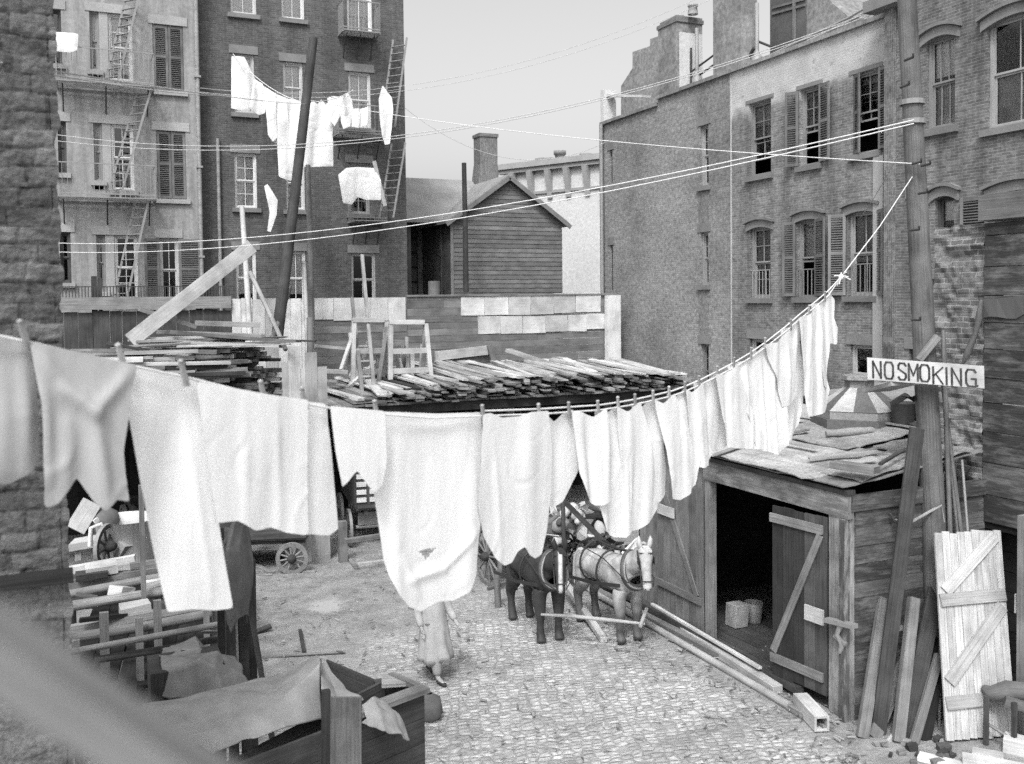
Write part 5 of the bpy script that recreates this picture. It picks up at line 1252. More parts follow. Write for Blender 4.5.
# litter trodden into the yard
random.seed(19); mb = MB()
for k in range(750):
    px_, py_ = (rr(240, 480), rr(560, 680)) if k % 3 == 0 else ((rr(560, 860), rr(600, 745)) if k % 3 == 1 else (rr(430, 860), rr(590, 764)))
    if k % 3 == 1: py_ = min(760, 575+(px_-560)*.5+abs(random.gauss(0, 28)))
    q = on_z(px_, py_, .045); L = rr(.015, .07); a = rr(0, 3.14); e = V((math.cos(a)*L, math.sin(a)*L, rr(-.006, .012)))
    mb.beam(q-e, q+e, rr(.006, .03), rr(.004, .016), Z, rr(.5, 1.9), .004)
o = mb.build('straw_litter', M['wood_old']); o['kind'] = 'stuff'; o['label'] = 'straw bits and dirt crumbs trodden into the yard paving'; o['category'] = 'litter'
# debris
random.seed(3)
for i in range(18):
    x, y = rr(690, 1000), 0; x = 858+rr(0, 95); y = rr(736, 762); q = on_z(x, y, .03); mb = MB(); s = rr(.03, .09)
    mb.beam(q-V((s, rr(-s, s), 0)), q+V((s, rr(-s, s), 0)), s*1.3, s, Z, rr(.7, 1.2), s*.25); tag(mb.build('rubble_chip', M[random.choice(('wood_old', 'wood_dark', 'slate'))]), 'small chip of rubble scattered below the leaning boards', 'rubble', 'rubble chips below the leaning boards')
# long timbers and pipes along the shed front
TG = 'long timbers lying along the stable front'
ground_board(585, 566, 778, 690, .17, .13, 'thick pale timber lying along the stable front nearest the wall', 'wood_light', 'timber', .02, group=TG, cat='timber')
ground_board(590, 590, 790, 706, .14, .12, 'round topped pale timber ending by the right stable door', 'wood_light', 'timber', .0, group=TG, cat='timber', round_=1)
ground_board(600, 580, 800, 690, .16, .1, 'dark timber between two pale timbers before the stable', 'wood_dark', 'timber', .1, group=TG, cat='timber')
ground_board(560, 572, 745, 668, .14, .12, 'grey narrow timber beneath the white horse', 'wood_old', 'timber', .0, group=TG, cat='timber')
ground_board(625, 610, 826, 728, .1, .09, 'outermost grey timber ending near the square pipe', 'wood_old', 'timber', .0, group=TG, cat='timber')
ground_board(652, 604, 760, 668, .07, .05, 'thin pale strip on top of the timbers before the stable', 'wood_white', 'timber', .2, group=TG, cat='timber')
q0, q1 = on_z(800, 700, .12), on_z(822, 724, .12); mb = MB(); e = (q1-q0).normalized()
for s, t_ in ((-1, 0), (1, 0)):
    sd = e.cross(Z); mb.beam(q0+sd*s*.09, q1+sd*s*.09, .03, .21, Z, 1); mb.beam(q0+Z*s*.09, q1+Z*s*.09, .149, .03, Z, 1)
tag(mb.build('square_pipe', M['wood_light']), 'open ended square wooden duct on the cobbles by the stable corner', 'duct')
# ------------------------------------------------------------------ rack of rails and poles at lower left
random.seed(9)
rk = thing('wagon_rack', at(140, 690, 13), 'old slatted wagon body of long rails and upright stakes at lower left', 'wagon')
def rail(x0, y0, d0, x1, y1, d1, r, nm='rail', mat='wood_old', sq=False, tone=1.0):
    mb = MB(); a, b = at(x0, y0, d0), at(x1, y1, d1)
    if sq: mb.beam(a, b, r*2.4, r*1.8, Z, tone, .006)
    else: mb.tube([a, a.lerp(b, .5)+Z*rr(-.02, .02), b], r, 8, tone)
    return mb.build(nm, M[mat], rk)
rail(60, 654, 11.9, 221, 624, 12.6, .045, tone=1.25)
rail(95, 660, 12.1, 222, 638, 12.8, .05, tone=.9, mat='wood_dark')
rail(60, 640, 12.9, 225, 611, 13.5, .075, tone=1.0)
rail(60, 631, 13.3, 228, 600, 13.9, .055, sq=True, tone=1.1)
rail(60, 608, 14.1, 228, 580, 14.7, .08, tone=1.1)
rail(60, 596, 14.8, 228, 566, 15.4, .07, tone=1.0)
rail(60, 586, 15.3, 228, 560, 15.9, .07, sq=True, tone=.8)
rail(60, 572, 15.9, 135, 558, 16.2, .06, sq=True, tone=1.6, mat='wood_light')
rail(130, 566, 15.6, 228, 551, 16.2, .05, sq=True, tone=1.2)
for x, y0, y1, d, w_ in ((104, 660, 612, 12.4, .11), (157, 648, 600, 12.7, .1), (139, 680, 618, 13.0, .1), (141, 612, 485, 14.2, .07), (206, 650, 598, 13.0, .08), (76, 660, 640, 12.2, .1), (216, 670, 590, 13.2, .12)):
    a, b = at(x, y0, d), at(x, y1, d); a.z = 0; mb = MB(); mb.beam(V((b.x, b.y, 0)), b, w_, w_*.7, (0,1,0), rr(.8, 1.2), .004); mb.build('stake', M['wood_old'], rk)
for y, d in ((.55, 12.6), (.55, 14.5), (.9, 16.0)):
    a = at(60, 600, d); b = at(225, 590, d+.4); mb = MB(); mb.beam(V((a.x, a.y, y)), V((b.x, b.y, y)), .3, .12); mb.build('cross_beam', M['wood_dark'], rk)
mb = MB()
for k in range(9):
    a = at(70+k*18, 640, 12.6+.25*(k % 3)); mb.beam(V((a.x, a.y, .75)), V((a.x+.5, a.y+3.6, 1.05)), .26, .05, Z, rr(.5, 1.1))
mb.build('floor_boards', M['wood_black'], rk)  # black wood puts the shade between the rails into the colour
SG = 'loose boards and scraps lying on the old wagon body'
for i, (x0, y0, x1, y1, d, w_, h, mt, lb_) in enumerate(((86,571,117,566,15.4,.4,.14,'wood_light','pale box like board lying left on the wagon rails'), (115,591,128,592,14.4,.3,.16,'wood_white','small white block caught between the wagon rails'),
        (143,584,170,578,15.0,.3,.1,'wood_white','short white board at the right among the wagon rails'), (76,577,108,572,15.2,.3,.1,'wood_dark','dark board edge at the left of the wagon rails'),
        (120,612,150,606,13.6,.3,.16,'wood_light','pale chunk of wood resting on the middle rails'), (160,606,215,596,13.7,.2,.1,'wood_dark','dark bundle of sticks behind the front rail'))):
    mb = MB(); mb.beam(at(x0, y0, d), at(x1, y1, d+.2), w_, h, Z, 1, .01); tag(mb.build('board', M[mt]), lb_, 'board', SG)
random.seed(31)
for k in range(9):
    x, y = rr(75, 225), rr(566, 640); d = 16.2-(y-560)/80*4; mb = MB(); a = at(x, y, d); L = rr(.15, .7); yaw = rr(-.5, .5)
    mb.beam(a, a+V((L*math.cos(yaw), L*math.sin(yaw), rr(-.08, .1))), rr(.03, .09), rr(.03, .06), Z, rr(.6, 1.3), .006)
    tag(mb.build('scrap_stick', M[random.choice(('wood_old', 'wood_dark', 'wood_black'))]), 'short scrap of wood strewn among the wagon rails at lower left', 'scrap', 'scraps strewn among the wagon rails')
# machine parts and pale tub behind
mc = thing('hand_cart', at(103, 600, 16.6), 'old pale hand cart with one solid wheel behind the wagon rails', 'cart')
wheel(mc, at(107, 546, 16.6), (.85, -.5, 0), .38, spokes=8, mat='wood_dark')
mb = MB(); mb.beam(at(72, 545, 16.8), at(100, 540, 16.9), .5, .12); mb.tube([at(90, 546, 16.5), at(91, 528, 16.5), at(101, 524, 16.6), at(103, 532, 16.6)], .04, 8, 1.6); mb.build('frame', M['wood_light'], mc)
mb = MB(); mb.beam(at(78, 560, 16.7), at(78, 545, 16.7), .1, .1, (0,1,0)); mb.beam(at(96, 562, 16.7), at(96, 542, 16.7), .1, .1, (0,1,0)); mb.build('leg', M['wood_light'], mc)
mb = MB(); mb.beam(at(75, 530, 17.0), at(92, 502, 17.3), .34, .06, (0,-1,0)); tag(mb.build('board', M['wood_white']), 'white board leaning at the edge of the stone wall below drying drawers', 'board')
tubb = MB(); c = at(128, 556, 17.2); tubb.lathe((c.x, c.y, c.z-.15), [(.42, 0), (.55, .85), (.58, .86), (.53, .84), (.5, .6)], 16, Z, 1.0); o = tag(tubb.build('wash_tub', M['wood_white']), 'pale round tub or basket behind the wagon rails', 'tub')
mb = MB(); c = at(103, 518, 17.5); mb.lathe((c.x, c.y, c.z-.4), [(.2, 0), (.3, .35), (.26, .5), (.1, .6)], 12); tag(mb.build('sack', M['canvas_dark']), 'dark sack slumped behind the hand cart under the drying drawers', 'sack')
mb = MB(); mb.beam(at(112, 535, 17.0), at(128, 552, 16.8), .3, .3, Z, 1, .02); tag(mb.build('crate', M['wood_light']), 'pale tilted crate between hand cart and tub', 'crate')
mb = MB(); mb.beam(at(60, 562, 16.9)-Z*.5, at(236, 548, 17.5)-Z*.5, 1.5, .12); 
for x in (70, 140, 228): a = at(x, 560, 17); mb.beam(V((a.x, a.y, 0)), V((a.x, a.y, a.z-.55)), .16, .16, (0,1,0))
tag(mb.build('loading_platform', M['wood_dark']), 'dark low platform carrying the hand cart and tub', 'platform')

# ------------------------------------------------------------------ cloth sheets with folds, general
def draped(pts, mat, name, label, cat, amp=.03, fr=3, sub=14, thick=.012, parent=None, group=None, seed=0):
    """pts: rows of control points (list of lists of Vectors), smoothed into a cloth surface"""
    m_, n_ = len(pts), len(pts[0])
    def bez(row, t):
        k = min(int(t*(len(row)-1)), len(row)-2); f = t*(len(row)-1)-k; f = f*f*(3-2*f)*.5+f*.5
        return row[k].lerp(row[k+1], f)
    N = sub*(n_-1); Mm = sub*(m_-1); vs = []
    for j in range(Mm+1):
        for i in range(N+1):
            rows = [bez(r, i/N) for r in pts]; p = bez(rows, j/Mm)
            w_ = noise.noise(V((p.x*fr, p.y*fr, p.z*fr*.35+seed)))
            vs.append(p+V((w_*amp, w_*amp*.8, w_*amp*.6+amp*.4*noise.noise(p*fr*2.3))))
    fs = [(j*(N+1)+i, j*(N+1)+i+1, (j+1)*(N+1)+i+1, (j+1)*(N+1)+i) for j in range(Mm) for i in range(N)]
    mb = MB(); mb.add(vs, fs, [[(0,0)]*4]*len(fs), 1, True); o = mb.build(name, M[mat], parent)
    s = o.modifiers.new('thick', 'SOLIDIFY'); s.thickness = thick
    if parent is None: tag(o, label, cat, group)
    elif label: o['label'] = label
    return o
# dark coats over a post
q = at(240, 690, 11.6); foot_ = V((q.x, q.y, 0))
ps = thing('post', foot_, 'rough dark posts standing bundled at the corner of the wagon body', 'post')
for x0, y0, x1, y1, d, w_ in ((222, 690, 220, 528, 11.9, .09), (232, 690, 228, 560, 11.7, .12), (245, 685, 240, 530, 11.8, .11), (262, 678, 249, 600, 11.6, .07), (252, 690, 250, 560, 12.0, .12)):
    mb = MB(); a, b = at(x0, y0, d), at(x1, y1, d); e = (b-a)/(b.z-a.z); mb.beam(a-e*a.z, b, w_, w_*.8, (0,1,0), rr(.8, 1.2), .006); mb.build('stake', M['wood_dark'], ps)
g = lambda x, y, d: at(x, y, d)
draped([[g(229,536,11.4), g(236,520,11.3), g(242,519,11.45), g(250,540,11.6)], [g(222,556,11.35), g(232,548,11.15), g(242,548,11.25), g(252,562,11.5)], [g(223,590,11.35), g(231,578,11.1), g(241,590,11.2), g(251,590,11.45)], [g(229,606,11.35), g(234,628,11.15), g(242,615,11.2), g(249,620,11.45)]],
       'canvas_dark', 'dark_coat', 'dark coat draped over the bundled posts', 'coat', .10, 5, 14, .015)
# crate under dark tarp
c = at(186, 690, 10.4)
mb = MB(); a = V((c.x, c.y, 0)); zt_ = at(186, 650, 10.5).z
mb.beam(V((c.x, c.y, 0)), V((c.x, c.y, zt_-.06)), .75, .6, (0,1,0), 1, .01); tag(mb.build('crate', M['wood_dark']), 'wooden crate hidden beneath the crumpled dark tarpaulin', 'crate')
draped([[g(160,652,10.9), g(176,645,11.1), g(194,638,11.2), g(207,655,11.2), g(232,655,11.2)], [g(163,654,10.3), g(184,660,10.3), g(200,662,10.3), g(216,652,10.4), g(240,668,10.6)], [g(160,676,10.05), g(178,672,10.0), g(196,664,9.9), g(214,668,10.0), g(244,682,10.3)], [g(157,700,10.0), g(180,700,9.95), g(200,704,9.85), g(222,690,9.9), g(248,690,10.2)]],
       'canvas_mid', 'tarpaulin', 'crumpled dark tarpaulin over a crate in front of the wagon rails', 'tarpaulin', .06, 3.5, 9, .012, seed=2)
# ------------------------------------------------------------------ covered wagon at the bottom
WD = 9.3
ww = thing('covered_wagon', V((at(310, 760, WD).x, at(310, 760, WD).y, 0)), 'large dark boarded wagon box half covered by pale canvas at the bottom', 'wagon')
zw = at(420, 692, WD).z
r0, r1 = at(352, 716, 8.7), at(423, 693, WD); r0.z = r1.z = zw
eu_ = (r1-r0).normalized(); ev_ = V((-eu_.y, eu_.x, 0)); ev_ = ev_ if ev_.dot(FWD) > 0 else -ev_
c0 = r1-eu_*2.1
mb = MB(); nb = 5; hz = 1.25
for k in range(nb): z0_ = zw-hz+hz*k/nb; mb.beam(V((c0.x, c0.y, z0_+hz/nb/2)), V((r1.x, r1.y, z0_+hz/nb/2)), .04, hz/nb-.006, Z, rr(.85, 1.15))
mb.build('front_panel', M['wood_dark'], ww)
mb = MB()
for base_ in (c0, r1):
    for k in range(nb): z0_ = zw-hz+hz*k/nb; mb.beam(V((base_.x, base_.y, z0_+hz/nb/2))+ev_*.03, V((base_.x, base_.y, z0_+hz/nb/2))+ev_*.55, .04, hz/nb-.006, Z, rr(.85, 1.1))
mb.beam(V((c0.x, c0.y, zw-hz))+ev_*.55, V((r1.x, r1.y, zw-hz))+ev_*.55, .05, .05)
mb.build('side_panel', M['wood_dark'], ww)
mb = MB(); L_ = 2.1
for k in range(6): mb.beam(c0+ev_*(.06+.085*k)-Z*hz, r1+ev_*(.06+.085*k)-Z*hz, .08, .05, Z, rr(.8, 1.1))
mb.beam(c0+ev_*.56-Z*(hz/2+.3), r1+ev_*.56-Z*(hz/2+.02), .04, hz, Z, .9); mb.build('floor', M['wood_dark'], ww)
mb = MB(); mb.beam(r0-eu_*.2+ev_*.02+Z*.03, r1+ev_*.0+Z*.03+eu_*.03, .15, .05, Z, 1.2); mb.beam(r1+Z*.03+ev_*.08, r1+Z*.03+ev_*.52, .07, .05, Z, 1.0); mb.build('top_rail', M['wood_old'], ww)
mb = MB(); mb.beam(c0-Z*.85-ev_*.035, r1-Z*.85-ev_*.035, .03, .12, Z, 1.3); mb.build('batten', M['wood_old'], ww)
# raised seat back inside the right end
mb = MB(); mb.prism([at(*q) for q in ((326,661,9.75),(374,681,9.75),(376,699,9.75),(343,694,9.75))], FWD*.05, .8); mb.prism([at(*q) for q in ((374.5,681,9.74),(411,675,9.74),(412,690,9.74),(376.5,699,9.74))], FWD*.05, 1.0); mb.beam(at(413.5, 691, 9.7), at(413.5, 674, 9.7), .06, .05, (0,1,0), .8); mb.build('seat_back', M['wood_dark'], ww)
mb = MB(); p0 = at(382, 701, 9.55); p0.z = zw+.02; p1 = at(418, 693, 9.6); p1.z = zw+.02; mb.beam(p0, p1, .3, .04, Z, 1.5); mb.build('seat', M['wood_old'], ww)
mb = MB(); mb.beam(at(326, 800, 8.15), at(326, 690, 8.2), .07, .06, (0,1,0), .6); mb.beam(at(346, 800, 8.1), at(346, 697, 8.14), .27, .03, -FWD, 1.9); mb.build('upright_board', M['wood_dark'], ww)
mb = MB(); mb.beam(at(318, 664, 9.5)-Z*.12, at(190, 712, 8.9)-Z*.35, .06, .06); mb.beam(at(318, 659, 9.6), at(322, 720, 9.4), .06, .06); mb.build('tent_pole', M['wood_dark'], ww)
for s, r_ in ((0, .5), (1, .5)):
    for v in (.1, 1.3): wheel(ww, c0+eu_*(.35+1.4*s)+ev_*(-.14 if v < 1 else .72)+Z*(r_-c0.z), -ev_, r_)
mb = MB()
for s in (0, 1): q = c0+eu_*(.35+1.4*s); mb.tube([V((q.x, q.y, .5))-ev_*.1, V((q.x, q.y, .5))+ev_*.74], .05, 8); mb.beam(V((q.x, q.y, .5))+ev_*.3, V((q.x, q.y, zw-hz-.02))+ev_*.3, .9, .12, (0,1,0))
mb.build('axle', M['wood_dark'], ww)
# canvas, two slopes falling from the ridge
draped([[g(316,656,9.75), g(270,678,9.6), g(225,688,9.4), g(140,706,9.1)], [g(319,657,9.5), g(275,688,9.2), g(232,696,9.0), g(130,722,8.7)], [g(320,664,9.2), g(280,702,8.85), g(235,722,8.6), g(120,760,8.2)], [g(322,720,8.95), g(285,728,8.6), g(240,742,8.4), g(120,800,8.0)]],
       'canvas', 'canvas_cover', 'pale canvas sheet stretched from peak to left over the wagon', 'tarpaulin', .05, 2.6, 12, .01, seed=1)
draped([[g(318,656,9.62), g(322,661,9.55), g(330,668,9.5)], [g(319,672,9.3), g(332,690,9.2), g(345,690,9.3)], [g(322,694,8.85), g(340,702,8.7), g(362,703,8.9)]],
       'canvas', 'canvas_flap', 'pale canvas flap hanging right of the wagon cover peak', 'tarpaulin', .04, 3, 10, .01, seed=6)
draped([[g(362,706,8.75), g(372,701,8.85), g(388,702,8.95), g(396,714,8.9)], [g(368,718,8.6), g(380,714,8.65), g(394,722,8.75), g(404,728,8.85)], [g(362,722,8.6), g(388,728,8.55), g(402,734,8.65), g(410,740,8.8)]], 'canvas', 'rag', 'crumpled pale rag hung over the wagon box edge', 'rag', .06, 5, 8, .012, seed=8)
mb = MB(); q = on_z(436, 718, .0); mb.lathe((q.x-.1, q.y, 0), [(.12, 0), (.2, .1), (.17, .3), (.05, .38)], 10); tag(mb.build('sack', M['canvas_dark']), 'small dark sack on the cobbles behind the covered wagon', 'sack')
for x, y, lb_ in ((268, 628, 'dark stick end poking over the wagon beside the coats'),): 
    mb = MB(); mb.tube([on_z(256, 632, .04), on_z(271, 626, .1)], .05, 7); tag(mb.build('stick', M['wood_dark']), lb_, 'stick')
ground_board(300, 630, 304, 652, .06, .04, 'thin stick lying on dirt behind the covered wagon', 'wood_dark', 'stick', cat='stick')
ground_board(262, 657, 345, 652, .05, .03, 'long thin lath lying in dirt behind the canvas peak', 'wood_old', 'stick', cat='stick')
# ------------------------------------------------------------------ washing
LA, LB = at(-80, 330, 3.5), at(918, 168, 14.0)
LU = V((LB.x-LA.x, LB.y-LA.y, 0)).normalized(); LN = V((LU.y, -LU.x, 0))
if LN.dot(CAM-LA) < 0: LN = -LN
def lplane(px, py): return on_plane(px, py, LA, LN)
def hung(outline, org, U, N, mat, name, label, cat, group, step=.035, amp=.03, bulge=.05, fr=7.0, seed=0, hem=0, parent=None, flare=1.0, wide=1.0, off=0.0, smooth=4, creases=(), hole=None):
    """a double cloth cut along outline (world points in the vertical plane org,U,N), filled out by the air and folded"""
    P2 = [((p-org).dot(U), p.z) for p in outline]; pts = []
    mx_ = (min(p[0] for p in P2)+max(p[0] for p in P2))/2; P2 = [(mx_+(p[0]-mx_)*wide, p[1]) for p in P2]
    n = len(P2)
    for i in range(n):
        a, b = V(P2[i]), V(P2[(i+1) % n]); k = max(1, int((b-a).length/step))
        for j in range(k): pts.append(a.lerp(b, j/k))
    # soften corners a little
    q = [p.copy() for p in pts]
    for i in range(len(pts)): pts[i] = (q[i-1]+q[i]*smooth+q[(i+1) % len(q)])/(smooth+2)
    nb = len(pts); cpts = [((a-org).dot(U), a.z, (b-org).dot(U), b.z, dp_, wd_) for a, b, dp_, wd_ in creases]; hp_ = [((p-org).dot(U), p.z) for p in hole] if hole else []
    x0, x1 = min(p.x for p in pts), max(p.x for p in pts); y0, y1 = min(p.y for p in pts), max(p.y for p in pts)
    def inside(x, y):
        c = False; j = nb-1
        for i in range(nb):
            if (pts[i].y > y) != (pts[j].y > y) and x < (pts[j].x-pts[i].x)*(y-pts[i].y)/(pts[j].y-pts[i].y)+pts[i].x: c = not c
            j = i
        return c
    def dist(x, y):
        m = 9
        for i in range(nb):
            a, b = pts[i], pts[(i+1) % nb]; d = b-a; t = max(0, min(1, ((x-a.x)*d.x+(y-a.y)*d.y)/max(1e-9, d.length_squared)))
            m = min(m, math.hypot(x-a.x-d.x*t, y-a.y-d.y*t))
        return m
    inn = []; y = y0; row = 0
    while y < y1:
        x = x0+(row % 2)*step*.5
        while x < x1:
            if inside(x, y) and dist(x, y) > step*.45: inn.append(V((x, y)))
            x += step
        y += step*.87; row += 1
    r = geometry.delaunay_2d_cdt(pts+inn, [(i, (i+1) % nb) for i in range(nb)], [list(range(nb))], 1, 1e-5)
    v2, tris = r[0], r[2]; M_ = len(v2); vs = [None]*(2*M_); onb = [dist(p.x, p.y) < 1e-3 for p in v2]
    for i, p in enumerate(v2):
        d = 0 if onb[i] else dist(p.x, p.y); h = max(0, (y1-p.y)); g = min(1, .25+h*2.2)
        ph = p.x*fr*2.4+2.4*noise.noise(V((p.x*1.6, p.y*.9, seed)))+.9*noise.noise(V((p.x*5, p.y*.7, seed+3)))
        am = .3+.9*abs(noise.noise(V((p.x*fr*.45, p.y*.8, seed+11)))*2)
        w_ = am*(.75*math.sin(ph)+.25*math.sin(2.1*ph+1))+.7*noise.noise(V((p.x*fr*.4, p.y*fr*.3, seed+4)))
        cre = abs(noise.noise(V((p.x*3.2+p.y*2.0, p.y*3.4-p.x*1.4, seed+30)))); w_ += .5*max(0, 1-cre/.10)*(noise.noise(V((p.x*2, p.y*2, seed+31))))
        for (ax, ay, bx_, by_, dp_, wd_) in cpts:
            ex, ey = bx_-ax, by_-ay; tt = max(0, min(1, ((p.x-ax)*ex+(p.y-ay)*ey)/max(1e-9, ex*ex+ey*ey))); dd_ = math.hypot(p.x-ax-ex*tt, p.y-ay-ey*tt)
            w_ += dp_/amp*math.exp(-(dd_/wd_)**2)*(.4+.6*math.sin(math.pi*min(1, max(0, tt*.9+.05))))
        w2 = noise.noise(V((p.x*fr*1.2, p.y*fr*.3, seed+20)))
        b = bulge*min(1, d/.05)*(.5+.6*w2)
        base = org+U*(p.x)+Z*(p.y-org.z)+N*(off+amp*g*w_+flare*.05*math.sin(seed*2.1)*h)
        vs[i] = base+N*max(.0012, b); vs[M_+i] = base-N*max(.0012, b*.8) if not onb[i] else None
    idx = list(range(M_))+[M_+i for i in range(M_)]
    fin = vs[:M_]; mp = {}
    for i in range(M_):
        if onb[i]: mp[i] = i
        else: mp[i] = len(fin); fin.append(vs[M_+i])
    fs = []
    def in_hole(q):
        c = False; k = len(hp_)-1
        for i in range(len(hp_)):
            if (hp_[i][1] > q.y) != (hp_[k][1] > q.y) and q.x < (hp_[k][0]-hp_[i][0])*(q.y-hp_[i][1])/(hp_[k][1]-hp_[i][1])+hp_[i][0]: c = not c
            k = i
        return c
    for t in tris:
        if hp_ and in_hole((v2[t[0]]+v2[t[1]]+v2[t[2]])/3): continue
        a, b, c = t; nn = (fin[b]-fin[a]).cross(fin[c]-fin[a])
        f = (a, b, c) if nn.dot(N) > 0 else (a, c, b); fs.append(f); fs.append((mp[f[0]], mp[f[2]], mp[f[1]]))
    mb = MB(); mb.add(fin, fs, [[(0,0)]*3]*len(fs), 1, True); o = mb.build(name, M[mat], parent)
    bs = {i for i in range(M_) if onb[i]}
    for e in o.data.edges: e.use_edge_sharp = e.vertices[0] in bs and e.vertices[1] in bs
    if parent is None: tag(o, label, cat, group)
    return o
# the long main line
topl = [(-80,318),(0,331),(32,338),(128,360),(185,372),(225,382),(262,391),(300,398),(330,403),(377,409),(430,413),(482,412),(540,410),(570,408),(600,406),(620,403),(637,400),(655,396),(672,392),(686,387),(700,381),(718,372),(735,363),(750,354),(766,343),(785,328),(800,315),(815,303),(828,292),(841,277),(880,226),(918,168)]
lp = [lplane(x, y+(5 if x < 470 else 4 if x < 830 else 0)) for x, y in topl]
mb = MB(); mb.tube([p-LN*.0 for p in lp], .007, 6, 1.0)
lp2 = [lplane(x, y-1 if x < 835 else y) for x, y in topl if x > 480 and x < 842]
mb.tube(lp2, .007, 6, 1.0)
kn = lplane(841, 277)
for k in range(7): d = V((rr(-1,1), rr(-1,1), rr(-1,1))).normalized(); mb.tube([kn-d*.01, kn+d*.06, kn+d*.11+Z*-.02], .008, 5)
mb.lathe(kn-Z*.04, [(.0, 0), (.035, .02), (.03, .06), (0, .08)], 8)
tag(mb.build('clothesline', M['rope']), 'thick white clothesline sagging across the yard up to a knot and the pole', 'clothesline')
GM = 'washing on the long main clothesline'
ML = [
 ('nightshirt', 'cloth_grey', [(-70,320),(0,334),(31,341),(36,400),(39,455),(34,472),(12,486),(-30,480),(-75,470)], 'grey white nightshirt hanging at the extreme left end of the clothesline', 'shirt'),
 ('drawers', 'cloth_grey', [(29,341),(80,353),(128,365),(123,385),(117,420),(112,450),(114,480),(117,500),(104,497),(94,509),(84,500),(69,475),(60,490),(49,504),(40,506),(38,470),(37,400)], 'creased grey white drawers with ragged leg ends at the left of the line', 'drawers'),
 ('damask_towel', 'cloth', [(129,365),(165,373),(200,381),(212,470),(222,545),(232,610),(215,612),(195,610),(172,613),(160,550),(146,480),(136,415)], 'long white patterned towel hanging lowest at the left side', 'towel'),
 ('bed_sheet', 'cloth', [(199,380),(262,394),(298,400),(300,470),(303,537),(296,536),(284,534),(270,528),(256,531),(240,520),(222,522),(212,465)], 'wide white sheet hanging between the patterned towel and the dark slit', 'sheet'),
 ('pillow_case', 'cloth', [(299,400),(328,404),(334,460),(341,531),(332,537),(318,535),(306,536),(303,490)], 'narrow white cloth just right of the dark slit in the washing', 'pillowcase'),
 ('short_shirt', 'cloth', [(329,405),(377,411),(378,460),(374,485),(367,492),(361,486),(351,469),(344,478),(337,486),(332,450)], 'short white shirt above the wheeled carts left of the union suit', 'shirt'),
 ('union_suit', 'cloth', [(378,411),(405,412),(440,414),(481,413),(484,450),(483,490),(477,530),(474,555),(473,575),(466,592),(452,601),(438,602),(424,612),(412,606),(402,594),(394,575),(390,560),(386,520),(381,470)], 'big billowing white union suit with a twisted end hanging lowest in the middle', 'underwear'),
 ('shirt', 'cloth', [(483,413),(490,412),(500,417),(515,416),(525,412),(541,411),(546,450),(547,490),(545,530),(541,556),(535,560),(529,556),(524,547),(519,552),(515,563),(508,566),(500,558),(488,535),(481,505),(482,460)], 'white shirt with two rounded tails hanging right of the union suit', 'shirt'),
 ('undershirt', 'cloth', [(542,411),(550,413),(558,416),(566,412),(572,410),(578,440),(577,470),(572,485),(566,503),(560,508),(553,505),(548,490)], 'white undershirt ending above the rubble load, right of the rounded tails', 'undershirt'),
 ('baby_shirt', 'cloth', [(573,410),(580,411),(590,411),(600,408),(603,440),(603,470),(602,500),(596,505),(590,505),(583,496),(577,470)], 'small white shirt with pointed hem above the heap of scrap', 'undershirt'),
 ('shirt', 'cloth', [(601,408),(608,409),(620,405),(628,440),(630,490),(628,530),(622,538),(614,537),(606,530),(602,505)], 'white shirt reaching down beside the white horse, left of two', 'shirt'),
 ('shirt', 'cloth', [(620,405),(628,405),(638,401),(646,440),(652,480),(655,510),(650,520),(640,530),(630,532),(627,490)], 'white shirt reaching down to the ears of the white horse', 'shirt'),
 ('vest', 'cloth', [(638,402),(646,401),(656,398),(662,430),(668,470),(668,497),(662,504),(656,508),(650,490),(645,440)], 'narrow white garment left of the opened shed door, second from the door', 'undershirt'),
 ('vest', 'cloth', [(656,398),(663,397),(672,393),(680,430),(684,470),(683,494),(675,500),(668,498),(664,450)], 'narrow white garment hanging over the top of opened shed door', 'undershirt'),
 ('long_stocking', 'cloth', [(672,393),(679,391),(686,388),(692,420),(695,460),(692,486),(684,493),(680,450)], 'white narrow cloth reaching the upper corner of the opened shed door', 'stocking'),
 ('stocking', 'cloth', [(686,388),(692,386),(700,382),(704,420),(709,455),(707,465),(700,468),(694,464),(691,430)], 'white stocking hanging at the left end of the shed lintel', 'stocking'),
 ('drawers', 'cloth', [(700,382),(708,378),(718,373),(724,410),(729,445),(724,453),(717,451),(712,449),(707,450),(704,420)], 'white drawers hanging over the shed eave left of the folded pair', 'drawers'),
 ('drawers', 'cloth', [(718,373),(726,369),(736,364),(744,400),(757,440),(757,451),(745,449),(736,448),(728,446),(723,410)], 'white drawers in the middle of the shed roof edge', 'drawers'),
 ('petticoat', 'cloth', [(736,364),(750,355),(766,344),(776,380),(780,420),(779,446),(772,457),(765,452),(757,450),(750,420),(742,390)], 'wide white drawers with creases above the stable doorway', 'drawers'),
 ('shirt', 'cloth', [(766,344),(776,337),(786,329),(790,360),(792,395),(786,405),(780,407),(776,380)], 'short white shirt above the stable roof, left of the sock', 'shirt'),
 ('stocking', 'cloth', [(786,329),(793,322),(800,317),(804,360),(806,400),(804,428),(799,441),(792,440),(789,420),(790,370)], 'long white sock hanging lowest over the stable roof', 'stocking'),
 ('undershirt', 'cloth', [(800,317),(808,310),(816,304),(821,345),(825,390),(823,412),(815,416),(808,416),(805,380)], 'white undershirt left of the last garment by the skylight', 'undershirt'),
 ('undershirt', 'cloth', [(816,304),(824,297),(830,291),(834,300),(833,318),(836,330),(834,345),(828,343),(827,365),(826,390),(822,385),(819,345)], 'last small white garment at the top right end of the washing', 'undershirt'),
]
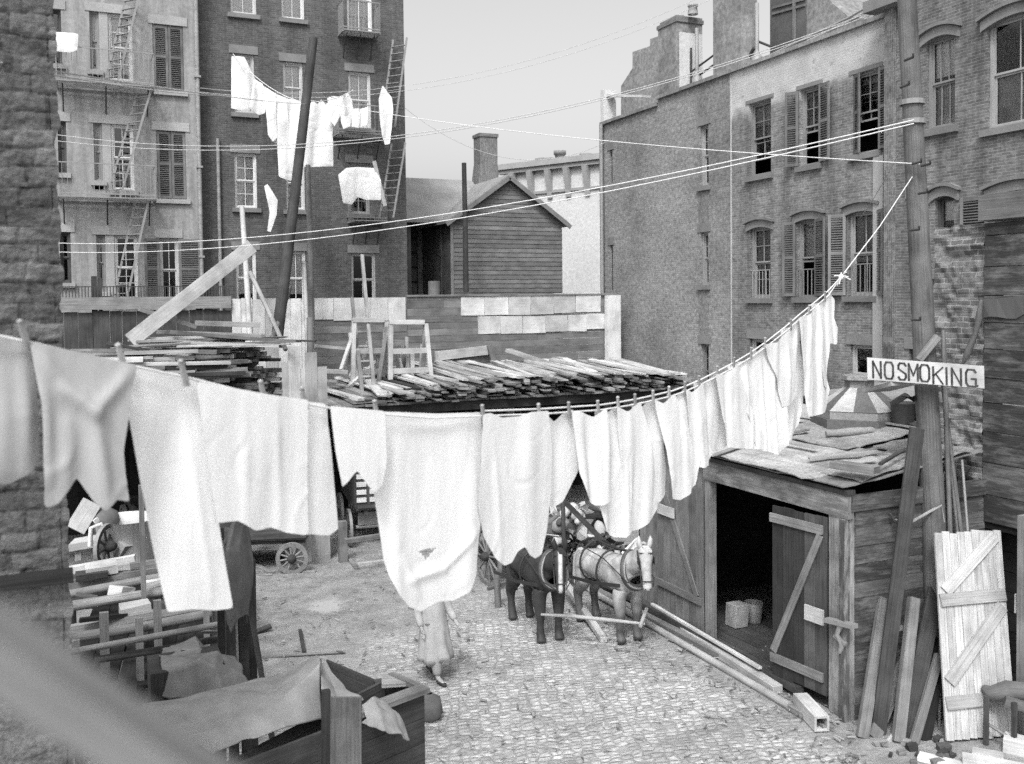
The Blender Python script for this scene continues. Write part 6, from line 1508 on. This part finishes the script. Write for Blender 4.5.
for k, (nm, mt, ol, lb_, ct) in enumerate(ML):
    dep = (lplane(*ol[len(ol)//2])-CAM).dot(FWD)
    if k >= 8:
        m_ = 2 if k in (8, 9) else 1; ol = list(ol); ol[m_] = (ol[m_][0], ol[m_][1]+(6 if k < 16 else 5))
    CR_ = {0: [(4,345,10,470,.015,.05),(24,350,30,470,.015,.04)], 1: [(31,345,58,388,.016,.035),(58,388,86,410,.022,.032),(86,410,122,372,.014,.03),(36,360,40,480,.012,.03),(85,412,96,500,.012,.035),(60,425,56,490,.012,.04)],
           2: [(186,382,214,600,.006,.02)], 3: [(240,396,246,525,.007,.03),(272,402,281,530,.008,.03)], 6: [(395,430,475,426,.007,.025),(412,580,445,568,.016,.03),(445,568,474,535,.014,.03),(405,560,420,596,.012,.03)], 7: [(490,440,503,560,.008,.03)]}.get(k, [])
    hung([lplane(x, y) for x, y in ol], LA, LU, LN, mt, nm, lb_, ct, GM, step=max(.02, dep*.0032), amp={0:.025, 1:.025, 2:.011, 3:.019, 4:.017, 5:.018, 6:.018, 7:.022}.get(k, .024), bulge=.003, seed=k*3.7, fr=8 if k > 7 else (5 if k < 2 else 4.4), wide=1.07 if k < 2 else (1.14 if k in (3, 4, 5, 7) else 1.08 if k < 8 else 1.28), off=(.035 if k < 8 else .022)*((k % 2)*2-1), creases=[(lplane(a, b), lplane(c, d), e*(2.2 if k < 2 else 1.3), f) for a, b, c, d, e, f in CR_], hole=[lplane(421, 551), lplane(439, 548), lplane(428, 561)] if k == 6 else None)
pegs = [(24,331),(121,353),(183,368),(262,387),(303,393),(375,405),(482,408),(538,406),(568,404),(597,402),(617,398),(634,395),(652,391),(668,387),(684,382),(698,376),(716,366),(733,357),(750,347),(764,337),(790,318),(808,304),(824,290)]
g0 = None
for k, (x, y) in enumerate(pegs):
    p = lplane(x, y+8)+LN*.012; mb = MB(); dirn = (Z*1.0-LU*.35+LN*.15).normalized()
    if k == 0:
        for s in (-1, 1): mb.beam(p-dirn*.05+LU*.008*s, p+dirn*.07+LU*.004*s, .012, .014, LN, 1.0)
        mb.lathe(p+dirn*.068, [(.0, 0), (.012, .003), (.014, .012), (0, .02)], 8, dirn); g0 = mb.build('clothes_peg', M['wood_light']); o = g0
        p0_ = p
    else: o = g0.copy(); C.objects.link(o); o.location = g0.location+(p-p0_)
    tag(o, 'wooden clothes peg gripping washing on the long main line', 'clothes peg', 'clothes pegs on the long main line')
# washing behind, in front of the brick tenement
YL = 27.9
wp = lambda x, y: on_y(x, y, YL)
BU, BN = V((1,0,0)), V((0,-1,0)); GB = 'washing on the rear line by the leaning pole'
BL = [
 ('shirt', [(233,56),(244,57),(254,78),(253,100),(249,111),(240,110),(233,108)], 'wide white shirt nearest the window at the left of the rear line'),
 ('undershirt', [(254,78),(262,84),(266,100),(264,113),(259,115),(254,112),(250,108)], 'small white vest, second from the left on the rear line'),
 ('undershirt', [(262,84),(270,90),(275,100),(275,120),(276,138),(272,142),(268,135),(266,112)], 'longer white vest, third from the left on the rear line'),
 ('drawers', [(270,90),(278,95),(281,120),(281,138),(278,144),(273,141),(274,110)], 'white drawers left of the long hanging strips on the rear line'),
 ('stocking', [(277,94),(286,98),(290,140),(294,175),(292,181),(286,180),(279,177),(278,140)], 'long white strip of cloth, left of the leaning pole'),
 ('stocking', [(286,98),(304,102),(302,130),(298,158),(294,172),(291,150)], 'broad white cloth hanging against the leaning pole'),
 ('towel', [(309,108),(313,101),(318,104),(321,99),(325,105),(329,98),(334,103),(331,135),(332,166),(318,166),(304,167),(306,130)], 'tall white towel just right of the leaning pole'),
 ('shirt', [(329,98),(334,96),(340,97),(347,92),(351,100),(352,110),(345,117),(340,116),(335,127),(331,120)], 'small white shirt at the right end of the rear line'),
]
for k, (nm, ol, lb_) in enumerate(BL):
    hung([wp(x, y) for x, y in ol], wp(233, 56), BU, BN, 'cloth', nm, lb_, 'washing', GB, step=.05, wide=1.15, smooth=12, amp=.09, bulge=.02, fr=3, seed=50+k*2)
YB2 = 29.5
wq = lambda x, y: on_y(x, y, YB2)
for k, (nm, ol, lb_, ct) in enumerate((('shirt', [(383,85),(387,92),(391,98),(392,110),(391,128),(389,144),(385,145),(382,135),(380,118),(379,100)], 'white shirt hanging by one end on the fire escape ladder', 'shirt'),
        ('bed_sheet', [(341,175),(348,168),(358,167),(372,168),(378,180),(378,200),(365,200),(358,197),(352,205),(345,203)], 'white sheet draped over the lowest balcony of the brick tenement', 'sheet'),
        ('undershirt', [(341,108),(346,107),(352,112),(350,126),(344,129),(342,122)], 'white vest at the left of the balcony washing', 'washing'),
        ('stocking', [(352,110),(358,108),(360,118),(358,128),(352,127)], 'small white cloth in the middle of the balcony washing', 'washing'),
        ('undershirt', [(360,109),(367,107),(367,118),(366,126),(360,126)], 'small white cloth at the right of the balcony washing', 'washing'),)):
    hung([wq(x, y) for x, y in ol], wq(341, 108), BU, BN, 'cloth', nm, lb_, ct, 'washing on the fire escape balconies' if k else None, step=.05, wide=1.15, smooth=12, amp=.08, bulge=.02, fr=3, seed=90+k)
hung([wp(x, y) for x, y in ((265,186),(268,184),(277,200),(276,215),(271,232),(268,231),(270,212))], wp(265, 186), BU, BN, 'cloth', 'pennant_cloth', 'white pointed cloth hanging below the rear line left of the pole', 'cloth', None, step=.05, wide=1.15, smooth=12, amp=.06, bulge=.02, fr=3, seed=44)
hung([on_y(x, y, 29.2) for x, y in ((57,32),(74,33),(77,34),(76,50),(70,53),(58,51))], on_y(57, 32, 29.2), BU, BN, 'cloth', 'shirt', 'white cloth hung on the upper fire escape beside the stone wall', 'cloth', None, step=.05, wide=1.15, smooth=12, amp=.09, bulge=.02, fr=3, seed=77)
mb = MB(); mb.beam(wq(374, 161), wq(385, 206), .12, .04, (0,1,0), 1.0); tag(mb.build('board', M['wood_white']), 'long white narrow board leaning on the lowest balcony', 'board')
# ------------------------------------------------------------------ thin lines across the yard
def wire(p, q, sag, r, label, mat='rope_dark', n=24):
    mb = MB(); mb.tube([p.lerp(q, k/n)-Z*(sag*4*(k/n)*(1-k/n)) for k in range(n+1)], r, 5, 1.0, True, False)
    return tag(mb.build('clothesline', M[mat]), label, 'clothesline', 'thin clotheslines strung across the yard')
tp_ = on_y(309, 100, 26.3)
plA, plB = at(914, 120, ZP-.1), at(920, 164, ZP-.1)
wire(at(-30, 58, 5.4), on_y(306, 104, 26.2), .05, .006, 'pale clothesline from the stone wall to the leaning pole')
wire(at(-30, 61, 5.4), on_y(233, 95, 27.8), .08, .006, 'second pale clothesline from stone wall to the brick tenement window')
wire(on_y(233, 54, YL), on_y(307, 103, 26.35), .25, .012, 'rear line holding white washing left of the leaning pole', 'rope')
wire(on_y(308, 101, 26.35), on_y(353, 90, 28.3), .12, .012, 'rear line holding white washing right of the leaning pole', 'rope')
for i, (y0, y1, s) in enumerate(((135, 6, 1.35), (141, 9, 1.3))): wire(on_y(58, y0, 29.3), on_x(886, y1, XA-.1), s, .010, ('upper' if i == 0 else 'lower')+' of two grey lines from upper fire escape to right roof')
for i, (y0, e, s) in enumerate(((243, plA, .55), (252, plA-Z*.05, .55))): wire(on_y(56, y0, 29.3), e, s, .010, ('upper' if i == 0 else 'lower')+' of two pale lines from the lower fire escape to the pole', 'rope')
wire(tp_, plB, .2, .008, 'single pale line from the leaning pole across to the utility pole', 'rope')
for i, (y0, y1) in enumerate(((92, 3), (88, -4))): wire(on_y(200, y0, YA-.2), on_x(745, y1-20, XA+.3), 1.2, .007, ('lower' if i == 0 else 'upper')+' of two faint lines rising from the drainpipe to the tall chimney')
wire(on_y(405, 108, 30.3), on_x(606, 142, XA-.05), 1.1, .01, 'faint grey line across the sky from brick corner to stuccoed wall')
wire(on_x(860, 218, XA-.2), at(914, 122, ZP), .1, .008, 'thin line from arched window up to the utility pole')
# ------------------------------------------------------------------ horses
def horse_mat(name, body, mane_dark, blaze, hx=0.0, hy=0.0, dapple=0.0, low=None, hoof=.05):
    m, nt, b = new_mat(name); t = NT(nt); co = t.obj(); sep = t.n('SeparateXYZ'); t.l(co, sep.inputs[0]); x, y, z = sep.outputs
    c = t.mul(t.ramp(t.noise(co, 3, 5, .6), [(.3, 1-.35), (.7, 1.2)]), body)
    if dapple: c = t.mul(c, t.ramp(t.noise(co, 9, 3, .5), [(.4, 1-dapple), (.6, 1)]))
    if low is not None:
        f = t.ramp(t.math('ADD', z, t.math('MULTIPLY', t.noise(co, 5, 3), .15)), [(.55, 1), (.95, 0)]); c = t.mix(f, c, low)
    if blaze:
        dx_ = t.math('SUBTRACT', x, hx); dy_ = t.math('ADD', y, 1.08); ca, sa_ = math.cos(hy), math.sin(hy)
        ax = t.math('ABSOLUTE', t.math('ADD', t.math('MULTIPLY', dx_, ca), t.math('MULTIPLY', dy_, sa_))); f1 = t.ramp(t.math('MULTIPLY', ax, 10), [(.2, 1), (.45, 0)]); f2 = t.ramp(t.math('MULTIPLY', t.math('SUBTRACT', -.02, t.math('ADD', t.math('MULTIPLY', dx_, -sa_), t.math('MULTIPLY', dy_, ca))), 6), [(.05, 0), (.3, 1)])
        c = t.mix(t.mul(t.mul(f1, f2), t.ramp(t.noise(co, 14, 4, .6), [(.35, .55), (.6, 1)])), c, .5)
    f = t.ramp(z, [(.09, 1), (.115, 0)]); c = t.mix(f, c, hoof)
    t.l(c, b.inputs['Base Color']); b.inputs['Roughness'].default_value = .6; b.inputs['Specular IOR Level'].default_value = .3
    t.bump(t.noise(t.mapping(co, (40, 40, 12)), 1.2, 3), b, .15, .01); return m
def horse(mat, hair, label, loc, rz, headdx=0, headdz=0, hyaw=0, stance=0.0, name='horse'):
    me = bpy.data.meshes.new(name); J = []; E = []; Rr = []
    def j(p, r, par=None):
        J.append(V(p)); Rr.append(r if isinstance(r, tuple) else (r, r)); i = len(J)-1
        if par is not None: E.append((par, i))
        return i
    pel = j((0,.62,1.26), (.33,.33)); rump = j((0,.88,1.22), (.25,.27), pel); mid = j((0,.15,1.19), (.37,.36), pel); ribs = j((0,-.22,1.17), (.36,.37), mid); ch = j((0,-.52,1.18), (.31,.35), ribs); br = j((0,-.72,1.14), (.24,.26), ch)
    wi = j((0,-.64,1.38), (.2,.26), ch); n1 = j((headdx*.3,-.84,1.50+headdz*.3), (.15,.22), wi); n2 = j((headdx*.7,-.99,1.62+headdz*.7), (.125,.18), n1); po = j((headdx,-1.08,1.72+headdz), (.115,.14), n2)
    hx, hz = headdx, headdz
    ca, sa_ = math.cos(hyaw), math.sin(hyaw)
    def H(x, y, z): dy = y+1.08; return V((hx+x*ca-dy*sa_, -1.08+x*sa_+dy*ca, z+hz))
    h1 = j(H(0,-1.19,1.63), (.125,.15), po); h2 = j(H(0,-1.26,1.46), (.1,.125), h1); h3 = j(H(0,-1.31,1.30), (.078,.09), h2); h4 = j(H(0,-1.34,1.17), (.085,.085), h3); j(H(0,-1.345,1.10), (.06,.06), h4)
    for s in (-1, 1):
        st = stance*s
        sh = j((s*.17,-.55,1.0), (.16,.18), ch); el = j((s*.18,-.5,.84), (.12,.14), sh); k = j((s*.175,-.54-st,.50), (.088,.098), el); cn_ = j((s*.175,-.525-st,.36), (.056,.064), k); f = j((s*.175,-.52-st,.18), (.068,.08), cn_); p = j((s*.175,-.56-st,.1), (.075,.082), f); j((s*.175,-.585-st,.02), (.11,.12), p)
        hp = j((s*.17,.70,1.04), (.21,.24), pel); sf = j((s*.19,.58,.86), (.16,.18), hp); hk = j((s*.175,.86+st,.56), (.086,.105), sf); cn_ = j((s*.175,.83+st,.38), (.06,.07), hk); f = j((s*.175,.80+st,.19), (.07,.082), cn_); p = j((s*.175,.76+st,.1), (.076,.082), f); j((s*.175,.735+st,.02), (.11,.12), p)
    me.from_pydata(J, E, []); o = bpy.data.objects.new(name, me); C.objects.link(o)
    sk = o.modifiers.new('skin', 'SKIN'); sk.use_smooth_shade = True; sk.branch_smoothing = .6
    lay = me.skin_vertices[0].data if me.skin_vertices else None
    if lay is None:
        bmx = bmesh.new(); bmx.from_mesh(me); bmx.verts.layers.skin.verify(); bmx.to_mesh(me); bmx.free(); lay = me.skin_vertices[0].data
    for v, r in zip(lay, Rr): v.radius = r
    lay[0].use_root = True
    s = o.modifiers.new('sub', 'SUBSURF'); s.levels = 2; s.render_levels = 2
    dg = bpy.context.evaluated_depsgraph_get(); dg.update(); em = bpy.data.meshes.new_from_object(o.evaluated_get(dg)); o.modifiers.clear(); o.data = em
    em.materials.clear(); em.materials.append(M[mat]); em.polygons.foreach_set('use_smooth', [True]*len(em.polygons))
    tag(o, label, 'horse', 'horses of the waiting team')
    for s in (-1, 1):
        mb = MB(); mb.tube([H(s*.07,-1.10,1.77), H(s*.092,-1.11,1.85), H(s*.10,-1.10,1.92), H(s*.095,-1.09,1.97)], [.04, .048, .033, .006], 8); mb.build('ear', M[mat if False else hair], o)
        mb = MB(); mb.lathe(H(s*.108,-1.235,1.58), [(0,-.02),(.016,-.012),(.02,0),(.016,.012),(0,.02)], 10); mb.build('eye', M['leather'], o)
        mb = MB(); mb.lathe(H(s*.04,-1.405,1.15), [(0,-.012),(.012,-.006),(.014,0),(.012,.006),(0,.012)], 8); mb.build('nostril', M['leather'], o)
    mb = MB()
    for k in range(14):
        f = k/13; b0 = V((0,-.62,1.58)).lerp(V((hx*.95,-1.04,1.84+hz)), f); mb.tube([b0, b0+V((.09+rr(-.02,.03), rr(-.03,.03), -.07)), b0+V((.13+rr(-.03,.03), .02, -.24+rr(-.06,.06)))], [.03, .028, .008], 5, rr(.8, 1.1))
    for k in range(5): b0 = H((k-2)*.018, -1.14, 1.80); mb.tube([b0, b0+V((.004*k,-.09,-.05)), b0+V(((k-2)*.012,-.10,-.2))], [.02, .02, .006], 5)
    mb.build('mane', M[hair], o)
    mb = MB()
    for k in range(9):
        a = rr(-.05, .05); mb.tube([V((a*.5,1.02,1.3)), V((a,1.13,1.15)), V((a*1.4,1.14,.8)), V((a*1.2,1.1,.45))], [.035, .045, .04, .008], 6, rr(.8, 1.1))
    mb.build('tail', M[hair], o)
    # harness
    mb = MB(); n = 26; cp = []
    for k in range(n+1):
        t = 2*math.pi*k/n; up_ = math.cos(t); cp.append(V(((.225-.05*up_)*math.sin(t), -.69+.12*up_, 1.33+.29*up_)))
    mb.tube(cp, [.035+.022*math.sin(math.pi*k/n) for k in range(n+1)], 9, 1, True, False); mb.build('collar', M['collar'], o)
    mb = MB(); cp2 = [p+V((p.x*.05, -.06, 0)) for p in cp]; mb.tube(cp2, .018, 6, 1, True, False); mb.build('hames', M['iron_grey'], o)
    mb = MB()
    for s in (-1, 1):
        mb.beam(V((s*.28,-.68,1.08)), V((s*.40,0,.98)), .015, .06); mb.beam(V((s*.40,0,.98)), V((s*.36,1.25,.82)), .015, .06)
        mb.beam(H(s*.125,-1.10,1.72), H(s*.098,-1.34,1.22), .012, .03); mb.beam(H(s*.125,-1.10,1.72), H(s*.08,-1.13,1.40), .012, .03)
        mb.beam(H(s*.135,-1.29,1.58), H(s*.135,-1.17,1.58), .012, .12)
    for (pt_, wd, c_) in ((1.28, .085, -1.40), (1.71, .12, -1.235)): mb.beam(H(-wd,c_,pt_), H(wd,c_,pt_), .03, .012)
    for y, rx, rz_, cz_ in ((-.1,.385,.385,1.175), (.45,.375,.375,1.215)):
        pp = [V((rx*math.sin(2*math.pi*k/20), y, cz_+rz_*math.cos(2*math.pi*k/20))) for k in range(21)]; mb.tube(pp, .02, 5, 1, True, False)
    mb.tube([V((0,-.6,1.62)), V((0,0,1.57)), V((0,.6,1.6)), V((0,1.0,1.44))], .02, 6)
    mb.build('bridle_and_straps', M['leather'], o)
    mb = MB(); mb.tube([H(.09,-1.38,1.18), V((.28,-.9,1.2)), V((.3,-.2,1.45)), V((.25,.8,1.5))], .01, 5); mb.tube([H(-.09,-1.38,1.18), V((-.28,-.9,1.2)), V((-.3,-.2,1.45)), V((-.25,.8,1.5))], .01, 5); mb.build('reins', M['leather'], o)
    o.location = loc; o.rotation_euler = (0, 0, rz); return o
M['coat_brown'] = horse_mat('dark_bay_coat', .045, .02, True, -.04, R(-24))
M['coat_white'] = horse_mat('dappled_white_coat', .46, .3, False, 0, .22, .25, .1)
M['collar'] = flat('worn_collar', .07, .6, 0, .3); M['hair_dark'] = flat('dark_hair', .02, .7); M['hair_white'] = flat('pale_hair', .42, .7)
f1 = on_z(551, 643, 0); f2 = on_z(630.5, 643.5, 0)
rz = R(2)
def place(f, rz_): d = Matrix.Rotation(rz_, 3, 'Z') @ V((0, .585, 0)); return V((f.x, f.y, 0))+d
horse('coat_brown', 'hair_dark', 'dark brown horse with white blaze facing the viewer', place(f1, R(-2)), R(-2), -.04, 0, R(-24))
horse('coat_white', 'hair_white', 'pale dappled horse standing beside the stable, facing the viewer', place(f2, R(4)), R(4), -.05, .04, R(-26))

# ------------------------------------------------------------------ someone in pale clothes walking behind the washing
def skin(name, J, mat, parent=None, levels=2):
    """J: list of (key, point, radius, parent key)"""
    idx = {}; pts = []; ed = []; rad = []
    for k, p, r, par in J:
        idx[k] = len(pts); pts.append(V(p)); rad.append(r)
        if par is not None: ed.append((idx[par], idx[k]))
    me = bpy.data.meshes.new(name); me.from_pydata(pts, ed, []); o = bpy.data.objects.new(name, me); C.objects.link(o)
    sk = o.modifiers.new('skin', 'SKIN'); sk.use_smooth_shade = True
    if not me.skin_vertices:
        b_ = bmesh.new(); b_.from_mesh(me); b_.verts.layers.skin.verify(); b_.to_mesh(me); b_.free()
    lay = me.skin_vertices[0].data
    for v, r in zip(lay, rad): v.radius = r if isinstance(r, tuple) else (r, r)
    lay[0].use_root = True
    s_ = o.modifiers.new('sub', 'SUBSURF'); s_.levels = s_.render_levels = levels
    dg = bpy.context.evaluated_depsgraph_get(); dg.update(); em = bpy.data.meshes.new_from_object(o.evaluated_get(dg)); o.modifiers.clear(); o.data = em
    em.materials.clear(); em.materials.append(M[mat]); em.polygons.foreach_set('use_smooth', [True]*len(em.polygons))
    if parent: o.parent = parent
    return o
M['skin'] = flat('skin', .34, .6); M['pale_clothes'] = cloth_mat('pale_work_clothes', .42, .02, .25); M['pale_trousers'] = cloth_mat('pale_trousers', .38, .02, .25)
q = on_z(434, 678, 0)
legs = [('p', (0,0,.92), (.12,.10), None)]
for s_, kn, an, toe in ((-1, (-.10,-.16,.50), (-.09,-.22,.09), (-.10,-.40,.035)), (1, (.10,.02,.50), (.10,.30,.13), (.11,.20,.035))):
    legs += [('h%d' % s_, (s_*.095,0,.86), .088, 'p'), ('k%d' % s_, kn, .058, 'h%d' % s_), ('c%d' % s_, V(kn).lerp(V(an), .4), .055, 'k%d' % s_), ('a%d' % s_, an, .038, 'c%d' % s_), ('t%d' % s_, toe, .035, 'a%d' % s_)]
arms = []
for s_, el, wr in ((-1, (-.24,.10,1.10), (-.25,-.02,.87)), (1, (.24,-.08,1.10), (.24,-.26,.93))):
    arms += [('s%d' % s_, (s_*.17,0,1.38), .06, 'ch'), ('e%d' % s_, el, .042, 's%d' % s_), ('w%d' % s_, wr, .028, 'e%d' % s_)]
    d_ = (V(wr)-V(el)).normalized(); pal = V(wr)+d_*.06; sd_ = V((0, 1, 0)).cross(d_).normalized(); ax = V((0, -1, 0))
    arms += [('pm%d' % s_, pal, (.032,.018), 'w%d' % s_)]
    for f, (ln, of) in enumerate(((.075,.030),(.085,.011),(.08,-.009),(.062,-.027))):
        b0 = pal+d_*.03+ax*of; m0 = b0+d_*ln*.5+sd_*.004; e0 = m0+d_*ln*.45-sd_*s_*.014
        arms += [('f%d%d' % (f, s_), b0, .0095, 'pm%d' % s_), ('g%d%d' % (f, s_), m0, .009, 'f%d%d' % (f, s_)), ('i%d%d' % (f, s_), e0, .007, 'g%d%d' % (f, s_))]
    arms += [('th%d' % s_, V(wr)+d_*.035+ax*.034, .011, 'w%d' % s_), ('ti%d' % s_, V(wr)+d_*.085+ax*.052, .009, 'th%d' % s_)]
body = legs[:1]+[('w', (0,0,1.08), (.125,.095), 'p'), ('ch', (0,-.01,1.28), (.15,.105), 'w'), ('n', (0,-.015,1.47), .052, 'ch'), ('jw', (0,-.035,1.545), (.062,.075), 'n'), ('hd', (0,-.025,1.63), (.078,.095), 'jw'), ('tp', (0,-.015,1.70), (.06,.07), 'hd')]+legs[1:]+arms
pe = skin('person', body, 'skin'); tag(pe, 'person in a long pale smock walking past below the big white union suit', 'person')
skin('trousers', [('p', (0,0,.93), (.145,.125), None)]+[(k, p, (r+.045 if not isinstance(r, tuple) else r), par) for k, p, r, par in legs[1:] if k[0] in 'hkc']+[('z-1', (-.09,-.22,.12), .062, 'c-1'), ('z1', (.10,.28,.17), .062, 'c1')], 'pale_trousers', pe)
skin('jacket', [('w', (0,0,1.02), (.155,.125), None), ('ch', (0,-.01,1.28), (.175,.128), 'w'), ('nk', (0,-.01,1.43), (.075,.075), 'ch')]+[(k, p, r+.03, par) for k, p, r, par in arms if k[0] in 'sew' and len(k) <= 3], 'pale_clothes', pe)
mb = MB(); n = 36; rows = []
for j in range(15):
    f = j/14; z = 1.36-1.02*f; rx, ry = .155+.12*f, .125+.16*f
    for i in range(n):
        a = 2*math.pi*i/n; fo = 1+f*.10*math.sin(a*7+.8*noise.noise(V((math.cos(a), math.sin(a), z*2)))*3)
        rows.append((rx*fo*math.cos(a), ry*fo*math.sin(a)-.03*f, z+.015*f*math.sin(a*3)))
mb.add(rows, [(j*n+i, j*n+(i+1) % n, (j+1)*n+(i+1) % n, (j+1)*n+i) for j in range(14) for i in range(n)], [[(0,0)]*4]*(14*n), 1, True)
o = mb.build('smock_skirt', M['pale_clothes'], pe); o.modifiers.new('t', 'SOLIDIFY').thickness = .008
for s_, a_, t_ in ((-1, (-.09,-.20,.05), (-.105,-.44,.03)), (1, (.10,.32,.10), (.11,.16,.03))):
    skin('shoe', [('a', a_, (.042,.05), None), ('m', V(a_).lerp(V(t_), .55), (.044,.038), 'a'), ('t', t_, (.04,.028), 'm')], 'leather', pe)
mb = MB(); mb.lathe((0,-.03,1.655), [(.1, 0), (.112, .03), (.105, .07), (.06, .10), (0, .108)], 16); mb.beam((0,-.11,1.665), (0,-.19,1.65), .15, .012); mb.build('cap', M['pale_clothes'], pe)
mb = MB(); mb.tube([(0,-.118,1.625), (0,-.142,1.585), (0,-.122,1.575)], [.01,.016,.012], 8); 
for s_ in (-1, 1): mb.lathe((s_*.085,-.02,1.605), [(0,-.02),(.022,-.012),(.026,.01),(0,.025)], 8, (s_,0,0))
mb.build('nose_and_ears', M['skin'], pe)
for s_ in (-1, 1): mb = MB(); mb.lathe((s_*.032,-.112,1.63), [(0,-.01),(.012,-.005),(.013,.004),(0,.01)], 8, (0,-1,0)); mb.build('eye', M['leather'], pe)
mb = MB(); mb.tube([(-.025,-.106,1.55), (0,-.114,1.549), (.025,-.106,1.55)], .005, 6); mb.build('mouth', M['leather'], pe)
pe.location = (q.x, q.y, 0); pe.rotation_euler = (0, 0, R(18))
# ------------------------------------------------------------------ light
sc = bpy.context.scene
SEL, sv = 52, V((-.55, -.75, 0)).normalized()
sv = (sv*math.cos(R(SEL))+Z*math.sin(R(SEL)))
w = bpy.data.worlds.new('World'); sc.world = w; w.use_nodes = True; nt = w.node_tree; nt.nodes.clear()
so = nt.nodes.new('ShaderNodeOutputWorld'); bg = nt.nodes.new('ShaderNodeBackground'); sky = nt.nodes.new('ShaderNodeTexSky'); bwn = nt.nodes.new('ShaderNodeRGBToBW')
sky.sky_type = 'NISHITA'; sky.sun_disc = False; sky.sun_elevation = R(SEL); sky.sun_rotation = math.atan2(sv.x, sv.y); sky.air_density = 1.6; sky.dust_density = 6.0; sky.ozone_density = 1
nt.links.new(sky.outputs[0], bwn.inputs[0]); nt.links.new(bwn.outputs[0], bg.inputs[0]); nt.links.new(bg.outputs[0], so.inputs[0]); bg.inputs[1].default_value = .14
sd = bpy.data.lights.new('sun', 'SUN'); sd.energy = 1.15; sd.angle = R(11); sd.color = (1, 1, 1)
s = bpy.data.objects.new('sun', sd); C.objects.link(s); s.rotation_euler = sv.to_track_quat('Z', 'Y').to_euler()
sc.view_settings.view_transform = 'Standard'; sc.view_settings.look = 'None'; sc.view_settings.gamma = 1; sc.view_settings.use_curve_mapping = False; sc.view_settings.exposure = .90
cam_d.dof.use_dof = True; cam_d.dof.focus_distance = 17; cam_d.dof.aperture_fstop = 2.2
sc.render.engine = 'CYCLES'
sc.cycles.max_bounces = 6; sc.cycles.transparent_max_bounces = 8; sc.cycles.use_denoising = False
